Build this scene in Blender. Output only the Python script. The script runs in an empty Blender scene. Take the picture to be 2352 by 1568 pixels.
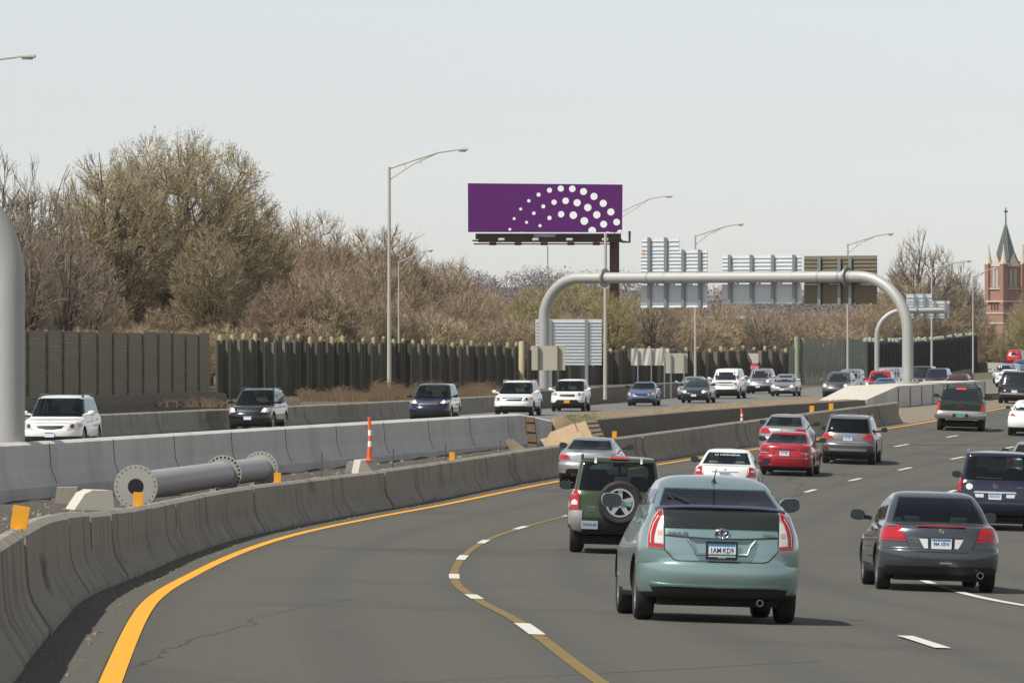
import bpy, bmesh, math, random
import numpy as np
from mathutils import Vector, Matrix, geometry
from mathutils.bvhtree import BVHTree

scene = bpy.context.scene
COL = scene.collection
# ------------------------------------------------------------------ camera
F, CX, YH, HC = 12500.0, 1176.0, 740.0, 5.0      # picture measured on a 2352 x 1568 grid
cam_data = bpy.data.cameras.new('camera'); cam = bpy.data.objects.new('camera', cam_data); COL.objects.link(cam)
cam_data.sensor_width = 36.0; cam_data.lens = 36.0 * F / 2352.0
cam_data.clip_start = 1.0; cam_data.clip_end = 20000.0
cam.location = (0, 0, HC); cam.rotation_euler = (math.radians(90) - math.atan(44 / F), 0, 0)
scene.camera = cam
scene.render.resolution_x, scene.render.resolution_y = 1024, 682
# ------------------------------------------------------------------ sky, sun, exposure
SUN_EL, SUN_AZ = math.radians(53), math.radians(233)   # azimuth clockwise from +Y: behind the camera, to the left
world = bpy.data.worlds.new('World'); scene.world = world; world.use_nodes = True
wn = world.node_tree.nodes; wl = world.node_tree.links
sky = wn.new('ShaderNodeTexSky'); sky.sky_type = 'NISHITA'; sky.sun_disc = False
sky.sun_elevation = SUN_EL; sky.sun_rotation = SUN_AZ
sky.air_density = 0.75; sky.dust_density = 0.33; sky.ozone_density = 1.0; sky.altitude = 0
hsv = wn.new('ShaderNodeHueSaturation'); hsv.inputs['Saturation'].default_value = 0.30
wl.new(sky.outputs[0], hsv.inputs['Color'])
wl.new(hsv.outputs[0], wn['Background'].inputs[0]); wn['Background'].inputs[1].default_value = 0.12
sun = bpy.data.lights.new('sun', 'SUN'); so = bpy.data.objects.new('sun', sun); COL.objects.link(so)
sun.energy = 4.9; sun.angle = math.radians(0.5); sun.color = (1.0, 0.955, 0.88)
sd = Vector((math.sin(SUN_AZ) * math.cos(SUN_EL), math.cos(SUN_AZ) * math.cos(SUN_EL), math.sin(SUN_EL)))
so.rotation_euler = sd.to_track_quat('Z', 'Y').to_euler(); so.location = (-60, -40, 90)
vs = scene.view_settings; vs.view_transform = 'Standard'; vs.look = 'None'; vs.exposure = 0.0; vs.gamma = 1.0
scene.render.engine = 'CYCLES'

# ------------------------------------------------------------------ placing by picture position
def P(px, py, d): return Vector(((px - CX) / F * d, d, HC - (py - YH) / F * d))
def interp(x, K):
    n = len(K)
    if x <= K[0][0]: return K[0][1]
    if x >= K[-1][0]: return K[-1][1]
    i = 0
    while K[i + 1][0] < x: i += 1
    def slope(j):
        if j == 0: return (K[1][1] - K[0][1]) / (K[1][0] - K[0][0])
        if j == n - 1: return (K[-1][1] - K[-2][1]) / (K[-1][0] - K[-2][0])
        a = (K[j][1] - K[j - 1][1]) / (K[j][0] - K[j - 1][0]); b = (K[j + 1][1] - K[j][1]) / (K[j + 1][0] - K[j][0])
        return (a + b) / 2
    h = K[i + 1][0] - K[i][0]; t = (x - K[i][0]) / h
    return ((2*t**3 - 3*t*t + 1) * K[i][1] + (t**3 - 2*t*t + t) * h * slope(i) +
            (3*t*t - 2*t**3) * K[i + 1][1] + (t**3 - t*t) * h * slope(i + 1))
# yellow edge line of the near carriageway (x over distance), its height; far carriageway edges and height
KXA = [(14, -1.3), (28, -2.25), (40.4, -2.98), (53.6, -3.66), (66.2, -4.22), (82.7, -4.68), (97, -4.62), (113.8, -4.05), (125.7, -3.15), (134.8, -2.1), (161, 1.26), (181, 4.95), (222, 14.5), (241.6, 18.6), (266.7, 23.2), (290, 27.3), (330, 35), (400, 51), (520, 80), (640, 112)]
KZA = [(15, 2.75), (30, 2.52), (43, 2.28), (55, 2.08), (65, 1.78), (80, 1.32), (100, .93), (128, .47), (175, .27), (225, .55), (300, .6), (400, .1), (500, -.4), (640, -.8)]
KXO = [(20, -26), (60, -23), (100, -19.3), (150, -14.1), (231, .35), (287, 11.5), (333, 20.5), (370, 30), (400, 39), (450, 54), (640, 101)]
KXL = [(20, -45), (100, -34), (171, -20.8), (243, -8.4), (322, 4.9), (424, 22), (500, 40), (640, 76)]
KZO = [(20, 1.8), (100, 1.25), (171, .95), (219, .65), (260, .42), (300, .25), (350, .1), (400, -.1), (450, -.3), (640, -.8)]
KZM = [(20, 2.2), (60, 1.4), (100, .85), (130, .42), (150, .1), (170, -.05), (231, -.15), (290, .1), (320, .3)]
BANK = .03
def XA(d): return interp(d, KXA)
def XO(d): return interp(d, KXO)
def XL(d): return interp(d, KXL)
def ZO(d): return interp(d, KZO)
def dXA(d): return (XA(d + 2) - XA(d - 2)) / 4
def Groad(x, d): return interp(d, KZA) - BANK * max(-3, min(30, x - XA(d)))
def Gopp(x, d): return ZO(d)
def lane(d, off):
    """point at a sideways offset from the yellow line, at right angles to the road"""
    s = dXA(d); k = 1 / math.sqrt(1 + s * s)
    x, y = XA(d) + off * k, d - off * s * k
    return Vector((x, y, Groad(x, y)))
def Groad_xy(x, y): return Groad(x, y)

# ------------------------------------------------------------------ objects
def mesh_obj(name, verts, faces, mats, parent=None, smooth=False, mi=None, uv=None):
    me = bpy.data.meshes.new(name); me.from_pydata([tuple(v) for v in verts], [], faces)
    if not isinstance(mats, (list, tuple)): mats = [mats]
    for m in mats: me.materials.append(m)
    if mi is not None: me.polygons.foreach_set('material_index', mi)
    if smooth: me.polygons.foreach_set('use_smooth', [True] * len(me.polygons))
    me.update()
    o = bpy.data.objects.new(name, me); COL.objects.link(o)
    if parent: o.parent = parent
    return o
def bm_obj(name, bm, mats, parent=None, smooth=None):
    me = bpy.data.meshes.new(name); bmesh.ops.recalc_face_normals(bm, faces=bm.faces[:]); bm.to_mesh(me); bm.free()
    if not isinstance(mats, (list, tuple)): mats = [mats]
    for m in mats: me.materials.append(m)
    if smooth is not None:
        me.polygons.foreach_set('use_smooth', [True] * len(me.polygons))
        me.set_sharp_from_angle(angle=math.radians(smooth))
    o = bpy.data.objects.new(name, me); COL.objects.link(o)
    if parent: o.parent = parent
    return o
def empty(name, loc=(0, 0, 0), rz=0):
    o = bpy.data.objects.new(name, None); COL.objects.link(o); o.location = loc; o.rotation_euler = (0, 0, rz)
    o.empty_display_size = .3
    return o
def tag(o, label, cat, group=None):
    o['label'] = label; o['category'] = cat
    if group: o['group'] = group
    return o
def kind(o, k='structure', label=None):
    o['kind'] = k
    if label: o['label'] = label
    return o
def kids(o): return [c for c in bpy.data.objects if c.parent == o]
def copy_tree(o, parent=None):
    c = o.copy(); COL.objects.link(c); c.parent = parent
    for ch in list(o.children): copy_tree(ch, c)
    return c
def box(bm, x0, x1, y0, y1, z0, z1, M=None, mi=0, bev=0):
    vs_ = [bm.verts.new((x, y, z)) for z in (z0, z1) for y in (y0, y1) for x in (x0, x1)]
    if M is not None:
        for v in vs_: v.co = M @ v.co
    fs = []
    for q in ((0, 2, 3, 1), (4, 5, 7, 6), (0, 1, 5, 4), (2, 6, 7, 3), (0, 4, 6, 2), (1, 3, 7, 5)):
        f = bm.faces.new([vs_[i] for i in q]); f.material_index = mi; fs.append(f)
    if bev:
        es = list({e for f in fs for e in f.edges})
        bmesh.ops.bevel(bm, geom=es, offset=bev, segments=2, affect='EDGES', profile=.6)
    return vs_
def tube(bm, pts, rad, n=8, cap=True, mi=0, squash=1.0):
    """swept tube along points; rad a number or a list"""
    pts = [Vector(p) for p in pts]; rings = []
    if not isinstance(rad, (list, tuple)): rad = [rad] * len(pts)
    up0 = None
    for i, p in enumerate(pts):
        t = (pts[min(i + 1, len(pts) - 1)] - pts[max(i - 1, 0)]).normalized()
        if up0 is None: up0 = Vector((0, 0, 1)) if abs(t.z) < .9 else Vector((0, 1, 0))
        a = (up0 - t * up0.dot(t)).normalized(); b = t.cross(a); up0 = a
        rings.append([bm.verts.new(p + (a * math.cos(2*math.pi*k/n) + b * math.sin(2*math.pi*k/n) * squash) * rad[i]) for k in range(n)])
    for i in range(len(rings) - 1):
        for k in range(n):
            f = bm.faces.new((rings[i][k], rings[i][(k+1) % n], rings[i+1][(k+1) % n], rings[i+1][k])); f.material_index = mi
    if cap:
        for r in (rings[0][::-1], rings[-1]):
            f = bm.faces.new(r); f.material_index = mi
def lathe(bm, prof, M=None, n=24, mi=0, close=False, cap=True):
    """profile of (radius, axial) about local X axis"""
    rings = []
    for r, a in prof:
        ring = []
        for k in range(n):
            t = 2*math.pi*k/n; v = Vector((a, r*math.cos(t), r*math.sin(t)))
            ring.append(bm.verts.new(M @ v if M is not None else v))
        rings.append(ring)
    m = len(rings)
    for i in range(m if close else m - 1):
        A, B = rings[i], rings[(i+1) % m]
        for k in range(n):
            f = bm.faces.new((A[k], A[(k+1) % n], B[(k+1) % n], B[k])); f.material_index = mi
    if not close and cap:
        for r in (rings[0], rings[-1]):
            try:
                f = bm.faces.new(r); f.material_index = mi
            except ValueError: pass
def text_mesh(name, s, size, mat_, parent, loc, rot, depth=.002, align='CENTER', sx=1.0):
    cu = bpy.data.curves.new(name, 'FONT'); cu.body = s; cu.size = size; cu.extrude = depth; cu.align_x = align; cu.align_y = 'CENTER'; cu.resolution_u = 3
    cu.offset = size * .004
    t = bpy.data.objects.new(name, cu); COL.objects.link(t)
    dg = bpy.context.evaluated_depsgraph_get(); me = bpy.data.meshes.new_from_object(t.evaluated_get(dg))
    bpy.data.objects.remove(t); bpy.data.curves.remove(cu)
    me.materials.clear(); me.materials.append(mat_); me.name = name
    o = bpy.data.objects.new(name, me); COL.objects.link(o); o.parent = parent
    o.location = loc; o.rotation_euler = rot; o.scale = (sx, 1, 1)
    return o
ORD = ['', 'first', 'second', 'third', 'fourth', 'fifth', 'sixth', 'seventh', 'eighth', 'ninth', 'tenth', 'eleventh', 'twelfth', 'thirteenth', 'fourteenth', 'fifteenth', 'sixteenth', 'seventeenth', 'eighteenth', 'nineteenth']
TENS = {2: 'twent', 3: 'thirt', 4: 'fort', 5: 'fift'}
def ordinal(n):
    if n < 20: return ORD[n]
    t, u = divmod(n, 10)
    return TENS[t] + ('ieth' if u == 0 else 'y-' + ORD[u])

# ------------------------------------------------------------------ materials
MC = {}
def mat(name, col, rough=.8, metal=0, var=0, vscale=2.0, col2=None, bump=0, bscale=20, coat=0, streak=None, emit=None, detail=4, spec=.5):
    if name in MC: return MC[name]
    m = bpy.data.materials.new(name); m.use_nodes = True; MC[name] = m
    n, l = m.node_tree.nodes, m.node_tree.links; b = n['Principled BSDF']
    b.inputs['Base Color'].default_value = (*col, 1); b.inputs['Roughness'].default_value = rough; b.inputs['Metallic'].default_value = metal
    b.inputs['Specular IOR Level'].default_value = spec
    if coat: b.inputs['Coat Weight'].default_value = coat; b.inputs['Coat Roughness'].default_value = .04
    if emit: b.inputs['Emission Color'].default_value = (*emit[0], 1); b.inputs['Emission Strength'].default_value = emit[1]
    if var or bump or streak:
        tc = n.new('ShaderNodeTexCoord'); mp = n.new('ShaderNodeMapping'); l.new(tc.outputs['Object'], mp.inputs[0])
        if streak: mp.inputs['Scale'].default_value = streak
    if var:
        c2 = col2 or tuple(c * .55 for c in col)
        no = n.new('ShaderNodeTexNoise'); no.inputs['Scale'].default_value = vscale; no.inputs['Detail'].default_value = detail; no.inputs['Roughness'].default_value = .65
        l.new(mp.outputs[0], no.inputs[0])
        r = n.new('ShaderNodeMapRange'); r.inputs[1].default_value = .5 - .22; r.inputs[2].default_value = .5 + .22
        r.inputs[3].default_value = 0; r.inputs[4].default_value = var
        l.new(no.outputs[0], r.inputs[0])
        mx = n.new('ShaderNodeMix'); mx.data_type = 'RGBA'; mx.inputs[6].default_value = (*col, 1); mx.inputs[7].default_value = (*c2, 1)
        l.new(r.outputs[0], mx.inputs[0]); l.new(mx.outputs[2], b.inputs['Base Color'])
        m['mix'] = mx.name
    if bump:
        nb = n.new('ShaderNodeTexNoise'); nb.inputs['Scale'].default_value = bscale; nb.inputs['Detail'].default_value = 5; l.new(mp.outputs[0], nb.inputs[0])
        bp = n.new('ShaderNodeBump'); bp.inputs['Strength'].default_value = bump; bp.inputs['Distance'].default_value = .02
        l.new(nb.outputs[0], bp.inputs['Height']); l.new(bp.outputs[0], b.inputs['Normal'])
    return m
def glass_mat(name, tint, rough=.02):
    if name in MC: return MC[name]
    m = bpy.data.materials.new(name); m.use_nodes = True; MC[name] = m
    n, l = m.node_tree.nodes, m.node_tree.links; n.remove(n['Principled BSDF'])
    t = n.new('ShaderNodeBsdfTransparent'); t.inputs[0].default_value = (*tint, 1)
    g = n.new('ShaderNodeBsdfGlossy'); g.inputs['Roughness'].default_value = rough; g.inputs[0].default_value = (.85, .92, 1, 1)
    f = n.new('ShaderNodeFresnel'); f.inputs[0].default_value = 1.5; x = n.new('ShaderNodeMixShader')
    l.new(f.outputs[0], x.inputs[0]); l.new(t.outputs[0], x.inputs[1]); l.new(g.outputs[0], x.inputs[2]); l.new(x.outputs[0], n['Material Output'].inputs[0])
    return m
def paint(name, col, metal=.35, rough=.32):
    return mat('paint_' + name, col, rough, metal, coat=.8)
BLACK = mat('black_plastic', (.012, .012, .013), .5)
TRIM = mat('dark_trim', (.02, .02, .021), .6)
RUBBER = mat('tyre_rubber', (.018, .018, .018), .75, var=.5, vscale=8, col2=(.03, .028, .026))
UNDER = mat('underbody', (.01, .01, .01), .9)
RIM = mat('alloy', (.5, .5, .52), .3, .8)
CHROME = mat('chrome', (.75, .75, .77), .12, 1.0)
DGLASS = mat('dark_glass', (.012, .017, .022), .03, 0, coat=.3)
TGLASS = glass_mat('tinted_glass', (.62, .76, .70))
PGLASS = glass_mat('privacy_glass', (.22, .27, .27))
MGLASS = glass_mat('medium_glass', (.45, .56, .54))
REDL = mat('red_lens', (.42, .006, .010), .12, 0, coat=.8)
REDD = mat('deep_red_lens', (.22, .005, .008), .12, 0, coat=.8)
CLEARL = mat('clear_lens', (.72, .70, .68), .12, .15, coat=.8)
AMBER = mat('amber_lens', (.85, .28, .03), .15, 0, coat=.8)
HEADL = mat('headlamp_lens', (.62, .62, .6), .08, .3, coat=1)
LIT = mat('lit_headlamp', (.9, .85, .7), .2, emit=((1, .83, .55), 2.2))
PLATEW = mat('plate_white', (.72, .76, .78), .4)
PLATEB = mat('plate_blue', (.05, .2, .42), .4)
PLATEN = mat('plate_navy', (.01, .02, .09), .5)
PLATEY = mat('plate_gold', (.85, .33, .02), .4)
SEATD = mat('seat_dark', (.03, .032, .035), .8)
SEATL = mat('seat_grey', (.2, .2, .19), .8)
# ================================================================== vehicles
def ring_pts(yr, yf, zr, zf, w, ar, nr, af, nf, nc, ns, bow, L):
    """half ring from rear centre round the side to front centre (x>=0)"""
    ar = min(ar, (yf - yr) * .45); af = min(af, (yf - yr) * .45)
    pts = []
    for k in range(nc + 1):
        t = k / nc * math.pi / 2
        x = w * abs(math.sin(t)) ** (2 / nr); y = yr + ar - ar * abs(math.cos(t)) ** (2 / nr)
        pts.append((x, y))
    y0, y1 = yr + ar, yf - af
    for k in range(1, ns): pts.append((w, y0 + (y1 - y0) * k / ns))
    for k in range(nc + 1):
        t = (1 - k / nc) * math.pi / 2
        x = w * abs(math.sin(t)) ** (2 / nf); y = yf - af + af * abs(math.cos(t)) ** (2 / nf)
        pts.append((x, y))
    out = []
    for x, y in pts:
        u = (y - yr) / max(1e-6, yf - yr); z = zr + (zf - zr) * u
        xx = x * (1 - bow * (2 * y / L) ** 2)
        out.append((xx, y, z))
    return out
def loft(rows, L, sub=4, nc=9, ns=10, bow=.035):
    """rows: (yr from rear, zr, yf from front, zf, halfwidth, ar, nr, af, nf)"""
    R = []
    n = len(rows)
    for i in range(n - 1):
        p0, p1, p2, p3 = rows[max(i-1, 0)], rows[i], rows[i+1], rows[min(i+2, n-1)]
        for k in range(sub):
            t = k / sub; r = []
            for a, b, c, d in zip(p0, p1, p2, p3):
                m1, m2 = (c - a) / 2, (d - b) / 2
                if (b - a) * (c - b) <= 0: m1 = 0
                if (c - b) * (d - c) <= 0: m2 = 0
                m1 = math.copysign(min(abs(m1), 2.0 * abs(c - b)), m1); m2 = math.copysign(min(abs(m2), 2.0 * abs(c - b)), m2)
                r.append((2*t**3-3*t*t+1)*b + (t**3-2*t*t+t)*m1 + (3*t*t-2*t**3)*c + (t**3-t*t)*m2)
            R.append(r)
    R.append(list(rows[-1]))
    bm = bmesh.new(); rings = []
    for (yr, zr, yf, zf, w, ar, nr, af, nf) in R:
        h = ring_pts(-L/2 + yr, L/2 - yf, zr, zf, w, ar, nr, af, nf, nc, ns, bow, L)
        full = h + [(-x, y, z) for x, y, z in h[-2:0:-1]]
        rings.append([bm.verts.new(p) for p in full])
    N = len(rings[0])
    for i in range(len(rings) - 1):
        for k in range(N):
            bm.faces.new((rings[i][k], rings[i][(k+1) % N], rings[i+1][(k+1) % N], rings[i+1][k]))
    # flat floor and roof closed with quads across
    for ring, rev in ((rings[0], True), (rings[-1], False)):
        h = N // 2
        for k in range(h):
            a, b = ring[k], ring[k+1]; c, d = ring[(N - k - 1) % N], ring[(N - k) % N]
            vs_ = []
            for v in (a, b, c, d):
                if v not in vs_: vs_.append(v)
            if len(vs_) >= 3:
                try: bm.faces.new(vs_ if rev else vs_[::-1])
                except ValueError: pass
    bmesh.ops.recalc_face_normals(bm, faces=bm.faces[:])
    return bm
def panel(name, outline, axis, bvh, m, parent, off=.006, side=-1, step=.07, skirt=.02, smooth=40, deep=.55):
    """a plate that hugs the body: outline drawn in (x,z) for axis y, (y,z) for axis x, (x,y) for z"""
    pts = [Vector(p) for p in outline]; n = len(pts); dense = []
    for i in range(n):
        a, b = pts[i], pts[(i+1) % n]; k = max(1, int((b - a).length / step + .5))
        for j in range(k): dense.append(a.lerp(b, j / k))
    nb = len(dense)
    x0, x1 = min(p.x for p in dense), max(p.x for p in dense); y0, y1 = min(p.y for p in dense), max(p.y for p in dense)
    inner = []; gx = x0 + step * .5
    while gx < x1:
        gy = y0 + step * .5
        while gy < y1:
            p = Vector((gx, gy)); ins = False; md = 9
            for i in range(nb):
                a, b = dense[i], dense[(i+1) % nb]
                if (a.y > p.y) != (b.y > p.y) and p.x < (b.x - a.x) * (p.y - a.y) / (b.y - a.y) + a.x: ins = not ins
                md = min(md, (a - p).length)
            if ins and md > step * .45: inner.append(p)
            gy += step
        gx += step
    edges = [(i, (i+1) % nb) for i in range(nb)]
    vo, eo, fo, _, _, _ = geometry.delaunay_2d_cdt(dense + inner, edges, [], 1, 1e-5)
    def cast(p):
        if axis == 'y': o, d = Vector((p.x, side * 9, p.y)), Vector((0, -side, 0))
        elif axis == 'x': o, d = Vector((side * 9, p.x, p.y)), Vector((-side, 0, 0))
        else: o, d = Vector((p.x, p.y, 9)), Vector((0, 0, -1))
        h = bvh.ray_cast(o, d)
        return h
    V = []
    first = None
    for p in dense + inner:
        h0 = cast(p)
        if h0[0] is not None and axis == 'y': first = max(first or -9, h0[0].y * side)
    for p in vo:
        hit = cast(p)
        if axis == 'y' and deep and first is not None:
            k = 0; q = Vector((p.x, p.y))
            while (hit[0] is None or hit[0].y * side < first - deep) and k < 40: q.x *= .992; k += 1; hit = cast(q)
        if hit[0] is None:
            q = Vector((p.x, side * 2.2, p.y)) if axis == 'y' else (Vector((side * .9, p.x, p.y)) if axis == 'x' else Vector((p.x, p.y, 1.2)))
            hn = bvh.find_nearest(q); V.append((hn[0], hn[1]))
        else: V.append((hit[0], hit[1]))
    bm = bmesh.new()
    vt = [bm.verts.new(c + nn * off) for c, nn in V]
    for f in fo:
        try: bm.faces.new([vt[i] for i in f])
        except ValueError: pass
    bmesh.ops.recalc_face_normals(bm, faces=bm.faces[:])
    want = {'y': Vector((0, side, 0)), 'x': Vector((side, 0, 0)), 'z': Vector((0, 0, 1))}[axis]
    s = sum((f.normal.dot(want) * f.calc_area() for f in bm.faces), 0)
    if s < 0: bmesh.ops.reverse_faces(bm, faces=bm.faces[:])
    if skirt:
        es = [e for e in bm.edges if e.is_boundary]
        ret = bmesh.ops.extrude_edge_only(bm, edges=es)
        ext = [g for g in ret['geom'] if isinstance(g, bmesh.types.BMVert)]
        for v in ext: v.co -= want * skirt
    me = bpy.data.meshes.new(name); bm.to_mesh(me); bm.free(); me.materials.append(m)
    me.polygons.foreach_set('use_smooth', [True] * len(me.polygons)); me.set_sharp_from_angle(angle=math.radians(smooth))
    o = bpy.data.objects.new(name, me); COL.objects.link(o); o.parent = parent
    return o
def mirror(ol): return [(-x, z) for x, z in ol][::-1]
def strip(pl, w):
    """outline of a thin line following a polyline"""
    pl = [Vector(p) for p in pl]; L_, R_ = [], []
    for i, p in enumerate(pl):
        t = (pl[min(i+1, len(pl)-1)] - pl[max(i-1, 0)]).normalized(); nrm = Vector((-t.y, t.x)) * w / 2
        L_.append(tuple(p + nrm)); R_.append(tuple(p - nrm))
    return L_ + R_[::-1]
def prism(outline, axis, a, b):
    bm = bmesh.new()
    def v(p, t): return (p[0], t, p[1]) if axis == 'y' else (t, p[0], p[1])
    A = [bm.verts.new(v(p, a)) for p in outline]; B = [bm.verts.new(v(p, b)) for p in outline]
    bm.faces.new(A); bm.faces.new(B[::-1]); n = len(A)
    for i in range(n): bm.faces.new((A[i], A[(i+1) % n], B[(i+1) % n], B[i]))
    bmesh.ops.recalc_face_normals(bm, faces=bm.faces[:])
    return bm
def bool_cut(o, cutters):
    """subtract the cutters; repeated with a hair's shift if the solver returns a stray vertex"""
    src = o.data; lim = [max(abs(v.co[i]) for v in src.vertices) + .02 for i in range(3)]
    meshes = []
    for bm, m in cutters:
        me = bpy.data.meshes.new('cut'); bm.to_mesh(me); bm.free(); me.materials.append(m); meshes.append(me)
    rj = random.Random(1)
    for attempt in range(8):
        cs = []
        for me in meshes:
            c = bpy.data.objects.new('cut', me); COL.objects.link(c); cs.append(c)
            if attempt: c.location = tuple(rj.uniform(-.004, .004) for _ in range(3))
            md = o.modifiers.new('b', 'BOOLEAN'); md.operation = 'DIFFERENCE'; md.solver = 'EXACT'; md.object = c; md.material_mode = 'TRANSFER'
        dg = bpy.context.evaluated_depsgraph_get(); me = bpy.data.meshes.new_from_object(o.evaluated_get(dg))
        o.modifiers.clear()
        for c in cs: bpy.data.objects.remove(c)
        if me.vertices and all(max(abs(v.co[i]) for v in me.vertices) <= lim[i] for i in range(3)): break
        if attempt < 7: bpy.data.meshes.remove(me)
    o.data = me; me.name = src.name; bpy.data.meshes.remove(src)
    for m in meshes: bpy.data.meshes.remove(m)
RB = (.5, 2.6, .75, 2.6)      # corner shape low on the body
RG = (.22, 3.2, .35, 3.0)     # corner shape of the glasshouse
def rows_of(k, H, W):
    w = W / 2
    if k == 'hatch':     # wedge hatchback with a high square tail
        return [(.32, .24, .35, .20, w*.80) + RB, (.10, .27, .10, .21, w*.93) + RB, (.035, .36, .03, .34, w*.985) + RB, (.0, .50, .0, .48, w) + RB, (.005, .60, .01, .58, w) + RB,
                (.045, .645, .05, .64, w*.995) + (.45, 3, .75, 2.6), (.055, .80, .16, .70, w*.985) + (.42, 3.2, .75, 2.6), (.085, .94, .42, .80, w*.955) + (.40, 3.4, .8, 2.6), (.13, 1.06, .85, .93, w*.905) + (.36, 3.4, .6, 2.8),
                (.19, 1.14, 1.02, 1.0, w*.865) + (.30, 3.6, .4, 3), (.40, 1.19, 1.18, 1.06, w*.83) + (.26, 3.6, .35, 3), (.70, 1.27, 1.58, 1.26, w*.775) + (.24, 3.6, .35, 3),
                (1.05, H - .165, 2.02, H - .14, w*.69) + (.22, 3.6, .35, 3), (1.25, H - .095, 2.20, H - .06, w*.635) + (.3, 3, .4, 3), (1.65, H - .025, 2.35, H - .015, w*.45) + (.3, 3, .4, 3), (2.05, H, 2.35, H, .06) + (.02, 2, .02, 2)]
    if k == 'sedan' or k == 'coupe':
        c = .12 if k == 'coupe' else 0
        return [(.30, .24, .30, .19, w*.80) + RB, (.11, .27, .09, .21, w*.93) + RB, (.035, .36, .02, .34, w*.985) + RB, (.0, .50, .0, .48, w) + RB, (.005, .62, .02, .58, w) + RB,
                (.055, .665, .06, .63, w*.995) + RB, (.065, .80, .17, .70, w*.985) + RB, (.095, .925, .34, .775, w*.955) + RB, (.16, .985, .6, .83, w*.925) + (.45, 2.6, .7, 2.8),
                (.50 + c, 1.02, 1.15, .93, w*.885) + (.35, 2.8, .5, 3), (.60 + c, 1.035, 1.28, .965, w*.86) + (.28, 3, .4, 3), (.98 + c, H - .24, 1.70, H - .25, w*.765) + (.26, 3.2, .35, 3),
                (1.33 + c, H - .095, 2.10, H - .115, w*.675) + (.24, 3.2, .35, 3), (1.58 + c, H - .03, 2.30, H - .04, w*.60) + (.3, 3, .4, 3), (1.85 + c, H - .005, 2.42, H - .01, w*.42) + (.3, 3, .4, 3), (2.15 + c, H, 2.42, H, .06) + (.02, 2, .02, 2)]
    if k == 'suv':
        b = H * .60
        return [(.30, .30, .35, .26, w*.80) + RB, (.12, .33, .10, .28, w*.92) + RB, (.04, .42, .02, .40, w*.985) + RB, (.0, .56, .0, .54, w) + RB, (.005, .68, .01, .64, w) + RB,
                (.06, .72, .05, .72, w*.995) + (.42, 3, .75, 2.6), (.07, .88, .10, .84, w*.985) + (.4, 3.2, .75, 2.6), (.09, b - .06, .26, .94, w*.965) + (.36, 3.4, .75, 2.6), (.11, b, .62, 1.0, w*.94) + (.34, 3.4, .7, 2.8),
                (.13, b + .03, 1.12, b - .02, w*.915) + (.32, 3.4, .5, 3), (.16, b + .07, 1.22, b + .03, w*.895) + (.3, 3.4, .45, 3), (.30, b + .33, 1.56, b + .27, w*.83) + (.28, 3.4, .4, 3),
                (.50, H - .09, 1.90, H - .12, w*.745) + (.26, 3.4, .4, 3), (.68, H - .035, 2.10, H - .05, w*.68) + (.3, 3, .4, 3), (1.0, H - .008, 2.3, H - .015, w*.5) + (.4, 3, .4, 3), (1.9, H, 2.4, H, .06) + (.02, 2, .02, 2)]
    if k == 'box':       # upright utility body
        b = H * .60
        q = (.20, 4.0, .6, 3)
        return [(.25, .36, .35, .32, w*.82) + q, (.08, .40, .10, .34, w*.93) + q, (.03, .48, .02, .46, w*.985) + q, (.0, .60, .0, .60, w) + q, (.005, .70, .01, .72, w) + q,
                (.06, .74, .05, .80, w*.995) + q, (.07, .90, .10, .92, w*.985) + q, (.085, b - .06, .22, 1.02, w*.975) + q, (.095, b, .55, 1.07, w*.955) + q,
                (.11, b + .03, 1.25, b - .02, w*.93) + (.18, 4, .5, 3), (.13, b + .07, 1.34, b + .03, w*.915) + (.18, 4, .45, 3), (.22, b + .35, 1.58, b + .29, w*.86) + (.18, 4, .4, 3),
                (.33, H - .09, 1.80, H - .11, w*.79) + (.18, 3.6, .4, 3), (.46, H - .035, 1.95, H - .045, w*.73) + (.25, 3, .4, 3), (.8, H - .008, 2.2, H - .012, w*.5) + (.4, 3, .4, 3), (1.9, H, 2.3, H, .06) + (.02, 2, .02, 2)]
WHEELS = {}
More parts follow.
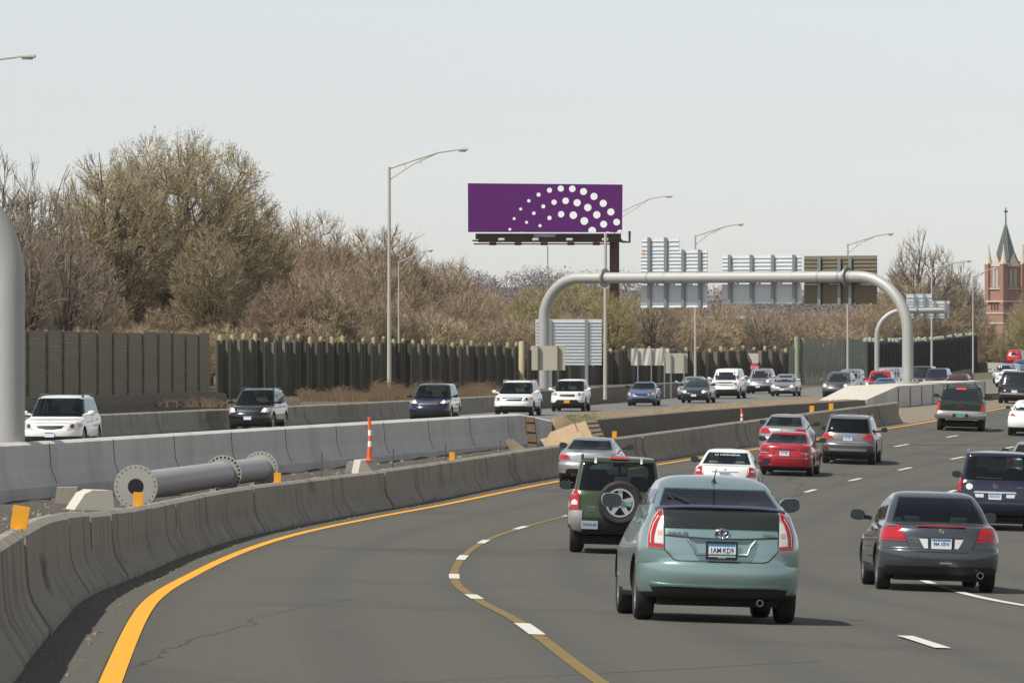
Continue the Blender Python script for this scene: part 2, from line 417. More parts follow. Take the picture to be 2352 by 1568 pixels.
def wheel(parent, x, y, r, wd, near, rimr=.66, rimmat=None):
    s = 1 if x > 0 else -1; n = 32 if near else 16
    key = (round(r, 3), wd, near, s, (rimmat or RIM).name)
    if key not in WHEELS:
        bm = bmesh.new(); h = wd / 2; rr = r * rimr
        lathe(bm, [(rr, -h*.8), (r*.9, -h), (r*.975, -h*.82), (r, -h*.55), (r, h*.55), (r*.975, h*.82), (r*.9, h), (rr, h*.8)], n=n, close=True)
        me = bpy.data.meshes.new('wheel'); bmesh.ops.recalc_face_normals(bm, faces=bm.faces[:]); bm.to_mesh(me); bm.free(); me.materials.append(RUBBER)
        me.polygons.foreach_set('use_smooth', [True] * len(me.polygons)); me.set_sharp_from_angle(angle=math.radians(50))
        bm = bmesh.new()
        lathe(bm, [(rr*1.02, s*h*.78), (rr*.93, s*h*.80), (rr*.90, s*h*.35), (rr*.55, s*h*.1), (.01, s*h*.1)], n=n, mi=1, cap=False)
        lathe(bm, [(rr*1.03, s*h*.76), (rr*1.03, s*h*.88), (rr*.92, s*h*.86), (rr*.92, s*h*.7)], n=n, close=True)
        lathe(bm, [(rr*.2, s*h*.3), (rr*.2, s*h*.78), (rr*.12, s*h*.82), (.005, s*h*.82)], n=12)
        for k in range(5):
            a = k * 2 * math.pi / 5 + .3; M = Matrix.Rotation(a, 4, 'X')
            box(bm, min(s*h*.5, s*h*.78), max(s*h*.5, s*h*.78), -rr*.12, rr*.12, rr*.1, rr*.96, M)
        me2 = bpy.data.meshes.new('rim'); bmesh.ops.recalc_face_normals(bm, faces=bm.faces[:]); bm.to_mesh(me2); bm.free(); me2.materials.append(rimmat or RIM); me2.materials.append(BLACK)
        WHEELS[key] = (me, me2)
    me, me2 = WHEELS[key]
    o = bpy.data.objects.new('wheel', me); COL.objects.link(o); o.parent = parent; o.location = (x, y, r)
    i = bpy.data.objects.new('rim', me2); COL.objects.link(i); i.parent = o
    return o
def mirror_part(parent, x, y, z, m, glassm=None, sc=1.0):
    bm = bmesh.new(); s = 1 if x > 0 else -1
    bmesh.ops.create_uvsphere(bm, u_segments=14, v_segments=10, radius=1)
    for v in bm.verts:
        c = v.co; c.x = math.copysign(abs(c.x) ** .7, c.x) * .115 * sc; c.z = math.copysign(abs(c.z) ** .7, c.z) * .082 * sc - c.x * s * -.06; c.y = max(-.03, c.y * .085)
    tube(bm, [(-s * .09, .02, -.03), (-s * .22, .04, -.05)], [.035, .03], 6)
    o = bm_obj('mirror', bm, m, parent, smooth=50); o.location = (x, y, z)
    bm = bmesh.new(); v = []
    for k in range(16):
        t = k * math.pi / 8; cx = math.copysign(abs(math.cos(t)) ** .7, math.cos(t)) * .107 * sc; v.append(bm.verts.new((cx, -.034, math.copysign(abs(math.sin(t)) ** .7, math.sin(t)) * .075 * sc + cx * s * .06)))
    bm.faces.new(v)
    bm_obj('mirror_glass', bm, glassm or mat('mirror_glass', (.045, .055, .06), .2, .5), o)  # dark glass colour stands in for the reflected road
    return o
def plate(parent, x, y, z, rz=0, text='', style='ct', w=.305, h=.152, frame=None, tilt=0):
    bm = bmesh.new(); box(bm, -w/2, w/2, -.006, .006, -h/2, h/2)
    base = {'ct': PLATEW, 'ny': PLATEY, 'vt': mat('plate_green', (.05, .35, .22), .4), 'dk': mat('plate_dull', (.30, .36, .38), .4)}[style]
    o = bm_obj('licence_plate', bm, base, parent); o.location = (x, y, z); o.rotation_euler = (tilt, 0, rz)
    if style == 'ct':
        bm = bmesh.new(); box(bm, -w*.46, w*.46, -.008, -.0065, h*.26, h*.47); bm_obj('plate_band', bm, PLATEB, o)
    if text: text_mesh('plate_text', text, h*.50, PLATEN if style != 'vt' else PLATEW, o, (0, -.0085, -h*.04), (math.pi/2, 0, 0), .001, sx=.80)
    if frame:
        bm = bmesh.new()
        for a in ((-w/2-.014, w/2+.014, -h/2-.02, -h/2+.004), (-w/2-.014, w/2+.014, h/2-.006, h/2+.014), (-w/2-.014, -w/2+.006, -h/2, h/2), (w/2-.006, w/2+.014, -h/2, h/2)):
            box(bm, a[0], a[1], -.012, -.001, a[2], a[3])
        bm_obj('plate_frame', bm, BLACK, o)
        text_mesh('frame_text', frame, .021, PLATEW, o, (0, -.0135, -h/2 - .007), (math.pi/2, 0, 0), .0006)
    return o
def build_car(name, k, L, W, H, body, near=True, glass=None, tint=None, wb=2.7, ro=.9, wr=.325, ww=.21, lower=None, zlow=.34, front=False, rim=None, cabin=True, rearglass=True, sub=None):
    """the shared shell: body with wheel wells, openings, glass, wheels, seats. Faces +Y."""
    root = empty(name); rows = [list(r) for r in rows_of(k, H, W)]; w = W / 2
    for i_, gap in ((-1, .25), (-2, .6), (-3, .9), (-4, 1.1)):      # keep the roof rows in order on short cars
        r_ = rows[i_]; over = r_[0] + r_[2] - (L - gap)
        if over > 0: r_[0] -= over * .5; r_[2] -= over * .5
    rows = [tuple(r) for r in rows]
    bm = loft(rows, L, sub=sub or (4 if near else 2), nc=9 if near else 6, ns=12 if near else 6)
    bvh = BVHTree.FromBMesh(bm)
    lm = lower or TRIM
    for f in bm.faces:
        if f.calc_center_median().z < zlow: f.material_index = 1
    bo = bm_obj('body', bm, [body, lm, UNDER], root, smooth=32)
    ya, yb = -L/2 + ro, -L/2 + ro + wb
    cut = []
    for y in (ya, yb):
        for s in (-1, 1):
            c = bmesh.new(); M = Matrix.Translation((s * (w - .02), y, wr + .02))
            lathe(c, [(wr * 1.16, -.28), (wr * 1.16, .28)], M, n=28 if near else 16); bmesh.ops.recalc_face_normals(c, faces=c.faces[:]); cut.append((c, UNDER))
    # glass outlines out of the shell's own rows
    b, t = rows[10], rows[12]
    zb_r, zt_r, zb_f, zt_f = b[1], t[1], b[3], t[3]
    wb_, wt_ = b[4], t[4]
    rear = [(-wb_*.86, zb_r + .015), (wb_*.86, zb_r + .015), (wt_*.87, zt_r + .0), (-wt_*.87, zt_r + .0)]
    if k in ('suv', 'box'): rear = [(-wb_*.86, zb_r + .02), (wb_*.86, zb_r + .02), (wt_*.88, zt_r - .03), (-wt_*.88, zt_r - .03)]
    wind = [(-wb_*.93, zb_f + .0), (wb_*.93, zb_f + .0), (wt_*.90, zt_f + .015), (-wt_*.90, zt_f + .015)]
    yfb, yft, yrb, yrt = L/2 - b[2], L/2 - t[2], -L/2 + b[0], -L/2 + t[0]
    zs0 = max(zb_r, zb_f) + .035; zt = min(zt_r, zt_f) - .005
    e = .30 if k in ('suv', 'box') else .36
    A, B, C, D = (yfb - .20, zs0), (yft - .06, zt), (yrt + {'suv': .24, 'box': .24, 'hatch': .1}.get(k, .28), zt - .01), (yrb + e + {'suv': 0, 'box': 0, 'hatch': 0}.get(k, .2), zs0 + .02)
    def at(p, q, z): u = (z - p[1]) / (q[1] - p[1]); return p[0] + (q[0] - p[0]) * u
    ym = (yfb + yrb) / 2 + .02
    pil = [ym] if k == 'coupe' else [ym + .1] + ([yrb + e + .62] if k in ('suv', 'box', 'hatch') else [])
    sides = []; cur = (A, B)
    for yp in pil:
        sides.append([cur[0], cur[1], (yp + .03, zt - .003), (yp + .05, zs0)]); cur = ((yp - .03, zs0), (yp - .05, zt - .003))
    sides.append([cur[0], cur[1], C, D])
    gm = glass or TGLASS
    see = near and cabin
    if see:
        i0 = 10; cr = []
        for r in rows[i0:15]:
            cr.append((r[0] + .09, r[1] - .05, r[2] + .09, r[3] - .05, r[4] - .055) + tuple(r[5:]))
        b0 = cr[0]; cr = [(b0[0] + .35, .50, b0[2] + .25, .50, b0[4] - .02) + tuple(b0[5:]), (b0[0] + .3, .85, b0[2] + .1, .85, b0[4]) + tuple(b0[5:])] + cr[:-1]
        cb = loft(cr, L, sub=2, nc=6, ns=6); cut.append((cb, SEATD))
        if rearglass: cut.append((prism(rear, 'y', -L, yrt + .35), UNDER))
        cut.append((prism(wind, 'y', yft - .5, L), UNDER))
        for s_ in sides: cut.append((prism(s_, 'x', -2, 2), UNDER))
    bool_cut(bo, cut)
    me = bo.data; me.polygons.foreach_set('use_smooth', [True] * len(me.polygons)); me.set_sharp_from_angle(angle=math.radians(32))
    def grow(ol, g):
        cx = sum(p[0] for p in ol) / len(ol); cy = sum(p[1] for p in ol) / len(ol)
        return [(p[0] + math.copysign(g, p[0] - cx), p[1] + math.copysign(g, p[1] - cy)) for p in ol]
    st = .08 if near else .2
    if rearglass: panel('rear_window', grow(rear, .012), 'y', bvh, (tint or gm) if see else DGLASS, root, off=.004, deep=0, side=-1, step=st, skirt=.0 if see else .01)
    panel('windscreen', grow(wind, .012), 'y', bvh, gm if see else DGLASS, root, off=.004, deep=0, side=1, step=st, skirt=0 if see else .01)
    for s in (-1, 1):
        for i, s_ in enumerate(sides):
            panel('side_window', grow(s_, .008), 'x', bvh, ((tint if i and tint else gm) if see else DGLASS), root, off=.004, side=s, step=st, skirt=0 if see else .01)
    # door gaps, handles
    if near or front:
        for s in (-1, 1):
            for i, y in enumerate([A[0] - .02] + ([ym + .1] if k != 'coupe' else []) + [max(ya + wr + .12, pil[0] - .95)]):
                panel('door_gap', strip([(y, .42), (y + .015, zs0 - .03)], .014), 'x', bvh, BLACK, root, off=.0015, side=s, step=.15, skirt=0)
            for y in ([ym + .22, ym - .72] if k != 'coupe' else [ym + .15]):
                panel('door_handle', [(y - .09, zs0 - .20), (y + .09, zs0 - .20), (y + .09, zs0 - .165), (y - .09, zs0 - .165)], 'x', bvh, body, root, off=.03, side=s, step=.2, skirt=.03)
    for y in (ya, yb):
        for s in (-1, 1): wheel(root, s * (w - ww/2 - .035), y, wr, ww, near, rimmat=rim)
    bm = bmesh.new(); box(bm, -w*.72, w*.72, -L/2 + .28, L/2 - .35, .17, .32)
    box(bm, -w*.55, w*.55, ya - .06, ya + .06, wr - .08, wr + .04)
    bm_obj('underbody', bm, UNDER, root)
    if see:
        yd = yfb - .55
        for sx in (-.36, .36):
            bm = bmesh.new()
            ys = yd - .75
            box(bm, sx - .24, sx + .24, ys - .45, ys + .1, .42, .58, bev=.04)
            box(bm, sx - .23, sx + .23, ys - .62, ys - .48, .5, zs0 + .02, Matrix.Translation((0, 0, 0)), bev=.05)
            box(bm, sx - .13, sx + .13, ys - .62, ys - .53, zs0 + .06, zs0 + .24, bev=.035)
            bm_obj('seat', bm, SEATD, root, smooth=40)
        bm = bmesh.new(); yb_ = yd - 1.75; zr_ = zb_r - .06
        box(bm, -w*.66, w*.66, yb_ - .15, yb_, .5, zr_, bev=.04)
        for sx in (-.36, .36): box(bm, sx - .13, sx + .13, yb_ - .14, yb_ - .05, zr_ + .01, zr_ + .15, bev=.035)
        bm_obj('rear_seat', bm, SEATD if body.name != 'paint_white' else SEATL, root, smooth=40)
        bm = bmesh.new(); box(bm, -w*.78, w*.78, yfb - .55, yfb - .2, .55, zb_f - .04, bev=.03)
        bm_obj('dashboard', bm, BLACK, root)
        bm = bmesh.new(); box(bm, -.12, .12, yft + .05, yft + .08, zt - .1, zt - .03, bev=.01); bm_obj('inside_mirror', bm, BLACK, root)
        if k in ('hatch', 'sedan', 'coupe'):
            bm = bmesh.new(); box(bm, -w*.7, w*.7, yrb + .15, yrb + .6, zb_r - .12, zb_r - .08); bm_obj('parcel_shelf', bm, BLACK, root)
    for s in (-1, 1):
        mirror_part(root, s * (w + .10), yfb - .38, zs0 + .03, body if name in ('hatchback_car', 'crossover', 'large_suv') or not near else BLACK)
    return dict(root=root, bvh=bvh, L=L, W=W, H=H, w=w, body=body, rows=rows, ya=ya, yb=yb, zs0=zs0, near=near, yft=yft, yrt=yrt, zt=zt, wt=wt_)
def pan(c, name, ol, m, side=-1, both=False, off=.008, axis='y', step=.05, skirt=.02, **k):
    o = panel(name, ol, axis, c['bvh'], m, c['root'], off=off, side=side, step=step if c['near'] else .12, skirt=skirt, **k)
    if both: panel(name, mirror(ol), axis, c['bvh'], m, c['root'], off=off, side=side, step=step if c['near'] else .12, skirt=skirt, **k)
    return o
def yat(c, x, z, side=-1):
    h = c['bvh'].ray_cast(Vector((x, side * 9, z)), Vector((0, -side, 0)))
    return h[0].y if h[0] else side * c['L'] / 2
def rplate(c, z, text='', x=0, style='ct', frame=None, side=-1):
    y = yat(c, x, z, side) + side * .022
    return plate(c['root'], x, y, z, 0 if side < 0 else math.pi, text, style, frame=frame)
def rails(c, m, h=.06):
    for s in (-1, 1):
        bm = bmesh.new(); x = s * (c['wt'] - .03); z = c['H'] - .045; y0, y1 = c['yrt'] + .15, c['yft'] - .15
        tube(bm, [(x, y0, z - .02), (x, y0 + .12, z + h), (x, y1 - .12, z + h), (x, y1, z - .02)], .018, 6)
        for y in (y0 + .3, y1 - .3): box(bm, x - .015, x + .015, y, y + .08, z - .03, z + h)
        bm_obj('roof_rail', bm, m, c['root'])
def exhaust(c, x, z=.25, r=.035):
    bm = bmesh.new(); y = -c['L']/2 + .07
    lathe(bm, [(r, 0), (r, .35), (r*.8, .35), (r*.8, .0)], Matrix.Translation((x, y - .02, z)) @ Matrix.Rotation(math.pi/2, 4, 'Z'), n=16, close=True)
    bm_obj('exhaust_pipe', bm, mat('exhaust', (.35, .33, .3), .35, .8), c['root'], smooth=40)
def emblem(c, x, z, style='ellipse', s=.06, side=-1, m=None):
    y = yat(c, x, z, side) + side * .012; bm = bmesh.new()
    R = Matrix.Translation((x, y, z)) @ Matrix.Rotation(-math.pi/2, 4, 'Z') @ Matrix.Diagonal((1, 1, 1, 1))
    def ring(cx, cz, a, b, r):
        pts = [(x + cx + a * math.cos(t), y, z + cz + b * math.sin(t)) for t in [i * 2 * math.pi / 24 for i in range(25)]]
        tube(bm, pts, r, 6, cap=False)
    if style == 'ellipse':
        ring(0, 0, s, s * .67, s * .11); ring(0, 0, s * .30, s * .60, s * .09); ring(0, s * .24, s * .62, s * .32, s * .09)
    elif style == 'h':
        ring(0, 0, s*.55, s*.45, s*.07); box(bm, x-s*.3, x-s*.2, y-.004, y+.004, z-s*.3, z+s*.3); box(bm, x+s*.2, x+s*.3, y-.004, y+.004, z-s*.3, z+s*.3); box(bm, x-s*.2, x+s*.2, y-.004, y+.004, z-s*.06, z+s*.06)
    else:
        ring(0, 0, s*.6, s*.55, s*.08); box(bm, x-s*.3, x-s*.2, y-.004, y+.004, z-s*.3, z+s*.3); box(bm, x-s*.2, x+s*.25, y-.004, y+.004, z-s*.3, z-s*.2)
    return bm_obj('emblem', bm, m or CHROME, c['root'], smooth=60)
def place(root, px, d, heading, G, anchor, flip=False):
    """stand the car on the road: anchor = local y of the axle seen at (px, d)"""
    x = (px - CX) / F * d; th = heading + (math.pi if flip else 0)
    f = Vector((math.sin(th), math.cos(th), 0)); r = Vector((math.cos(th), -math.sin(th), 0))
    c = Vector((x, d, 0)) - f * anchor
    g = lambda v: G(v.x, v.y)
    f3 = Vector((f.x, f.y, (g(c + f*1.3) - g(c - f*1.3)) / 2.6)).normalized(); r3 = Vector((r.x, r.y, (g(c + r*.75) - g(c - r*.75)) / 1.5))
    r3 = (r3 - f3 * r3.dot(f3)).normalized(); u = r3.cross(f3)
    z = (g(c + f*1.3 + r*.75) + g(c + f*1.3 - r*.75) + g(c - f*1.3 + r*.75) + g(c - f*1.3 - r*.75)) / 4
    root.matrix_world = Matrix(((r3.x, f3.x, u.x, c.x), (r3.y, f3.y, u.y, c.y), (r3.z, f3.z, u.z, z), (0, 0, 0, 1)))
# ------------------------------------------------------------------ cars driving away on the near carriageway
_rows = rows_of
def rows_of(k, H, W):
    if k != 'pickup': return _rows(k, H, W)
    w = W / 2; q = (.16, 4.5, .6, 3); g = (.18, 4, .4, 3)
    return [(.35, .50, .35, .36, w*.84) + q, (.08, .50, .10, .40, w*.93) + q, (.03, .56, .02, .50, w*.985) + q, (.0, .64, .0, .64, w) + q, (.01, .74, .01, .76, w) + q,
            (.05, .78, .05, .86, w*.995) + q, (.05, 1.0, .08, .98, w*.99) + q, (.055, 1.24, .18, 1.10, w*.97) + q, (.09, 1.29, .5, 1.16, w*.95) + q,
            (1.95, 1.295, 1.35, 1.20, w*.925) + g, (2.06, 1.32, 1.45, 1.24, w*.90) + g, (2.16, 1.52, 1.72, 1.50, w*.84) + g,
            (2.26, H - .09, 2.02, H - .10, w*.77) + g, (2.40, H - .035, 2.15, H - .045, w*.70) + (.25, 3, .4, 3), (2.7, H - .008, 2.4, H - .012, w*.5) + (.4, 3, .4, 3), (3.3, H, 2.5, H, .06) + (.02, 2, .02, 2)]
def finish(c, name, label, cat, px, d, off_anchor=None, heading=None, group=None, G=Groad):
    r = c['root']; r.name = name; tag(r, label, cat, group)
    if heading is None: heading = math.atan(dXA(d))
    place(r, px, d, heading, G, c['ya'] if off_anchor is None else off_anchor)
    return r
NEARG = 'vehicles driving away on the near carriageway'
SAGE = mat('paint_sage', (.30, .43, .42), .26, .6, coat=.9)
def prius():
    c = build_car('hatchback_car', 'hatch', 4.48, 1.77, 1.56, SAGE, wb=2.70, ro=.86, wr=.318, ww=.20, zlow=.30, tint=MGLASS, glass=MGLASS)
    pan(c, 'lower_rear_glass', [(-.60, .985), (.60, .985), (.61, 1.13), (.62, 1.205), (-.62, 1.205), (-.61, 1.13)], mat('smoked_glass', (.02, .022, .022), .12, 0, coat=.5), off=.014, step=.04)
    bm = bmesh.new(); pts = []
    for i in range(13):
        x = -.66 + 1.32 * i / 12; pts.append((x, yat(c, x * .97, 1.185) - .03 + .02 * abs(x), 1.205 - .03 * (x / .66) ** 4))
    tube(bm, pts, .030, 8, squash=2.6); bm_obj('spoiler', bm, mat('spoiler_paint', (.05, .06, .10), .15, 0, coat=1), c['root'], smooth=60)
    for s in (1, -1):
        f = (lambda o: o) if s > 0 else mirror
        lens = panel('tail_lamp', f([(.60, .760), (.765, .772), (.765, .88), (.745, .98), (.71, 1.08), (.655, 1.16), (.61, 1.19)]), 'y', c['bvh'], mat('lamp_silver', (.50, .47, .46), .18, .2, coat=.8), c['root'], off=.012, step=.04)
        panel('red_band', f([(.605, .768), (.757, .78), (.757, .88), (.738, .975), (.703, 1.07), (.65, 1.145), (.62, 1.165), (.62, 1.10), (.655, 1.05), (.685, .97), (.703, .88), (.703, .815), (.605, .808)]), 'y', c['bvh'], REDL, lens, off=.017, step=.04, skirt=.004)
        panel('lamp_line', f(strip([(.655, 1.10), (.70, 1.02), (.728, .93), (.732, .82)], .008)), 'y', c['bvh'], CLEARL, lens, off=.021, step=.05, skirt=0)
        panel('clear_lens', f([(.61, .815), (.695, .822), (.695, .88), (.677, .965), (.648, 1.04), (.61, 1.08)]), 'y', c['bvh'], CLEARL, lens, off=.016, step=.04, skirt=.004)
        panel('bulb_glow', f([(.62, .90), (.665, .905), (.665, .95), (.62, .945)]), 'y', c['bvh'], mat('bulb_orange', (.62, .36, .22), .3), lens, off=.019, step=.05, skirt=0)
    G_ = mat('panel_gap', (.02, .03, .03), .6)
    pan(c, 'hatch_gap', strip([(-.60, .985), (-.60, .76), (-.50, .655), (-.44, .64), (.44, .64), (.50, .655), (.60, .76), (.60, .985)], .013), G_, off=.002, skirt=0, step=.08)
    pan(c, 'hatch_lip', strip([(-.60, .905), (-.3, .885), (0, .875), (.3, .885), (.60, .905)], .020), G_, off=.003, skirt=0, step=.06)
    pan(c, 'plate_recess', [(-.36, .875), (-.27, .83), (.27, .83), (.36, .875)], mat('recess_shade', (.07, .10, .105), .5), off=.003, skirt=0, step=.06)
    y = yat(c, 0, .77)
    bm = bmesh.new()
    tube(bm, [(-.36, y - .012 + .03, .87), (-.30, y - .016, .80), (-.27, y - .018, .715), (.27, y - .018, .715), (.30, y - .016, .80), (.36, y + .018, .87)], .016, 8); bm_obj('plate_surround', bm, SAGE, c['root'], smooth=60)
    rplate(c, .765, '1AM·KD9', frame='TOYOTA')
    emblem(c, 0, .935, 'ellipse', .078)
    ye = yat(c, 0, .935); bm = bmesh.new()
    e = [bm.verts.new((.074 * math.cos(t), ye - .006, .935 + .05 * math.sin(t))) for t in [i * math.pi / 10 for i in range(20)]]; bm.faces.new(e)
    bm_obj('emblem_back', bm, mat('emblem_blue', (.03, .07, .16), .2), c['root'])
    text_mesh('badge', 'PRIUS', .05, mat('badge_grey', (.16, .17, .18), .2, .9), c['root'], (-.46, yat(c, -.46, .925) - .01, .925), (math.pi/2, 0, -.10), .002, sx=1.7)
    text_mesh('badge', 'TWO', .045, mat('badge_grey', (.16, .17, .18), .2, .9), c['root'], (.50, yat(c, .5, .925) - .01, .925), (math.pi/2, 0, .12), .002, sx=1.2)
    # bumper crease and valance
    pan(c, 'bumper_crease', strip([(-.74, .40), (-.55, .385), (0, .378), (.55, .385), (.74, .40)], .020), SAGE, off=.012, skirt=.012, step=.07)
    pan(c, 'valance', [(-.70, .31), (.70, .31), (.72, .36), (.50, .372), (-.50, .372), (-.72, .36)], BLACK, off=.006)
    # wiper
    yw = yat(c, -.40, 1.25); bm = bmesh.new(); tube(bm, [(-.24, yw - .06, 1.225), (-.30, yw - .04, 1.255), (-.40, yw + .10, 1.30), (-.53, yw + .24, 1.36)], [.026, .022, .016, .008], 6)
    tube(bm, [(-.24, yw - .06, 1.225), (-.44, yw - .005, 1.23), (-.53, yw + .24, 1.365)], [.018, .016, .006], 6)
    bm_obj('wiper', bm, BLACK, c['root'])
    bm = bmesh.new(); tube(bm, [(0, c['yrt'] + .25, 1.47), (0, c['yrt'] + .19, 1.51)], [.03, .012], 8); tube(bm, [(0, c['yrt'] + .2, 1.505), (.005, c['yrt'] + .02, 1.62)], [.007, .005], 6); bm_obj('antenna', bm, BLACK, c['root'])
    exhaust(c, .42, .22, .035)
    return c
ACG = mat('paint_graphite', (.075, .082, .095), .30, .55, coat=.9)
def accord():
    c = build_car('sedan_car', 'sedan', 4.90, 1.86, 1.50, ACG, wb=2.74, ro=1.02, wr=.325, ww=.205, zlow=.37)
    for s in (1, -1):
        f = (lambda o: o) if s > 0 else mirror
        l = panel('tail_lamp', f([(.52, .765), (.885, .765), (.885, .84), (.84, .93), (.775, 1.0), (.70, .995), (.615, .985), (.57, .885)]), 'y', c['bvh'], REDL, c['root'], off=.012, step=.05)
        panel('lamp_divide', f(strip([(.53, .80), (.86, .80)], .010)), 'y', c['bvh'], REDD, l, off=.016, step=.08, skirt=0)
        panel('reflector', f([(.20, .655), (.255, .655), (.335, .80), (.205, .80)]), 'y', c['bvh'], CLEARL, c['root'], off=.008, step=.05)
    G_ = mat('gap_dark', (.008, .008, .01), .6)
    pan(c, 'boot_gap', strip([(-.61, .985), (-.52, .765), (-.46, .64), (-.41, .605), (.41, .605), (.46, .64), (.52, .765), (.61, .985)], .013), G_, off=.002, skirt=0, step=.08)
    pan(c, 'plate_recess', [(-.20, .64), (.20, .64), (.34, .81), (.30, .83), (-.30, .83), (-.34, .81)], mat('recess_shade_graphite', (.03, .032, .036), .4), off=.003, skirt=0)  # flat panel, recess shade painted as a darker body tone
    bm = bmesh.new(); pts = [(-.36 + .72 * i / 10, yat(c, -.36 + .72 * i / 10, .975) - .012, 1.005 - .018 * abs(i - 5) / 5) for i in range(11)]
    tube(bm, pts, .013, 6, squash=1.8); bm_obj('high_brake_lamp', bm, REDL, c['root'])
    rplate(c, .73, '984 XEW'); emblem(c, 0, .92, 'h', .07)
    text_mesh('badge', 'HYBRID', .045, mat('badge_silver', (.4, .4, .4), .3, .8), c['root'], (-.42, yat(c, -.42, .80) - .008, .80), (math.pi/2, 0, -.1), .002)
    text_mesh('badge', 'ACCORD', .04, mat('badge_silver', (.4, .4, .4), .3, .8), c['root'], (-.42, yat(c, -.42, .755) - .008, .755), (math.pi/2, 0, -.1), .002)
    pan(c, 'bumper_crease', strip([(-.80, .565), (-.45, .51), (.45, .51), (.80, .565)], .022), ACG, off=.010, skirt=.012)
    pan(c, 'valance', [(-.80, .33), (.80, .33), (.82, .39), (-.82, .39)], BLACK, off=.006)
    pan(c, 'tow_marker', [(-.02, .43), (.16, .43), (.16, .455), (-.02, .455)], mat('dull_silver', (.3, .3, .28), .5), off=.008)
    exhaust(c, .60, .27, .05)
    return c
JGREEN = mat('paint_moss', (.035, .06, .022), .28, .25, coat=.8)
def jeep():
    c = build_car('off_road_car', 'box', 4.43, 1.80, 1.80, JGREEN, wb=2.65, ro=.85, wr=.365, ww=.235, zlow=.46, tint=PGLASS, lower=BLACK)
    CL = mat('grey_cladding', (.22, .22, .21), .6)
    for s in (1, -1):
        f = (lambda o: o) if s > 0 else mirror
        l = panel('tail_lamp', f([(.70, .80), (.86, .80), (.865, 1.0), (.855, 1.10), (.81, 1.17), (.76, 1.17), (.72, 1.12), (.70, 1.0)]), 'y', c['bvh'], REDL, c['root'], off=.025, step=.05, skirt=.03)
        panel('clear_lens', f([(.73, .89), (.83, .89), (.83, .955), (.78, .99), (.73, .955)]), 'y', c['bvh'], CLEARL, l, off=.032, step=.05, skirt=.004)
        panel('bumper_corner', f([(.64, .42), (.87, .46), (.875, .79), (.64, .79)]), 'y', c['bvh'], CL, c['root'], off=.035, skirt=.05, step=.08)
        panel('hinge', f([(.40, 1.66), (.445, 1.66), (.445, 1.75), (.40, 1.75)]), 'y', c['bvh'], mat('hinge_silver', (.6, .6, .58), .4, .5), c['root'], off=.02, skirt=.02)
        pan(c, 'wheel_arch_cladding', [(c['ya'] + .46, .45), (c['ya'] + .60, .45), (c['ya'] + .46, .86), (c['ya'] + .2, .96), (c['ya'] - .2, .96), (c['ya'] - .55, .84), (c['ya'] - .55, .74), (c['ya'] - .32, .80), (c['ya'], .86), (c['ya'] + .32, .74)], CL, side=s, axis='x', off=.04, skirt=.05, step=.1)
    pan(c, 'bumper', [(-.64, .40), (.64, .40), (.64, .66), (-.64, .66)], BLACK, off=.05, skirt=.06)
    pan(c, 'tailgate_gap', strip([(-.67, 1.18), (-.66, .68), (.66, .68), (.67, 1.18)], .014), BLACK, off=.002, skirt=0)
    pan(c, 'high_brake_lamp', [(-.15, 1.725), (.19, 1.725), (.19, 1.765), (-.15, 1.765)], REDL, off=.03, skirt=.04)
    # spare wheel on the tailgate
    y = yat(c, .05, .92) - .13; bm = bmesh.new(); M = Matrix.Translation((.05, y, .95)) @ Matrix.Rotation(-math.pi/2, 4, 'Z')
    lathe(bm, [(.25, .1), (.36, .12), (.395, .09), (.41, .04), (.41, -.06), (.36, -.11), (.25, -.1)], M, n=40, close=True)
    sp = bm_obj('spare_wheel', bm, RUBBER, c['root'], smooth=50)
    bm = bmesh.new(); lathe(bm, [(.26, .10), (.235, .10), (.225, .03), (.18, .0), (.0, .0)], M, n=32, mi=1, cap=False); lathe(bm, [(.265, .085), (.265, .115), (.232, .115), (.232, .09)], M, n=32, close=True)
    for k in range(5):
        A = M @ Matrix.Rotation(k * 2 * math.pi / 5 + .0, 4, 'X'); box(bm, .03, .085, -.042, .042, .03, .245, A)
    lathe(bm, [(.085, .02), (.085, .10), (.0, .10)], M, n=16)
    bm_obj('spare_rim', bm, [mat('bright_alloy', (.52, .52, .52), .35, .6), BLACK], sp, smooth=40)
    bm = bmesh.new(); box(bm, -.07, .17, y + .02, y + .1, 1.33, 1.42, bev=.02); bm_obj('wheel_bracket', bm, BLACK, c['root'])
    plate(c['root'], -.50, -c['L']/2 - .06, .53, 0, '7TVW 49', 'dk')
    text_mesh('badge', 'Jeep', .085, mat('badge_silver', (.4, .4, .4), .3, .8), c['root'], (-.47, yat(c, -.47, .86) - .01, .86), (math.pi/2, 0, 0), .003)
    text_mesh('badge', 'LIBERTY', .04, mat('badge_silver', (.4, .4, .4), .3, .8), c['root'], (-.47, yat(c, -.47, .79) - .01, .79), (math.pi/2, 0, 0), .003)
    rails(c, mat('rail_dark', (.08, .08, .085), .4, .6), .05)
    return c
NAVY = mat('paint_navy', (.012, .014, .035), .22, .3, coat=1)
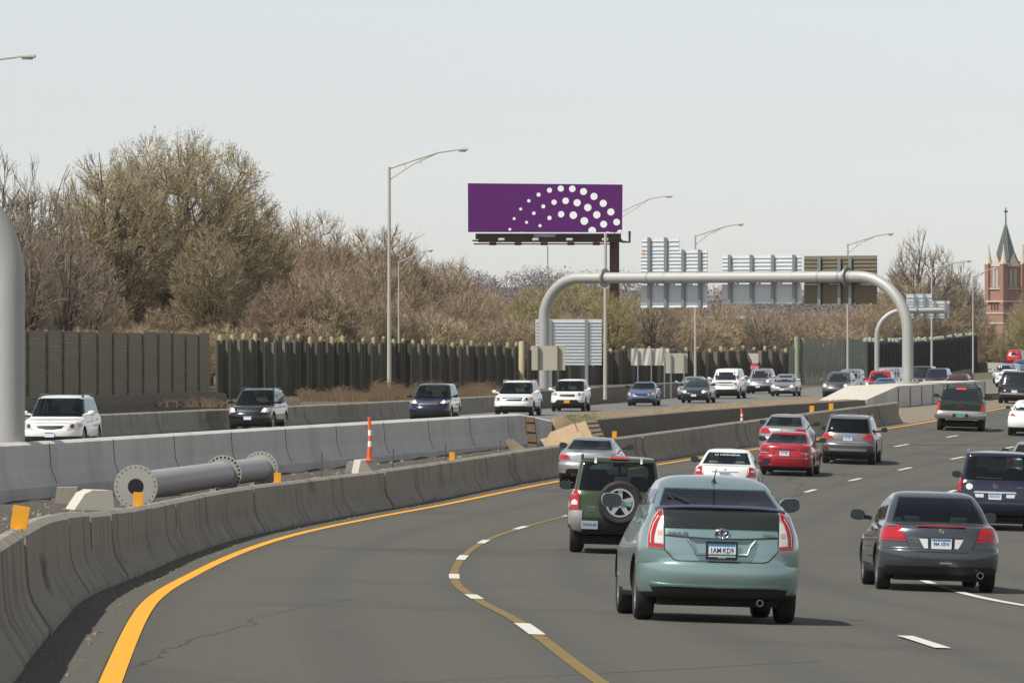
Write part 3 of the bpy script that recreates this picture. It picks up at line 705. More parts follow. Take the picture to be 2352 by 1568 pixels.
def gx():
    c = build_car('large_suv', 'box', 4.78, 1.88, 1.88, NAVY, wb=2.79, ro=1.0, wr=.375, ww=.245, zlow=.46, tint=PGLASS, glass=PGLASS)
    for s in (1, -1):
        f = (lambda o: o) if s > 0 else mirror
        l = panel('tail_lamp', f([(.80, .93), (.90, .93), (.895, 1.15), (.855, 1.38), (.815, 1.38), (.80, 1.2)]), 'y', c['bvh'], REDL, c['root'], off=.02, step=.05)
        panel('amber_lens', f([(.81, 1.22), (.87, 1.22), (.845, 1.36), (.82, 1.36)]), 'y', c['bvh'], AMBER, l, off=.025, step=.05, skirt=.003)
        panel('reversing_lamp', f([(.27, .79), (.46, .79), (.48, .87), (.27, .87)]), 'y', c['bvh'], CLEARL, c['root'], off=.012)
    pan(c, 'chrome_strip', [(-.52, .895), (.52, .895), (.48, .935), (-.48, .935)], CHROME, off=.02)
    pan(c, 'bumper_step', [(-.86, .50), (.86, .50), (.88, .70), (-.88, .70)], NAVY, off=.05, skirt=.07)
    pan(c, 'bumper_gap', strip([(-.84, .715), (.84, .715)], .02), BLACK, off=.004, skirt=0)
    pan(c, 'round_sticker', [(-.62 + .085 * math.cos(t), 1.04 + .075 * math.sin(t)) for t in [i * math.pi / 8 for i in range(16)]], PLATEW, off=.005, step=.05, skirt=0)
    pan(c, 'wiper', strip([(-.45, 1.255), (.15, 1.245)], .02), BLACK, off=.02, skirt=.01)
    rplate(c, .82, '834 ZOU'); emblem(c, 0, 1.06, 'l', .085)
    text_mesh('badge', 'GX470', .05, mat('badge_silver', (.4, .4, .4), .3, .8), c['root'], (.58, yat(c, .58, 1.04) - .01, 1.04), (math.pi/2, 0, 0), .003)
    rails(c, mat('rail_silver', (.45, .45, .46), .3, .8), .05)
    return c
RED = mat('paint_red', (.42, .006, .022), .25, .1, coat=.9)
def red_coupe():
    c = build_car('coupe_car', 'coupe', 4.67, 1.76, 1.38, RED, wb=2.66, ro=1.0, wr=.31, ww=.2, zlow=.31, tint=TGLASS)
    for s in (1, -1):
        f = (lambda o: o) if s > 0 else mirror
        l = panel('tail_lamp', f([(.50, .70), (.87, .70), (.87, .86), (.82, .88), (.50, .86)]), 'y', c['bvh'], REDD, c['root'], off=.01)
        panel('grey_lens', f([(.50, .725), (.86, .725), (.86, .755), (.50, .755)]), 'y', c['bvh'], mat('grey_lens', (.35, .30, .28), .2), l, off=.014, skirt=0)
    pan(c, 'plate_recess', strip([(-.34, .62), (-.34, .845), (.34, .845), (.34, .83)], .035), mat('recess_shade_red', (.03, .003, .006), .5), off=.003, skirt=0)  # recess shade painted as a dark red outline
    rplate(c, .73, '517 TBL'); emblem(c, 0, .91, 'h', .065)
    pan(c, 'bumper_top', [(-.80, .56), (.80, .56), (.80, .60), (-.80, .60)], RED, off=.025, skirt=.03)
    pan(c, 'bumper_gap', strip([(-.82, .615), (.82, .615)], .016), BLACK, off=.003, skirt=0)
    pan(c, 'lower_lip', [(-.80, .325), (.80, .325), (.80, .36), (-.80, .36)], RED, off=.02)
    return c
WHITE = mat('paint_white', (.80, .80, .78), .3, 0, coat=.7)
def civic():
    c = build_car('sedan_car', 'sedan', 4.5, 1.755, 1.435, WHITE, wb=2.62, ro=.93, wr=.315, ww=.2, zlow=.32)
    for s in (1, -1):
        f = (lambda o: o) if s > 0 else mirror
        l = panel('tail_lamp', f([(.56, .70), (.66, .72), (.845, .73), (.85, .80), (.80, .90), (.72, .97), (.62, .98), (.63, .86)]), 'y', c['bvh'], REDL, c['root'], off=.012, step=.05)
        panel('clear_lens', f([(.67, .85), (.78, .84), (.77, .90), (.69, .90)]), 'y', c['bvh'], CLEARL, l, off=.017, step=.05, skirt=0)
    pan(c, 'boot_gap', strip([(-.62, .98), (-.56, .70), (-.5, .62), (.5, .62), (.56, .70), (.62, .98)], .012), mat('gap_grey', (.15, .15, .15), .6), off=.002, skirt=0)
    pan(c, 'plate_garnish', strip([(-.36, .855), (.36, .855)], .022), mat('dull_silver', (.3, .3, .28), .5), off=.008)
    rplate(c, .755, '912 YGH', frame=None); emblem(c, 0, .92, 'h', .06)
    z = 1.325
    t = text_mesh('window_banner', 'U HONDA', .085, PLATEW, c['root'], (0, yat(c, 0, 1.275) - .022, 1.285), (math.radians(38), 0, 0), .002, sx=1.7)
    return c
SILV = mat('paint_silver', (.50, .51, .53), .3, .7, coat=.7)
SILV2 = mat('paint_warm_silver', (.46, .46, .47), .32, .65, coat=.7)
def bmw():
    c = build_car('coupe_car', 'coupe', 4.6, 1.78, 1.39, SILV, wb=2.76, ro=.98, wr=.33, ww=.23, zlow=.36, lower=BLACK)
    for s in (1, -1):
        f = (lambda o: o) if s > 0 else mirror
        panel('tail_lamp', f([(.50, .76), (.70, .745), (.855, .76), (.86, .84), (.80, .885), (.56, .885)]), 'y', c['bvh'], REDL, c['root'], off=.012, step=.05)
    pan(c, 'valance', [(-.62, .30), (.62, .30), (.60, .46), (.52, .50), (-.52, .50), (-.60, .46)], BLACK, off=.006)
    pan(c, 'boot_gap', strip([(-.52, .95), (-.5, .70), (-.45, .64), (.45, .64), (.5, .70), (.52, .95)], .012), mat('gap_grey', (.15, .15, .15), .6), off=.002, skirt=0)
    rplate(c, .74, '7XK 210'); exhaust(c, -.40, .33, .04); exhaust(c, -.28, .33, .04)
    bm = bmesh.new(); box(bm, -.02, .02, c['yrt'] + .25, c['yrt'] + .38, 1.37, 1.42, bev=.012); bm_obj('antenna_fin', bm, SILV, c['root'])
    return c
def civic_silver():
    c = build_car('sedan_car', 'sedan', 4.5, 1.755, 1.435, SILV2, wb=2.7, ro=.93, wr=.315, ww=.2, zlow=.32)
    for s in (1, -1):
        f = (lambda o: o) if s > 0 else mirror
        panel('tail_lamp', f([(.42, .80), (.60, .78), (.85, .80), (.85, .87), (.78, .95), (.55, .97), (.44, .93)]), 'y', c['bvh'], REDL, c['root'], off=.012, step=.05)
    rplate(c, .76, '305 VRS'); emblem(c, 0, .92, 'h', .06)
    return c
XG = mat('paint_pewter', (.27, .265, .27), .28, .7, coat=.8)
def x3():
    c = build_car('compact_suv', 'suv', 4.65, 1.88, 1.66, XG, wb=2.81, ro=.95, wr=.365, ww=.235, zlow=.44, tint=PGLASS)
    for s in (1, -1):
        f = (lambda o: o) if s > 0 else mirror
        l = panel('tail_lamp', f([(.47, .90), (.60, .86), (.885, .84), (.885, .95), (.80, 1.02), (.62, 1.06), (.60, .98)]), 'y', c['bvh'], REDL, c['root'], off=.014, step=.05)
        panel('reflector', f([(.62, .54), (.82, .56), (.82, .59), (.62, .57)]), 'y', c['bvh'], REDD, c['root'], off=.02)
    pan(c, 'bumper_lower', [(-.86, .42), (.86, .42), (.88, .62), (.80, .66), (-.80, .66), (-.88, .62)], mat('cladding_dark', (.06, .06, .06), .5), off=.01)
    pan(c, 'skid_plate', [(-.62, .47), (.62, .47), (.66, .545), (-.66, .545)], SILV, off=.03, skirt=.03)
    pan(c, 'bumper_ledge', [(-.66, .745), (.66, .745), (.66, .775), (-.66, .775)], SILV, off=.02, skirt=.02)
    pan(c, 'plate_recess', [(-.34, .82), (.34, .82), (.36, .97), (-.36, .97)], XG, off=.004, skirt=0)
    rplate(c, .89, '226 XPA'); rails(c, mat('rail_silver', (.45, .45, .46), .3, .8), .035)
    em = pan(c, 'emblem', [(.045 * math.cos(t), 1.03 + .045 * math.sin(t)) for t in [i * math.pi / 6 for i in range(12)]], PLATEB, off=.012, step=.04)
    return c
DKG = mat('paint_forest', (.012, .028, .022), .25, .3, coat=.8)
def pickup():
    c = build_car('pickup_truck', 'pickup', 5.8, 2.02, 1.88, DKG, wb=3.6, ro=1.15, wr=.395, ww=.26, zlow=.6, glass=PGLASS, cabin=False, lower=BLACK)
    # bed shell with dark window above the tailgate
    L = c['L']; bm = bmesh.new()
    v = [(-.86, 1.28), (-.68, 1.74), (-.60, 1.80), (.60, 1.80), (.68, 1.74), (.86, 1.28)]
    a = [bm.verts.new((x, -L/2 + .12 + (z - 1.28) * .45, z)) for x, z in v]; b = [bm.verts.new((x, -L/2 + 2.3, z)) for x, z in v]
    bm.faces.new(a); bm.faces.new(b[::-1])
    for i in range(6): bm.faces.new((a[i], a[(i+1) % 6], b[(i+1) % 6], b[i]))
    bm_obj('bed_cover', bm, DKG, c['root'], smooth=30)
    bm = bmesh.new(); t = [bm.verts.new((x, -L/2 + .112 + (z - 1.28) * .45 - .004, z)) for x, z in [(-.76, 1.33), (-.62, 1.70), (.62, 1.70), (.76, 1.33)]]; bm.faces.new(t); bm_obj('cover_window', bm, DGLASS, c['root'])
    bm = bmesh.new(); box(bm, -.2, .2, -L/2 + .28, -L/2 + .32, 1.735, 1.785); bm_obj('high_brake_lamp', bm, mat('brake_lit', (.9, .05, .05), .3, emit=((1, .05, .04), 1.2)), c['root'])
    bm = bmesh.new()
    for s in (-1, 1): tube(bm, [(s * .60, -L/2 + .8, 1.79), (s * .60, -L/2 + .8, 1.90), (s*.60, -L/2 + 2.9, 1.90), (s * .60, -L/2 + 2.9, 1.83)], .02, 6)
    tube(bm, [(-.66, -L/2 + 1.0, 1.91), (.66, -L/2 + 1.0, 1.91)], .02, 6); bm_obj('roof_rack', bm, BLACK, c['root'])
    for s in (1, -1):
        f = (lambda o: o) if s > 0 else mirror
        panel('tail_lamp', f([(.86, .84), (.965, .84), (.955, 1.20), (.86, 1.20)]), 'y', c['bvh'], mat('brake_glow', (.5, .02, .015), .2, emit=((1, .04, .02), .12)), c['root'], off=.015)
    pan(c, 'tailgate_gap', strip([(-.78, 1.27), (-.78, .79), (.78, .79), (.78, 1.27)], .02), BLACK, off=.003, skirt=0)
    pan(c, 'bumper', [(-.97, .56), (.97, .56), (.98, .76), (-.98, .76)], mat('bumper_chrome', (.42, .41, .38), .3, .8), off=.10, skirt=.12)
    plate(c['root'], 0, -L/2 - .13, .66, 0, '', 'vt'); 
    bm = bmesh.new()
    for x in (-.26, .26): box(bm, x - .06, x + .06, -L/2 - .125, -L/2 - .09, .60, .73)
    bm_obj('bumper_notch', bm, BLACK, c['root'])
    text_mesh('badge', 'GMC', .12, mat('badge_red', (.22, .05, .045), .3, .3), c['root'], (0, -L/2 + .035, 1.03), (math.pi/2, 0, 0), .006, sx=1.4)
    return c
def run_fleet():
    finish(prius(), 'hatchback_car', 'sage green hatchback with plate 1AM·KD9, nearest and largest car in the photo', 'car', 1638, 57.9, group=NEARG)
    finish(accord(), 'sedan_car', 'dark graphite grey four-door sedan straddling a white lane line beside the sage green hatchback', 'car', 2146, 82.8, heading=-.012, group=NEARG)
    finish(jeep(), 'off_road_car', 'moss green boxy off-road car with a spare wheel on its tailgate', 'car', 1415, 101, group=NEARG)
    finish(gx(), 'large_suv', 'dark navy SUV with a round white sticker, ahead of the graphite sedan', 'car', 2286, 131, group=NEARG)
    finish(red_coupe(), 'coupe_car', 'bright red two-door coupe with open road ahead of it', 'car', 1806, 174, heading=.135, group=NEARG)
    finish(civic(), 'sedan_car', 'white sedan with a white lettered banner across the top of its rear window', 'car', 1667, 147, group=NEARG, heading=.09)
    finish(bmw(), 'coupe_car', 'silver two-door coupe beside the near barrier, partly behind the moss green off-road car', 'car', 1353, 159, group=NEARG, heading=.11)
    finish(civic_silver(), 'sedan_car', 'silver sedan directly ahead of the bright red coupe', 'car', 1800, 193, group=NEARG, heading=.15)
    finish(x3(), 'compact_suv', 'pewter grey SUV with swept red tail lights driving alone in the middle lane', 'car', 1950, 187, group=NEARG, heading=.135)
    finish(pickup(), 'pickup_truck', 'dark green pickup truck with lit brake lights and a green plate', 'truck', 2206, 228, group=NEARG, heading=.10)
# ------------------------------------------------------------------ oncoming cars on the far carriageway
OPPG = 'oncoming vehicles on the far carriageway'
LAMPS = {   # headlamp, grille, intake outlines in front view (x > 0 half for lamps)
    'sweep': ([(.50, .66), (.80, .70), (.84, .80), (.80, .90), (.62, .84)], [(-.42, .80), (.42, .80), (.36, .72), (.10, .68), (-.10, .68), (-.36, .72)], [(-.62, .30), (.62, .30), (.56, .46), (-.56, .46)]),
    'round': ([(.50, .74), (.78, .72), (.86, .82), (.84, .93), (.62, .90)], [(-.44, .74), (.44, .74), (.46, .90), (-.46, .90)], [(-.60, .36), (.60, .36), (.60, .50), (-.60, .50)]),
    'slim': ([(.48, .84), (.80, .86), (.86, .93), (.84, .98), (.50, .90)], [(-.42, .78), (.42, .78), (.42, .90), (-.42, .90)], [(-.74, .36), (.74, .36), (.52, .62), (-.52, .62)]),
    'sedan': ([(.46, .60), (.78, .62), (.82, .70), (.76, .76), (.46, .70)], [(-.34, .60), (.34, .60), (.36, .68), (-.36, .68)], [(-.56, .34), (.56, .34), (.56, .45), (-.56, .45)]),
    'truck': ([(.58, .86), (.90, .86), (.90, 1.04), (.58, 1.04)], [(-.54, .82), (.54, .82), (.54, 1.06), (-.54, 1.06)], [(-.80, .44), (.80, .44), (.80, .60), (-.80, .60)]),
}
def oncoming(name, k, L, W, H, body, style, lit=False, rail=None, plate_=None, lower=None, grille=None, bars=0, sc=1.0, cabin=False, near=False, mcol=None):
    c = build_car(name, k, L, W, H, body, near=near, front=True, cabin=cabin, glass=MGLASS, lower=lower, wb=L * .585, ro=L * .2, wr=.36 if k != 'sedan' else .315, zlow=.36 if k == 'sedan' else .46)
    lamp, gr, inn = LAMPS[style]; q = W / 1.85
    lamp = [(x * q, z * sc) for x, z in lamp]; gr = [(x * q, z * sc) for x, z in gr]; inn = [(x * q, z * sc) for x, z in inn]
    for s in (1, -1):
        f = (lambda o: o) if s > 0 else mirror
        l = panel('headlamp', f(lamp), 'y', c['bvh'], HEADL, c['root'], off=.015, side=1, step=.1)
        cx = sum(p[0] for p in lamp) / len(lamp); cz = sum(p[1] for p in lamp) / len(lamp)
        dsk = lambda a, b, r: [(a + r * math.cos(t), b + r * math.sin(t)) for t in [i * math.pi / 4 for i in range(8)]]
        panel('indicator', f(dsk(cx + .14 * q, cz + .03, .055)), 'y', c['bvh'], AMBER, l, off=.022, side=1, step=.1, skirt=.003)
        panel('bulb', f(dsk(cx - .07, cz, .065)), 'y', c['bvh'], LIT if lit else mat('lamp_dark', (.1, .11, .12), .1, .5), l, off=.024, side=1, step=.1, skirt=.003)
    panel('grille', gr, 'y', c['bvh'], grille or BLACK, c['root'], off=.012, side=1, step=.1)
    if bars:
        z0, z1 = min(p[1] for p in gr), max(p[1] for p in gr); w_ = max(p[0] for p in gr)
        for i in range(bars):
            z = z0 + (z1 - z0) * (i + .5) / bars; panel('grille_bar', [(-w_, z - .012), (w_, z - .012), (w_, z + .014), (-w_, z + .014)], 'y', c['bvh'], CHROME, c['root'], off=.03, side=1, step=.15)
    panel('air_intake', inn, 'y', c['bvh'], BLACK, c['root'], off=.01, side=1, step=.12)
    pan(c, 'bonnet_gap', strip([(-W*.40, .86 * sc), (0, .90 * sc), (W*.40, .86 * sc)], .014), TRIM, side=1, off=.002, skirt=0)
    if plate_: rplate(c, .52 if k != 'sedan' else .48, '', style=plate_, side=1)
    if rail: rails(c, rail)
    return c
def put(c, name, label, cat, px, d, rel, group=OPPG):
    r = c['root']; r.name = name; tag(r, label, cat, group)
    az = math.atan((px - CX) / F)
    place(r, px, d, az + rel, Gopp, c['yb'], flip=True)
    return r
def run_opp():
    dk = mat('rail_dark', (.08, .08, .085), .4, .6); sv = mat('rail_silver', (.45, .45, .46), .3, .8)
    BK = mat('paint_black', (.008, .009, .014), .2, .2, coat=1); BLUE = mat('paint_slate_blue', (.13, .19, .34), .3, .5, coat=.8)
    DG = mat('paint_bottle_green', (.012, .035, .035), .25, .3, coat=.8); WHT = mat('paint_pearl', (.78, .77, .73), .3, 0, coat=.8)
    GRY = mat('paint_grey', (.16, .16, .165), .3, .6, coat=.7); MAR = mat('paint_maroon', (.10, .008, .014), .25, .2, coat=.8); RD = mat('paint_scarlet', (.45, .02, .02), .3, .1, coat=.8)
    DB = mat('paint_dark_blue', (.01, .015, .05), .2, .3, coat=1)
    put(oncoming('crossover', 'suv', 4.84, 1.945, 1.75, WHT, 'sweep', plate_='ct', rail=dk, near=True, cabin=True), 'crossover', 'white crossover with black roof rails right beside the big grey column', 'car', 126, 172, .17)
    put(oncoming('crossover', 'suv', 4.6, 1.815, 1.69, BK, 'round', lit=True, plate_='ct', rail=dk, near=True, cabin=True), 'crossover', 'black crossover with lit headlamps and a pale blue plate below its grille', 'car', 579, 219, .19)
    put(oncoming('crossover', 'suv', 4.78, 1.93, 1.74, DB, 'slim', lit=True, bars=3, near=True, cabin=True), 'crossover', 'dark blue crossover with three bright chrome bars across its grille', 'car', 990, 246, .13)
    put(oncoming('large_suv', 'suv', 4.99, 1.96, 1.74, WHITE, 'round', rail=sv, near=True, cabin=True, grille=mat('grille_dark', (.03, .04, .06), .2, .6)), 'large_suv', 'white SUV with silver roof rails and a large dark grille, where the median wall ends', 'car', 1182, 270, .13)
    put(oncoming('crossover', 'suv', 4.6, 1.845, 1.70, WHITE, 'slim', plate_='ny', near=True, cabin=True), 'crossover', 'white crossover with an orange-yellow plate and a black lower bumper', 'car', 1306, 288, .10)
    put(oncoming('compact_car', 'sedan', 4.4, 1.69, 1.385, BLUE, 'sedan', near=True, cabin=True), 'compact_car', 'slate blue compact sedan in front of the white blank sign backs', 'car', 1475, 312, .09)
    put(oncoming('sedan_car', 'sedan', 4.8, 1.83, 1.46, SILV, 'sweep', sc=.85), 'sedan_car', 'silver sedan mostly hidden behind the bottle green sedan', 'car', 1589, 343, .10)
    put(oncoming('sedan_car', 'sedan', 4.8, 1.76, 1.42, DG, 'sedan', lit=True, plate_='ct'), 'sedan_car', 'bottle green sedan with lit headlamps at the edge of the dirt median', 'car', 1598, 326, .12)
    put(oncoming('large_suv', 'suv', 5.2, 2.0, 1.93, WHITE, 'truck', lit=False, lower=BLACK, grille=CHROME, bars=0), 'large_suv', 'tall white SUV with a chrome grille and black bumper', 'car', 1666, 350, .12)
    put(oncoming('compact_suv', 'suv', 4.5, 1.81, 1.78, SILV2, 'truck', lit=True, plate_='ct', grille=CHROME, sc=.93), 'compact_suv', 'warm silver SUV right behind the tall white SUV', 'car', 1744, 384, .12)
    put(oncoming('compact_car', 'sedan', 4.46, 1.745, 1.49, SILV, 'sweep', lit=True, plate_='ct', sc=.85), 'compact_car', 'pale silver compact car beside the start of the concrete foundation', 'car', 1800, 365, .12)
    put(oncoming('crossover', 'suv', 4.7, 1.85, 1.72, GRY, 'round', lit=True, rail=dk), 'crossover', 'grey crossover above the sloped white end of the concrete foundation', 'car', 1922, 352, .14)
    put(oncoming('crossover', 'suv', 4.7, 1.85, 1.72, SILV, 'round'), 'crossover', 'silver crossover half hidden behind the grey crossover', 'car', 1948, 386, .14)
    put(oncoming('crossover', 'suv', 4.6, 1.8, 1.72, RD, 'round', lit=True), 'crossover', 'scarlet crossover behind the concrete foundation, left of the gantry leg', 'car', 2017, 366, .13)
    put(oncoming('minivan', 'box', 5.0, 1.95, 1.82, SILV, 'round', sc=.95), 'minivan', 'silver minivan just behind the scarlet crossover', 'van', 2036, 394, .15)
    put(oncoming('compact_car', 'sedan', 4.4, 1.7, 1.42, BLUE, 'sedan'), 'compact_car', 'low blue car whose roof just shows over the foundation before the scarlet crossover', 'car', 2029, 336, .10)
    put(oncoming('large_suv', 'box', 5.0, 1.95, 1.85, BK, 'truck'), 'large_suv', 'black boxy SUV immediately right of the gantry leg', 'car', 2112, 404, .14)
    put(oncoming('crossover', 'suv', 4.7, 1.85, 1.72, DB, 'round'), 'crossover', 'navy crossover two vehicles right of the gantry leg, left of the maroon sedan', 'car', 2148, 402, .14)
    put(oncoming('sedan_car', 'sedan', 4.8, 1.8, 1.43, MAR, 'sedan', lit=True), 'sedan_car', 'maroon sedan behind the dark green pickup truck', 'car', 2196, 378, .14)
    put(oncoming('sedan_car', 'sedan', 4.6, 1.78, 1.43, WHITE, 'sedan'), 'sedan_car', 'white sedan on the bend at the far right, in front of a silver minivan', 'car', 2311, 445, .16)
    put(oncoming('minivan', 'box', 5.0, 1.95, 1.78, SILV, 'round'), 'minivan', 'silver minivan behind the white sedan on the far bend', 'van', 2306, 478, .16)
    # cars cropped by the right edge, driving away
    def away(c, name, label, cat, px, d, h=None, G=Groad): return finish(c, name, label, cat, px, d, heading=h, group=NEARG, G=G)
    c = build_car('large_suv', 'suv', 4.8, 1.9, 1.75, BK, near=False)
    pan(c, 'tail_lamp', [(.74, .92), (.92, .92), (.9, 1.10), (.76, 1.10)], REDL, both=True); rplate(c, .68); pan(c, 'bumper', [(-.8, .5), (.8, .5), (.8, .6), (-.8, .6)], SILV, off=.03)
    away(c, 'large_suv', 'black SUV cut by the right edge of the photo, behind the pickup truck lane', 'car', 2333, 292, .2)
    c = build_car('sedan_car', 'sedan', 4.7, 1.8, 1.45, WHITE, near=False)
    pan(c, 'tail_lamp', [(.52, .82), (.86, .80), (.86, .90), (.7, .93)], REDL, both=True); rplate(c, .75)
    away(c, 'sedan_car', 'white sedan cut by the right edge of the photo, above the silver one', 'car', 2364, 223, .14)
    c = build_car('sedan_car', 'sedan', 4.6, 1.74, 1.43, SILV, near=True)
    pan(c, 'tail_lamp', [(.62, .72), (.86, .72), (.86, .98), (.74, .99), (.66, .9)], REDL, both=True); pan(c, 'indicator', [(.70, .82), (.85, .82), (.85, .90), (.70, .90)], AMBER, both=True, off=.014); rplate(c, .7)
    away(c, 'sedan_car', 'silver sedan cut by the right edge of the photo, right above the navy SUV', 'car', 2374, 168, .12)
    c = build_car('crossover', 'suv', 4.6, 1.82, 1.7, RD, near=False); pan(c, 'tail_lamp', [(.7, .9), (.9, .9), (.88, 1.1), (.74, 1.1)], REDL, both=True)
    away(c, 'crossover', 'red crossover far off at the right edge under the bare trees', 'car', 2331, 590, .3, G=lambda x, y: Gopp(x, y) + 1.0)
    c = build_car('sedan_car', 'sedan', 4.6, 1.8, 1.45, BLUE, near=False); pan(c, 'tail_lamp', [(.6, .75), (.86, .75), (.86, .9), (.6, .9)], REDL, both=True)
    away(c, 'sedan_car', 'distant slate blue sedan just behind the silver minivan at the right edge', 'car', 2343, 520, .3, G=lambda x, y: Gopp(x, y) + .5)
# ================================================================== setting
def ramp_mix(m, extra_col, scale, lo, hi, amt, vec='Object', mapping=None):
    """second noise layer over a material's colour"""
    n, l = m.node_tree.nodes, m.node_tree.links; b = n['Principled BSDF']
    src = b.inputs['Base Color'].links[0].from_socket if b.inputs['Base Color'].links else None
    tc = n.new('ShaderNodeTexCoord'); mp = n.new('ShaderNodeMapping'); l.new(tc.outputs[vec], mp.inputs[0])
    if mapping: mp.inputs['Scale'].default_value = mapping
    no = n.new('ShaderNodeTexNoise'); no.inputs['Scale'].default_value = scale; no.inputs['Detail'].default_value = 3; l.new(mp.outputs[0], no.inputs[0])
    r = n.new('ShaderNodeMapRange'); r.inputs[1].default_value = lo; r.inputs[2].default_value = hi; r.inputs[4].default_value = amt; l.new(no.outputs[0], r.inputs[0])
    mx = n.new('ShaderNodeMix'); mx.data_type = 'RGBA'; mx.inputs[7].default_value = (*extra_col, 1)
    if src: l.new(src, mx.inputs[6])
    else: mx.inputs[6].default_value = b.inputs['Base Color'].default_value
    l.new(r.outputs[0], mx.inputs[0]); l.new(mx.outputs[2], b.inputs['Base Color'])
ASPH = mat('asphalt', (.114, .111, .090), .9, var=1, vscale=16, col2=(.056, .054, .046), bump=.35, bscale=60, detail=9)
ramp_mix(ASPH, (.086, .082, .066), 1.0, .42, .64, .75, mapping=(.55, .05, .3))
ramp_mix(ASPH, (.06, .055, .048), .16, .56, .66, .5)
ramp_mix(ASPH, (.24, .225, .19), 90, .62, .72, .8)
ramp_mix(ASPH, (.035, .033, .03), 70, .62, .70, .7)
n_, l_ = ASPH.node_tree.nodes, ASPH.node_tree.links; b_ = n_['Principled BSDF']      # wheel tracks polished into each lane
uvn = n_.new('ShaderNodeUVMap'); uvn.uv_map = 'lanes'; sx_ = n_.new('ShaderNodeSeparateXYZ'); l_.new(uvn.outputs[0], sx_.inputs[0])
def mth(op, a, b=None):
    q = n_.new('ShaderNodeMath'); q.operation = op
    for i, v in enumerate((a, b)):
        if v is None: continue
        if isinstance(v, (int, float)): q.inputs[i].default_value = v
        else: l_.new(v, q.inputs[i])
    return q.outputs[0]
wv = mth('COSINE', mth('MULTIPLY', sx_.outputs[0], 4 * math.pi / 3.8)); nz_ = n_.new('ShaderNodeTexNoise'); nz_.inputs['Scale'].default_value = .8; l_.new(uvn.outputs[0], nz_.inputs[0])
fac = mth('MULTIPLY', mth('MAXIMUM', wv, 0.0), mth('MULTIPLY', nz_.outputs[0], .85)); src_ = b_.inputs['Base Color'].links[0].from_socket
mx_ = n_.new('ShaderNodeMix'); mx_.data_type = 'RGBA'; mx_.inputs[7].default_value = (.060, .058, .05, 1); l_.new(src_, mx_.inputs[6]); l_.new(fac, mx_.inputs[0]); l_.new(mx_.outputs[2], b_.inputs['Base Color'])
ASPH2 = mat('old_asphalt', (.17, .165, .15), .9, var=.6, vscale=3, col2=(.125, .12, .11), bump=.3, bscale=40)
GRIT = mat('shoulder_grit', (.10, .094, .076), .95, var=.9, vscale=5, col2=(.072, .067, .055), bump=.6, bscale=30, detail=9)
ramp_mix(GRIT, (.30, .27, .22), 45, .62, .68, .8)
SAND = mat('sandy_gravel', (.24, .205, .15), .95, var=.8, vscale=2, col2=(.17, .14, .10), bump=.6, bscale=25, detail=8)
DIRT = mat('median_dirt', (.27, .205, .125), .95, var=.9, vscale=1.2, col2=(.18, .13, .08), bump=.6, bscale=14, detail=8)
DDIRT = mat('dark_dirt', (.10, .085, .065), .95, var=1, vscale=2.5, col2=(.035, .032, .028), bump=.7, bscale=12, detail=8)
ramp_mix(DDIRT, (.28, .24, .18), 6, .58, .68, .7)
GRND = mat('wild_ground', (.13, .11, .065), .95, var=.9, vscale=.3, col2=(.07, .06, .035), detail=7)
CONC = mat('concrete_weathered', (.335, .31, .255), .9, var=.65, vscale=1.6, col2=(.20, .185, .15), bump=.4, bscale=25, detail=8)
ramp_mix(CONC, (.10, .095, .085), 1.0, .55, .72, .7, mapping=(1.5, 1.5, .18))
ramp_mix(CONC, (.045, .042, .038), .45, .66, .76, .8, mapping=(1, .5, 2.2))
CONCL = mat('concrete_new', (.66, .64, .60), .9, var=.5, vscale=.8, col2=(.50, .485, .455), bump=.2, bscale=20, detail=7)
ramp_mix(CONCL, (.38, .375, .36), .7, .5, .72, .6, mapping=(1.2, .6, .15))
CONCB = mat('concrete_pale', (.55, .52, .44), .9, var=.4, vscale=1.5, col2=(.46, .43, .36), bump=.2)
CONCD = mat('concrete_dark', (.19, .17, .135), .92, var=.6, vscale=1.5, col2=(.13, .118, .10), bump=.4)
YEL = mat('yellow_paint', (.86, .395, .012), .7, var=.5, vscale=9, col2=(.60, .27, .015), detail=8)
OLDY = mat('worn_yellow_paint', (.25, .17, .035), .85, var=1, vscale=6, col2=(.13, .10, .05), detail=8)
WHT_P = mat('white_paint', (.68, .66, .6), .7, var=.5, vscale=12, col2=(.42, .40, .36), detail=8)
SEAM = mat('tar_seam', (.048, .046, .04), .8)
def grid_sheet(name, ds, xf, zf, m, us=(0, 1), nu=8, lanes=False):
    V, Fc = [], []
    for d in ds:
        a, b = xf(d)
        for i in range(nu + 1):
            x = a + (b - a) * i / nu; V.append((x, d, zf(x, d)))
    n = nu + 1
    for j in range(len(ds) - 1):
        for i in range(nu): Fc.append((j*n + i, j*n + i + 1, (j+1)*n + i + 1, (j+1)*n + i))
    o = mesh_obj(name, V, Fc, m, smooth=True)
    if lanes:      # UV: metres sideways from the yellow line, metres along
        uv = o.data.uv_layers.new(name='lanes')
        for lp in o.data.loops: v = V[lp.vertex_index]; s_ = dXA(v[1]); uv.data[lp.index].uv = ((v[0] - XA(v[1])) / math.sqrt(1 + s_ * s_), v[1])
    return o
def frange(a, b, s):
    r = []; x = a
    while x < b: r.append(x); x += s
    r.append(b); return r
DS = frange(12, 640, 4)
kind(mesh_obj('ground', [(-1290, -200, -2.2), (1290, -200, -2.2), (1290, 2690, -2.2), (-1290, 2690, -2.2)], [(0, 1, 2, 3)], GRND))
kind(grid_sheet('road', DS, lambda d: (XA(d) - 1.6, XA(d) + 27), lambda x, d: Groad(x, d), ASPH, nu=28, lanes=True))
kind(grid_sheet('road_shoulder', frange(12, 300, 3), lambda d: (XA(d) - 1.5, XA(d) - .10), lambda x, d: Groad(x, d) + .004, GRIT, nu=3))
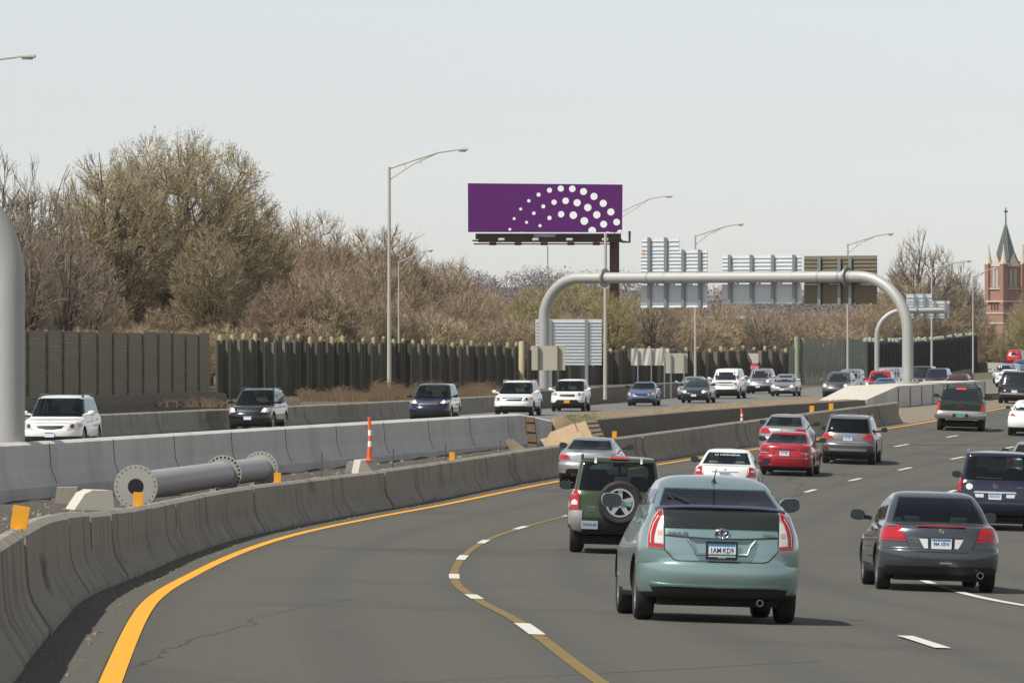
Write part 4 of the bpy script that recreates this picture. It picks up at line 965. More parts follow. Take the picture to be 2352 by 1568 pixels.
kind(grid_sheet('opposite_road', DS, lambda d: (XL(d) - .5, XO(d) + .3), lambda x, d: Gopp(x, d), ASPH2, nu=6))
kind(grid_sheet('verge', DS, lambda d: (XL(d) - 260, XL(d) - .4), lambda x, d: Gopp(x, d) - .02, GRND, nu=8))
kind(grid_sheet('far_verge', frange(12, 640, 8), lambda d: (XA(d) + 26.9, XA(d) + 300), lambda x, d: Groad(XA(d) + 27, d) - .02, GRND, nu=3))
def floor_z(x, d):
    a, b = XO(d), XA(d) - 1.3; u = min(1, max(0, (x - a) / max(.1, b - a)))
    base = interp(d, KZM); edge = Groad(XA(d) - 1.3, d) - .06
    w = max(0, (u - .78) / .22); z = base + (edge - base) * w
    z += .05 * math.sin(d * .9 + x * 1.7) * math.sin(d * .37 - x) * (1 - w)
    return z
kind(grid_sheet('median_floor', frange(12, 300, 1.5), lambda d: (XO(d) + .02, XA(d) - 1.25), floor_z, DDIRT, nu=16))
kind(grid_sheet('median_strip', frange(300, 640, 4), lambda d: (XO(d) + .2, XA(d) - 1.5), lambda x, d: Gopp(XO(d), d) + .12 + (Groad(XA(d), d) - Gopp(XO(d), d)) * min(1, max(0, (x - XO(d)) / (XA(d) - XO(d)))), DIRT, nu=8))
# gravel apron past the end of the near barrier
kind(grid_sheet('gravel_apron', frange(206, 300, 2), lambda d: (XA(d) - 1.3 - 5.2 * min(1, max(0, (d - 232) / 6)), XA(d) - .3), lambda x, d: Groad(x, d) + .008, SAND, nu=6))
# painted lines
def stripe(name, off, w, d0, d1, m, dz=.008, dash=None, step=1.0):
    V, Fc = [], []
    def seg(a, b):
        ds = frange(a, b, step); base = len(V)
        for d in ds:
            for s in (-w/2, w/2):
                o = (off(d) if callable(off) else off) + s; p = lane(d, o); V.append((p.x, p.y, p.z + dz))
        for j in range(len(ds) - 1): Fc.append((base + 2*j, base + 2*j + 1, base + 2*j + 3, base + 2*j + 2))
    if dash:
        per, ln, ph = dash; d = d0 + ph
        while d < d1: seg(d, min(d + ln, d1)); d += per
    else: seg(d0, d1)
    return kind(mesh_obj(name, V, Fc, m))
stripe('yellow_edge_line', 0, .17, 14, 560, YEL)
stripe('old_lane_line', 3.80, .13, 14, 150, OLDY, dz=.006)
OFFB = 4.03
def dash_at(pts, off, name, ln=3.0, w=.16):
    V, Fc = [], []
    for d in pts:
        ds = frange(d - ln/2, d + ln/2, .6); base = len(V)
        for q in ds:
            for s in (-w/2, w/2): p = lane(q, off + s); V.append((p.x, p.y, p.z + .012))
        for j in range(len(ds) - 1): Fc.append((base + 2*j, base + 2*j + 1, base + 2*j + 3, base + 2*j + 2))
    return kind(mesh_obj(name, V, Fc, WHT_P))
dash_at([15.5, 28, 40.4, 52.9, 67.6, 82.4, 94.5, 107, 120.6] + [133 + 12.4 * i for i in range(24)], 3.80, 'lane_dashes')
dash_at([52.4 + 12.06 * i for i in range(-3, 30) if i != 1], 7.6, 'lane_dashes')
stripe('solid_lane_line', 11.42, .17, 14, 93.5, WHT_P, dz=.012)
dash_at([104 + 12.2 * i for i in range(0, 26)], 11.42, 'lane_dashes')
dash_at([62 + 12.2 * i for i in range(0, 28)], 15.2, 'lane_dashes')
# tar seam across the lanes in the foreground
def ground_strip(name, pts, w, m, dz=.005):
    V, Fc = [], []
    for i, (x, y) in enumerate(pts):
        V.append((x, y - w/2, Groad(x, y - w/2) + dz)); V.append((x, y + w/2, Groad(x, y + w/2) + dz))
    for i in range(len(pts) - 1): Fc.append((2*i, 2*i+2, 2*i+3, 2*i+1))
    return kind(mesh_obj(name, V, Fc, m))
rs = random.Random(5)
def crack(x0, y0, x1, y1, n, wob, w):
    pts = []; o = 0
    for i in range(n + 1):
        o = o * .85 + rs.uniform(-wob, wob); u = i / n; pts.append((x0 + (x1 - x0) * u + o * .35, y0 + (y1 - y0) * u + o))
    ground_strip('tar_seam', pts, w, SEAM, dz=.005)
crack(-3.15, 42.0, -1.9, 64.5, 90, .16, .07); crack(-1.9, 64.5, -.4, 80, 40, .16, .05)
crack(-3.0, 38, 2.6, 47.5, 50, .12, .03)
crack(10, 203, 24, 215, 40, .3, .35); crack(8, 150, 9.4, 190, 50, .6, .18); crack(-3, 98, 7.5, 108, 40, .25, .07)
# ------------------------------------------------------------------ concrete barriers
def sweep_barrier(name, path, prof, m, label, cat, group=None, rib=None, seg0=0.0, capmat=None):
    """prof: list of (side offset, height); side + faces the traffic"""
    V, Fc, mi = [], [], []; npf = len(prof); s = seg0
    for i, p in enumerate(path):
        t = (path[min(i+1, len(path)-1)] - path[max(i-1, 0)]); t.z = 0; t.normalize(); nrm = Vector((t.y, -t.x, 0))
        if i: s += (path[i] - path[i-1]).length
        for a, h in prof:
            if rib and a > .02 and .06 < h < .62:
                k = (s % .42) / .42; a = a - (.032 if k < .38 else 0) * min(1, (.62 - h) * 5)
            V.append(p + nrm * a + Vector((0, 0, h)))
    for i in range(len(path) - 1):
        for j in range(npf - 1): Fc.append((i*npf + j, (i+1)*npf + j, (i+1)*npf + j + 1, i*npf + j + 1))
    Fc.append(tuple(range(npf))); Fc.append(tuple((len(path)-1)*npf + j for j in range(npf))[::-1])
    o = mesh_obj(name, V, Fc, m); tag(o, label, cat, group)
    me = o.data; bm = bmesh.new(); bm.from_mesh(me); bmesh.ops.recalc_face_normals(bm, faces=bm.faces[:]); bm.to_mesh(me); bm.free()
    return o
JN = [(.28, 0), (.28, .07), (.265, .09), (.205, .18), (.125, .31), (.09, .42), (.075, .56), (.055, .88), (-.02, .935), (-.10, .935), (-.115, .9), (-.15, .4), (-.34, .08), (-.34, 0)]
rb = random.Random(11)
d = 24.0; i = 0
while d < 234:
    d2 = d + 6.1; step = .14 if d < 150 else .3
    ds = frange(d + .02, d2 - .03, step); jx, jz = rb.uniform(-.02, .02), rb.uniform(-.012, .012)
    path = []
    for q in ds:
        p = lane(q, -.98 + jx); p.z = Groad(p.x, p.y) - .015 + jz; path.append(p)
    if d > 38:
        i += 1
        lab = 'ribbed grey concrete barrier section along the yellow line, ' + (ordinal(i) + ' visible from the left edge' if i < 59 else 'far end')
    else: lab = 'ribbed grey concrete barrier section just outside the left edge, nearest of the row' if d > 31 else 'ribbed grey concrete barrier section outside the photo, before the nearest one'
    sweep_barrier('barrier_section', path, JN, CONC, lab, 'barrier', 'ribbed concrete barrier sections along the yellow line', rib=True, seg0=i * .1)
    d = d2
# far side barrier
JF = [(-.12, .82), (.02, .82), (.06, .4), (.10, .3), (.27, .08), (.27, 0)][::-1] + [(-.16, .1), (-.16, 0)]
JF = [(.27, 0), (.27, .08), (.12, .28), (.07, .38), (.035, .80), (-.05, .86), (-.12, .86), (-.16, .3), (-.33, .08), (-.33, 0)]
d = 178.0; i = 0
while d < 420:
    i += 1; d2 = d + 7.5; ds = frange(d + .03, d2 - .03, .35 if d < 300 else 1.8); path = []
    for q in ds: path.append(Vector((XL(q) + .1, q, ZO(q) - .02)))
    pr = JF if d < 285 else [(.2, 0), (.16, .96), (.06, 1.02), (-.12, 1.02), (-.16, 0)]
    sweep_barrier('barrier_section', path, pr, CONC if d < 285 else CONCD, ('ribbed' if d < 285 else 'plain') + ' grey concrete barrier section beyond the oncoming cars, ' + ordinal(i) + ' from the left', 'barrier', 'barrier sections along the outer edge of the far carriageway', rib=d < 285)
    d = d2
# median wall: tall smooth wall between the two carriageways
def mwall_path(d0, d1, st): return [Vector((XO(q) + .42, q, interp(q, KZM) - .1)) for q in frange(d0, d1, st)]
V, Fc, mi = [], [], []
ds = frange(84, 242, 1.0)
def mtop(q):
    t = interp(q, [(84, 2.6), (100, 2.35), (150, 1.68), (190, 1.40), (231, 1.14), (242, 1.0)])
    return t
def mtop2(q): return mtop(q) if q < 229 else mtop(229) - (mtop(229) - .62) * min(1, ((q - 229) / 9.5)) ** 1.1 if q < 238.5 else .62
for i, q in enumerate(ds):
    x = XO(q) + .42; zt = mtop2(q); zb = interp(q, KZM) - .3
    for a, z in ((.32, zb), (.32, max(zb + .05, zt - 1.25)), (.22, max(zb + .06, zt - 1.2)), (.05, max(zb + .1, zt - .75)), (.0, zt - .08), (-.13, zt), (-.30, zt), (-.32, zt - .03), (-.32, zb)): V.append((x + a, q, z))
np_ = 9
for i in range(len(ds) - 1):
    for j in range(np_ - 1): Fc.append((i*np_ + j, (i+1)*np_ + j, (i+1)*np_ + j + 1, i*np_ + j + 1))
Fc.append(tuple(range(np_))); Fc.append(tuple((len(ds)-1)*np_ + j for j in range(np_))[::-1])
mw = tag(mesh_obj('median_wall', V, Fc, CONCL), 'tall smooth light grey concrete wall between the two carriageways, behind the flanged pipe', 'wall')
for q in frange(90, 228, 8.0)[:-1]:
    bm = bmesh.new(); x = XO(q) + .42; zt = mtop(q)
    for k, (a, z) in enumerate(((.325, zt - 1.6), (.225, zt - 1.2), (.055, zt - .75), (.005, zt - .05))):
        if k: tube(bm, [(x + pa, q, pz), (x + a, q, z)], .012, 4)
        pa, pz = a, z
    bm_obj('joint', bm, mat('joint_dark', (.05, .05, .05), .9), mw)
# retaining wall under the dirt berm, runs into the gantry foundation
RW = [(2.9, 236, .70), (5.4, 242, .80), (8.3, 249, .92), (12.6, 258.5, 1.05), (17.4, 268, 1.18)]
def rw(t):
    k = t * (len(RW) - 1); i = min(int(k), len(RW) - 2); u = k - i; a, b = RW[i], RW[i+1]
    return Vector(tuple(a[j] + (b[j] - a[j]) * u for j in range(3)))
V, Fc = [], []
for i in range(25):
    p = rw(i / 24)
    V += [(p.x + .12, p.y - .05, -.4), (p.x, p.y, p.z), (p.x - .3, p.y + .13, p.z), (p.x - .3, p.y + .13, -.4)]
for i in range(24):
    for j in range(3): Fc.append((4*i + j, 4*i + 4 + j, 4*i + 5 + j, 4*i + j + 1))
Fc += [(0, 1, 2, 3), (99, 98, 97, 96)]
tag(mesh_obj('retaining_wall', V, Fc, CONCD), 'low dark concrete retaining wall holding the sandy dirt beside the far carriageway', 'wall')
V, Fc = [], []; rnd = random.Random(3)
for i in range(49):
    a = rw(i / 48); dd = 236 + 72 * (i / 48); b = Vector((XO(dd) + .1, dd, ZO(dd) + .02))
    for j in range(13):
        u = j / 12; p = Vector((a.x - .28, a.y + .13, a.z + .01)).lerp(b, u); p.z += .30 * math.sin(math.pi * u) + (rnd.uniform(-.05, .06) if 0 < j < 12 else 0); V.append(p)
for i in range(48):
    for j in range(12): Fc.append((i*13 + j, i*13 + j + 1, (i+1)*13 + j + 1, (i+1)*13 + j))
k0 = len(V)
for j in range(13): V.append(Vector((V[j].x, V[j].y - .3, -.5)))
for j in range(12): Fc.append((j, k0 + j, k0 + j + 1, j + 1))
kind(mesh_obj('dirt_berm', V, Fc, DIRT, smooth=True))
# gantry foundation: pale sloped end, long block
def wedge():
    f0, f1, f2 = Vector((17.45, 268.1, 0)), Vector((19.4, 273.5, 0)), Vector((26.5, 305, 0))
    bx = Vector((-2.5, .6, 0)); V = []; z = [(1.18, -.2), (1.80, -.2), (1.72, -.2)]
    for p, (zt, zb) in zip((f0, f1, f2), z):
        for q in (p, p + bx): V += [(q.x, q.y, zb), (q.x, q.y, zt)]
    V = [Vector(v) for v in V]
    V[3].z = 1.05; Fc = [(0, 1, 3, 2), (0, 4, 5, 1), (4, 8, 9, 5), (2, 3, 7, 6), (6, 7, 11, 10), (8, 10, 11, 9), (0, 2, 6, 4), (4, 6, 10, 8)]
    o = mesh_obj('gantry_foundation', V, Fc + [(1, 5, 7, 3), (5, 9, 11, 7)], [CONCL, CONCB], mi=[0]*8 + [1]*2)
    return o
fo = tag(wedge(), 'long concrete foundation with a pale sloped end under the right gantry leg', 'foundation')
for k in range(9):
    t = k / 8; p = Vector((19.4, 273.5, 0)).lerp(Vector((26.5, 305, 0)), t); bm = bmesh.new()
    box(bm, p.x - .01, p.x + .03, p.y - .05, p.y + .05, .2, 1.70); bm_obj('joint', bm, mat('joint_dark', (.05, .05, .05), .9), fo)
# median wall continuing past the foundation, and the distant barriers
V = []
for q in frange(305.3, 420, 4): x = 26.6 + (q - 305.3) * .31; V += [(x, q, -.5), (x, q, 1.0 - (q - 305) * .004), (x - .3, q, 1.0 - (q - 305) * .004), (x - .3, q, -.5)]
n = len(V) // 4; Fc = [(4*i + j, 4*i + 4 + j, 4*i + 5 + j, 4*i + j + 1) for i in range(n - 1) for j in range(3)] + [(0, 1, 2, 3)]
tag(mesh_obj('median_barrier', V, Fc, CONCD), 'low dark median barrier running on to the right past the end of the gantry foundation', 'wall')
def wallpx(name, pts, h, m, label, cat='barrier', t=.3):
    V = []
    for px, py, dd in pts:
        p = P(px, py, dd); V += [(p.x, p.y, p.z), (p.x, p.y, p.z + h), (p.x, p.y + t, p.z + h), (p.x, p.y + t, p.z - .4)]
    n = len(pts); Fc = [(4*i + j, 4*i + 4 + j, 4*i + 5 + j, 4*i + j + 1) for i in range(n - 1) for j in range(3)] + [(0, 1, 2, 3), tuple(4*(n-1) + j for j in (3, 2, 1, 0))]
    return tag(mesh_obj(name, V, Fc, m), label, cat)
wallpx('guard_wall', [(2100, 893, 440), (2150, 880, 470), (2185, 870, 490), (2215, 862, 510), (2235, 860, 525)], .55, CONCD, 'dark curved barrier climbing in front of the right end of the green noise wall')
wallpx('pale_barrier', [(2245, 846, 640), (2300, 848, 630), (2346, 852, 620), (2420, 856, 615)], .75, CONCB, 'pale concrete barrier below the bare trees at the far right')
wallpx('ledge_wall', [(40, 940, 255), (235, 934, 270), (490, 921, 300), (520, 928, 304)], .55, CONCD, 'low dark concrete ledge at the foot of the plank noise wall', 'wall')
V=[]
def thick(bm, t):
    r = bmesh.ops.extrude_face_region(bm, geom=bm.faces[:])
    for v in r['geom']:
        if isinstance(v, bmesh.types.BMVert): v.co.y += t
# ------------------------------------------------------------------ timber noise walls
TIM = mat('weathered_timber', (.155, .138, .10), .92, var=.9, vscale=2, col2=(.075, .068, .052), detail=8, streak=(1, 1, .12), bump=.5, bscale=12)
TIMH = mat('plank_timber', (.29, .25, .175), .92, var=.85, vscale=3, col2=(.21, .185, .135), detail=8, streak=(.25, .25, 7), bump=.5, bscale=8)
TIML = mat('post_timber', (.19, .172, .12), .9, var=.7, vscale=4, col2=(.11, .10, .075), streak=(1, 1, .2))
TIMP = mat('plank_post', (.22, .195, .145), .92, var=.6, vscale=4)
TIM2 = mat('timber_grey', (.24, .215, .165), .92, var=.9, vscale=2.6, col2=(.13, .118, .09), streak=(1, 1, .2)); TIM3 = mat('timber_black', (.085, .076, .058), .92, var=.9, vscale=2.6, col2=(.05, .045, .035), streak=(1, 1, .2))  # tones mixed panel by panel to echo lit and dark strips
SUNTOP = mat('sunlit_post_top', (.36, .32, .18), .9, var=.7, vscale=5, col2=(.25, .22, .13))  # sunlight on the post tops, put into a pale wood colour
TIMG = mat('green_timber', (.27, .31, .26), .92, var=.7, vscale=4, col2=(.19, .22, .185), streak=(1, 1, .15))
def gz(py, d): return HC - (py - YH) / F * d
# flat plank wall on the left
w1 = empty('plank_noise_wall', P(270, 930, 305)); tag(w1, 'flat noise wall of dark horizontal planks between posts at the far left', 'wall'); inv = Matrix.Translation(-w1.location)
pts = [(20, 757, 322), (480, 766, 350)]
def w1p(px):
    u = (px - 20) / 460; d = 264 + 86 * u; zt = gz(757 + 9 * u, d); return Vector(((px - CX) / F * d, d, zt))
posts = [20, 62, 106, 143, 181, 222, 258, 292, 327, 362, 394, 425, 455, 482]
for i in range(len(posts) - 1):
    a, b = w1p(posts[i]), w1p(posts[i+1]); bm = bmesh.new(); H_ = 4.6; nb = 22; dirv = (b - a); dirv.z = 0; nrm = Vector((dirv.y, -dirv.x, 0)).normalized()
    j = rb.uniform(-.05, .05)
    for k in range(nb):
        z0 = -H_ + H_ * k / nb; z1 = -H_ + H_ * (k + 1) / nb - .012; o_ = rb.uniform(-.015, .02)
        vs_ = [a + nrm * o_ + Vector((0, 0, z0 + j)), b + nrm * o_ + Vector((0, 0, z0 + j)), b + nrm * o_ + Vector((0, 0, z1 + j)), a + nrm * o_ + Vector((0, 0, z1 + j))]
        f = [bm.verts.new(v) for v in vs_]; g = [bm.verts.new(v - nrm * .12) for v in vs_]
        bm.faces.new(f); bm.faces.new(g[::-1])
        for q in range(4): bm.faces.new((f[q], g[q], g[(q+1) % 4], f[(q+1) % 4]))
    for v in bm.verts: v.co = inv @ v.co
    bm_obj('plank_panel', bm, TIMH, w1)
    bm = bmesh.new(); tube(bm, [a + nrm * .06 + Vector((0, 0, -H_)), a + nrm * .06 + Vector((0, 0, .05))], .075, 8)
    for v in bm.verts: v.co = inv @ v.co
    bm_obj('post', bm, TIMP, w1)
def serrated(name, ends, n, label, mpan, mpost, hgt, depth=1.1, pr=.20, capm=None, seed=1, zj=.10):
    """saw-tooth timber wall: every tooth is a post with a plank panel turned away from the road and a short return"""
    r = random.Random(seed); root = empty(name, P(*ends[0])); tag(root, label, 'wall'); inv = Matrix.Translation(-root.location)
    E = [P(*e) for e in ends]; L_ = [0]
    for i in range(len(E) - 1): L_.append(L_[-1] + (E[i+1] - E[i]).length)
    def at(s):
        i = 0
        while i < len(E) - 2 and L_[i+1] < s: i += 1
        return E[i].lerp(E[i+1], (s - L_[i]) / (L_[i+1] - L_[i]))
    for k in range(n):
        s0, s1 = L_[-1] * k / n, L_[-1] * (k + 1) / n; a, b = at(s0), at(s1); dv = (b - a); dv.z = 0; ln = dv.length; dv.normalize()
        nr = Vector((dv.y, -dv.x, 0))    # towards the road
        top = a.z + r.uniform(-zj, zj)
        f1 = a + nr * depth * .5; b1 = b - nr * depth * .5
        bm = bmesh.new()
        def slab(p, q, zt, np_):
            for t in range(np_):
                u0, u1 = t / np_ + .01, (t + 1) / np_ - .01; m0, m1 = p.lerp(q, u0), p.lerp(q, u1); zz = zt + r.uniform(-.04, .04)
                nn = (m1 - m0).cross(Vector((0, 0, 1))); nn.z = 0; nn.normalize(); nn *= .05; vv = []
                for z in (a.z - hgt, zz):
                    for m_ in (m0 + nn, m1 + nn, m1 - nn, m0 - nn): vv.append(bm.verts.new(Vector((m_.x, m_.y, z))))
                for q4 in ((0, 1, 5, 4), (1, 2, 6, 5), (2, 3, 7, 6), (3, 0, 4, 7), (4, 5, 6, 7)): bm.faces.new([vv[x] for x in q4])
        slab(f1, b1, top - .25, 5); slab(b1, b + nr * depth * .5, top - .28, 3)
        for v in bm.verts: v.co = inv @ v.co
        bm_obj('panel', bm, mpan if mpan is not TIM else r.choice((TIM, TIM, TIM2, TIM3)), root)
        bm = bmesh.new(); pz = top + r.uniform(-.08, .14)
        bq = b1 + nr * (pr * .9) - dv * (pr * 1.1); tube(bm, [Vector((bq.x, bq.y, a.z - hgt)), Vector((bq.x, bq.y, pz - .1)), Vector((bq.x, bq.y, pz))], [pr * 1.05, pr, pr * .8], 10)
        for v in bm.verts: v.co = inv @ v.co
        bm_obj('post', bm, mpost if not capm else mpan, root, smooth=50)
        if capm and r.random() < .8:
            bm = bmesh.new(); ch_ = r.uniform(.12, .75) ** 1.2; tube(bm, [Vector((bq.x, bq.y, pz - ch_)), Vector((bq.x, bq.y, pz - .05)), Vector((bq.x - .04, bq.y, pz + .07))], [pr * 1.03, pr * 1.04, pr * .5], 10)  # added cap, its pale colour stands in for sun on the post
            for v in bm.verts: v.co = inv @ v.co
            bm_obj('sunlit_top', bm, capm, root, smooth=50)
    return root
serrated('timber_noise_wall', [(486, 770, 351), (700, 776, 377), (950, 783, 410), (1192, 790, 445)], 30, 'dark saw-tooth timber noise wall with rounded posts in the left half, behind the brown weeds', TIM, TIML, 4.9, .62, .15, seed=4, capm=SUNTOP)
bm = bmesh.new(); p = P(1198, 880, 440); tube(bm, [(0, 0, -.9), (0, 0, 3.3), (0, 0, 3.4)], [.25, .23, .17], 12)
o = bm_obj('timber_post', bm, mat('cream_timber', (.50, .45, .27), .9, var=.6, vscale=2, col2=(.35, .33, .2), streak=(1, 1, .3)), smooth=50); o.location = p; tag(o, 'thick cream-coloured timber post at the right end of the left timber noise wall', 'post')
serrated('timber_noise_wall', [(1200, 796, 447), (1400, 798, 474), (1620, 799, 505), (1812, 801, 536)], 22, 'dark saw-tooth timber noise wall with widely spaced posts behind the blank signs', TIM, TIML, 4.3, .85, .17, seed=7, capm=SUNTOP)
# green stained wall
g = empty('green_noise_wall', P(1815, 870, 462)); tag(g, 'flat vertical-board noise wall with a faded green stain, left of the second gantry', 'wall'); inv = Matrix.Translation(-g.location)
def board_run(root, x0, x1, d0, d1, y0, y1, n, m, h=4.0):
    inv = Matrix.Translation(-root.location); bm = bmesh.new()
    for k in range(n):
        u = k / n; u2 = (k + 1) / n - .012; A = P(x0 + (x1 - x0) * u, y0 + (y1 - y0) * u, d0 + (d1 - d0) * u); B = P(x0 + (x1 - x0) * u2, y0 + (y1 - y0) * u2, d0 + (d1 - d0) * u2)
        o_ = .06 if k % 2 else 0
        vs_ = [A + Vector((0, -o_, -h)), B + Vector((0, -o_, -h)), B + Vector((0, -o_, 0)), A + Vector((0, -o_, 0))]
        f = [bm.verts.new(v) for v in vs_]; q = [bm.verts.new(v + Vector((0, .15, 0))) for v in vs_]
        bm.faces.new(f); bm.faces.new(q[::-1])
        for t in range(4): bm.faces.new((f[t], q[t], q[(t+1) % 4], f[(t+1) % 4]))
    for v in bm.verts: v.co = inv @ v.co
    bm_obj('board_panel', bm, m, root)
board_run(g, 1812, 1826, 455, 458, 800, 800, 3, TIMG); board_run(g, 1838, 1847, 466, 468, 776, 777, 2, TIM)
board_run(g, 1848, 1944, 468, 492, 777, 777, 24, TIMG); board_run(g, 1947, 1981, 493, 500, 779, 779, 9, TIMG)
for px, d_, y in ((1830, 462, 774), (1844, 467, 777), (1945.5, 492, 777)):
    bm = bmesh.new(); q = P(px, y, d_) - g.location; tube(bm, [q + Vector((0, -.25, -4)), q + Vector((0, -.25, .05))], .22, 10); bm_obj('post', bm, mat('pale_green_timber', (.33, .36, .27), .9, var=.5, vscale=3), g, smooth=50)
serrated('green_noise_wall', [(1983, 779, 505), (2060, 780, 538), (2130, 777, 575), (2180, 770, 604), (2238, 764, 642)], 36, 'dark saw-tooth green noise wall with pale post tops behind the second gantry', mat('green_timber_dark', (.055, .068, .058), .92, var=.6, vscale=4, col2=(.035, .045, .04)), mat('pale_green_timber', (.33, .36, .27)), 4.8, .7, .24, seed=9, zj=.04, capm=mat('pale_green_timber', (.33, .36, .27)))  # pale caps again paint the sunlit tops

# ------------------------------------------------------------------ gantries
STEEL = mat('galvanised_steel', (.42, .415, .40), .55, .25, var=.5, vscale=1.2, col2=(.38, .38, .365), bump=.15, bscale=10, detail=7)
STEELD = mat('galvanised_bracket', (.30, .33, .33), .5, .4, var=.4, vscale=3, col2=(.24, .26, .26))
ALU = mat('sign_back_aluminium', (.66, .69, .71), .5, .25, var=.35, vscale=2, col2=(.56, .59, .62))
ALUB = mat('sign_back_brown', (.20, .175, .12), .6, .2, var=.5, vscale=3, col2=(.14, .12, .085))
def arc(c, r, a0, a1, n, ax, up):
    return [c + ax * r * math.cos(math.radians(a0 + (a1 - a0) * i / n)) + up * r * math.sin(math.radians(a0 + (a1 - a0) * i / n)) for i in range(n + 1)]
def flange(bm, p, axis, r, t=.05, n=28):
    q = axis.to_track_quat('X', 'Z').to_matrix().to_4x4(); lathe(bm, [(.01, -t), (r, -t), (r, t), (.01, t)], Matrix.Translation(p) @ q, n=n)
gl, gr_ = P(1249, 892, 300), P(2085, 880, 287)
UP = Vector((0, 0, 1)); top = 7.42; r0 = .30
base = empty('sign_gantry', gl); tag(base, 'big galvanised tube arch gantry spanning the far carriageway with three blank sign backs', 'gantry'); inv = Matrix.Translation(-gl)
axL = (gr_ - gl); axL.z = 0; span = axL.length; axL.normalize()
R = 2.35; RR = 3.0
Lp = [gl, Vector((gl.x, gl.y, top - R - .15))] + arc(Vector((gl.x, gl.y, top - R)) + axL * R * 1.0, R, 180, 90, 14, axL, UP)
xj = 3.15
def loc(v): return inv @ v
pj1 = P(1389, 636, 300 - 13 * (1389 - 1249) / 836); pj2 = P(1945, 637, 287 + 13 * (2085 - 1945) / 836)
pj1.z = pj2.z = top
bm = bmesh.new(); tube(bm, [loc(p) for p in Lp] + [loc(pj1)], r0, 20); bm_obj('curved_leg', bm, STEEL, base, smooth=40)
Rp = [gr_, Vector((gr_.x, gr_.y, top - RR - .1))] + arc(Vector((gr_.x, gr_.y, top - RR)) - axL * RR, RR, 180, 90, 14, -axL, UP)
bm = bmesh.new(); tube(bm, [loc(p) for p in Rp] + [loc(pj2)], r0, 20)
flange(bm, loc(gr_ + Vector((0, 0, .05))), UP, .62, .04)
for k in range(12): a = k * math.pi / 6; q = loc(gr_) + Vector((.5 * math.cos(a), .5 * math.sin(a), 0)); tube(bm, [q, q + Vector((0, 0, .22))], .04, 6)
bm_obj('curved_leg', bm, STEEL, base, smooth=40)
bm = bmesh.new(); tube(bm, [loc(pj1), loc(pj1.lerp(pj2, .5)), loc(pj2)], r0, 24); bm_obj('cross_beam', bm, STEEL, base, smooth=40)
for pj in (pj1, pj2): bm = bmesh.new(); flange(bm, loc(pj), axL, .52); bm_obj('flange', bm, STEELD, base, smooth=40)
def beam_d(px): return 300 - 13 * (px - 1249) / 836
def sign_back(root, rects, brackets, m, d_of, name='sign_panel', slat=.19, beamy=None, off=.75, rib=True, twid=.16):
    """blank aluminium sign seen from behind: rects in picture coordinates, vertical brackets"""
    inv = Matrix.Translation(-root.location)
    for (x0, y0, x1, y1) in rects:
        bm = bmesh.new(); d0, d1 = d_of(x0) + off, d_of(x1) + off; A, B = P(x0, y0, d0), P(x1, y0, d1); bot = P(x0, y1, d0).z; hgt = A.z - bot
        n = max(1, int(hgt / slat)); tan = (B - A); tan.z = 0; wd = tan.length; tan.normalize(); nr = Vector((tan.y, -tan.x, 0))
        for k in range(n):
            z0, z1 = bot + hgt * k / n, bot + hgt * (k + 1) / n
            for (za, zb, o_) in ((z0 + .028, z1, 0), (z0, z0 + .028, .055 if rib else .012)):
                vv = [A + nr * o_, B + nr * o_]; f = []
                f = [bm.verts.new(loc2) for loc2 in [Vector((vv[0].x, vv[0].y, za)), Vector((vv[1].x, vv[1].y, za)), Vector((vv[1].x, vv[1].y, zb)), Vector((vv[0].x, vv[0].y, zb))]]
                g_ = [bm.verts.new(v.co - nr * (.03 + o_)) for v in f]
                bm.faces.new(f); bm.faces.new(g_[::-1])
                for q in range(4): bm.faces.new((f[q], g_[q], g_[(q+1) % 4], f[(q+1) % 4]))
        for v in bm.verts: v.co = inv @ v.co
        bm_obj(name, bm, m, root)
    for (px, y0, y1) in brackets:
        bm = bmesh.new(); dd = d_of(px); a, b = P(px, y0, dd + off - .16), P(px, y1, dd + off - .16)
        box(bm, a.x - twid/2, a.x + twid/2, a.y - .08, a.y + .08, b.z, a.z)
        for v in bm.verts: v.co = inv @ v.co
        bm_obj('bracket', bm, STEELD, root)
        if beamy:
            bm = bmesh.new(); c = Vector((a.x, dd, top)); flange(bm, c, axL, r0 + .05, .05, 20)
            box(bm, a.x - .06, a.x + .06, dd, a.y, top - .12, top + .12)
            for v in bm.verts: v.co = inv @ v.co
            bm_obj('clamp', bm, STEELD, root, smooth=40)
sign_back(base, [(1474, 545, 1560, 575), (1472, 574, 1625, 706)], [(1490, 545, 706), (1528, 545, 706), (1568, 573, 706), (1606, 573, 706)], ALU, beam_d, beamy=1)
sign_back(base, [(1659, 585, 1840, 697)], [(1675, 585, 697), (1725, 585, 697), (1774, 585, 697), (1823, 585, 697)], ALU, beam_d, beamy=1)
sign_back(base, [(1847, 588, 2014, 700)], [(1881, 588, 700), (1927, 592, 700), (1952, 590, 700)], ALUB, beam_d, beamy=1)
for px, py in ((1478, 575), (1477, 582), (1477, 633), (1474, 697), (1663, 689), (2000, 698)):
    bm = bmesh.new(); q = P(px, py, beam_d(px) + .68) - base.location; box(bm, q.x - .05, q.x + .05, q.y - .01, q.y, q.z - .06, q.z + .06); bm_obj('sticker', bm, PLATEY, base)
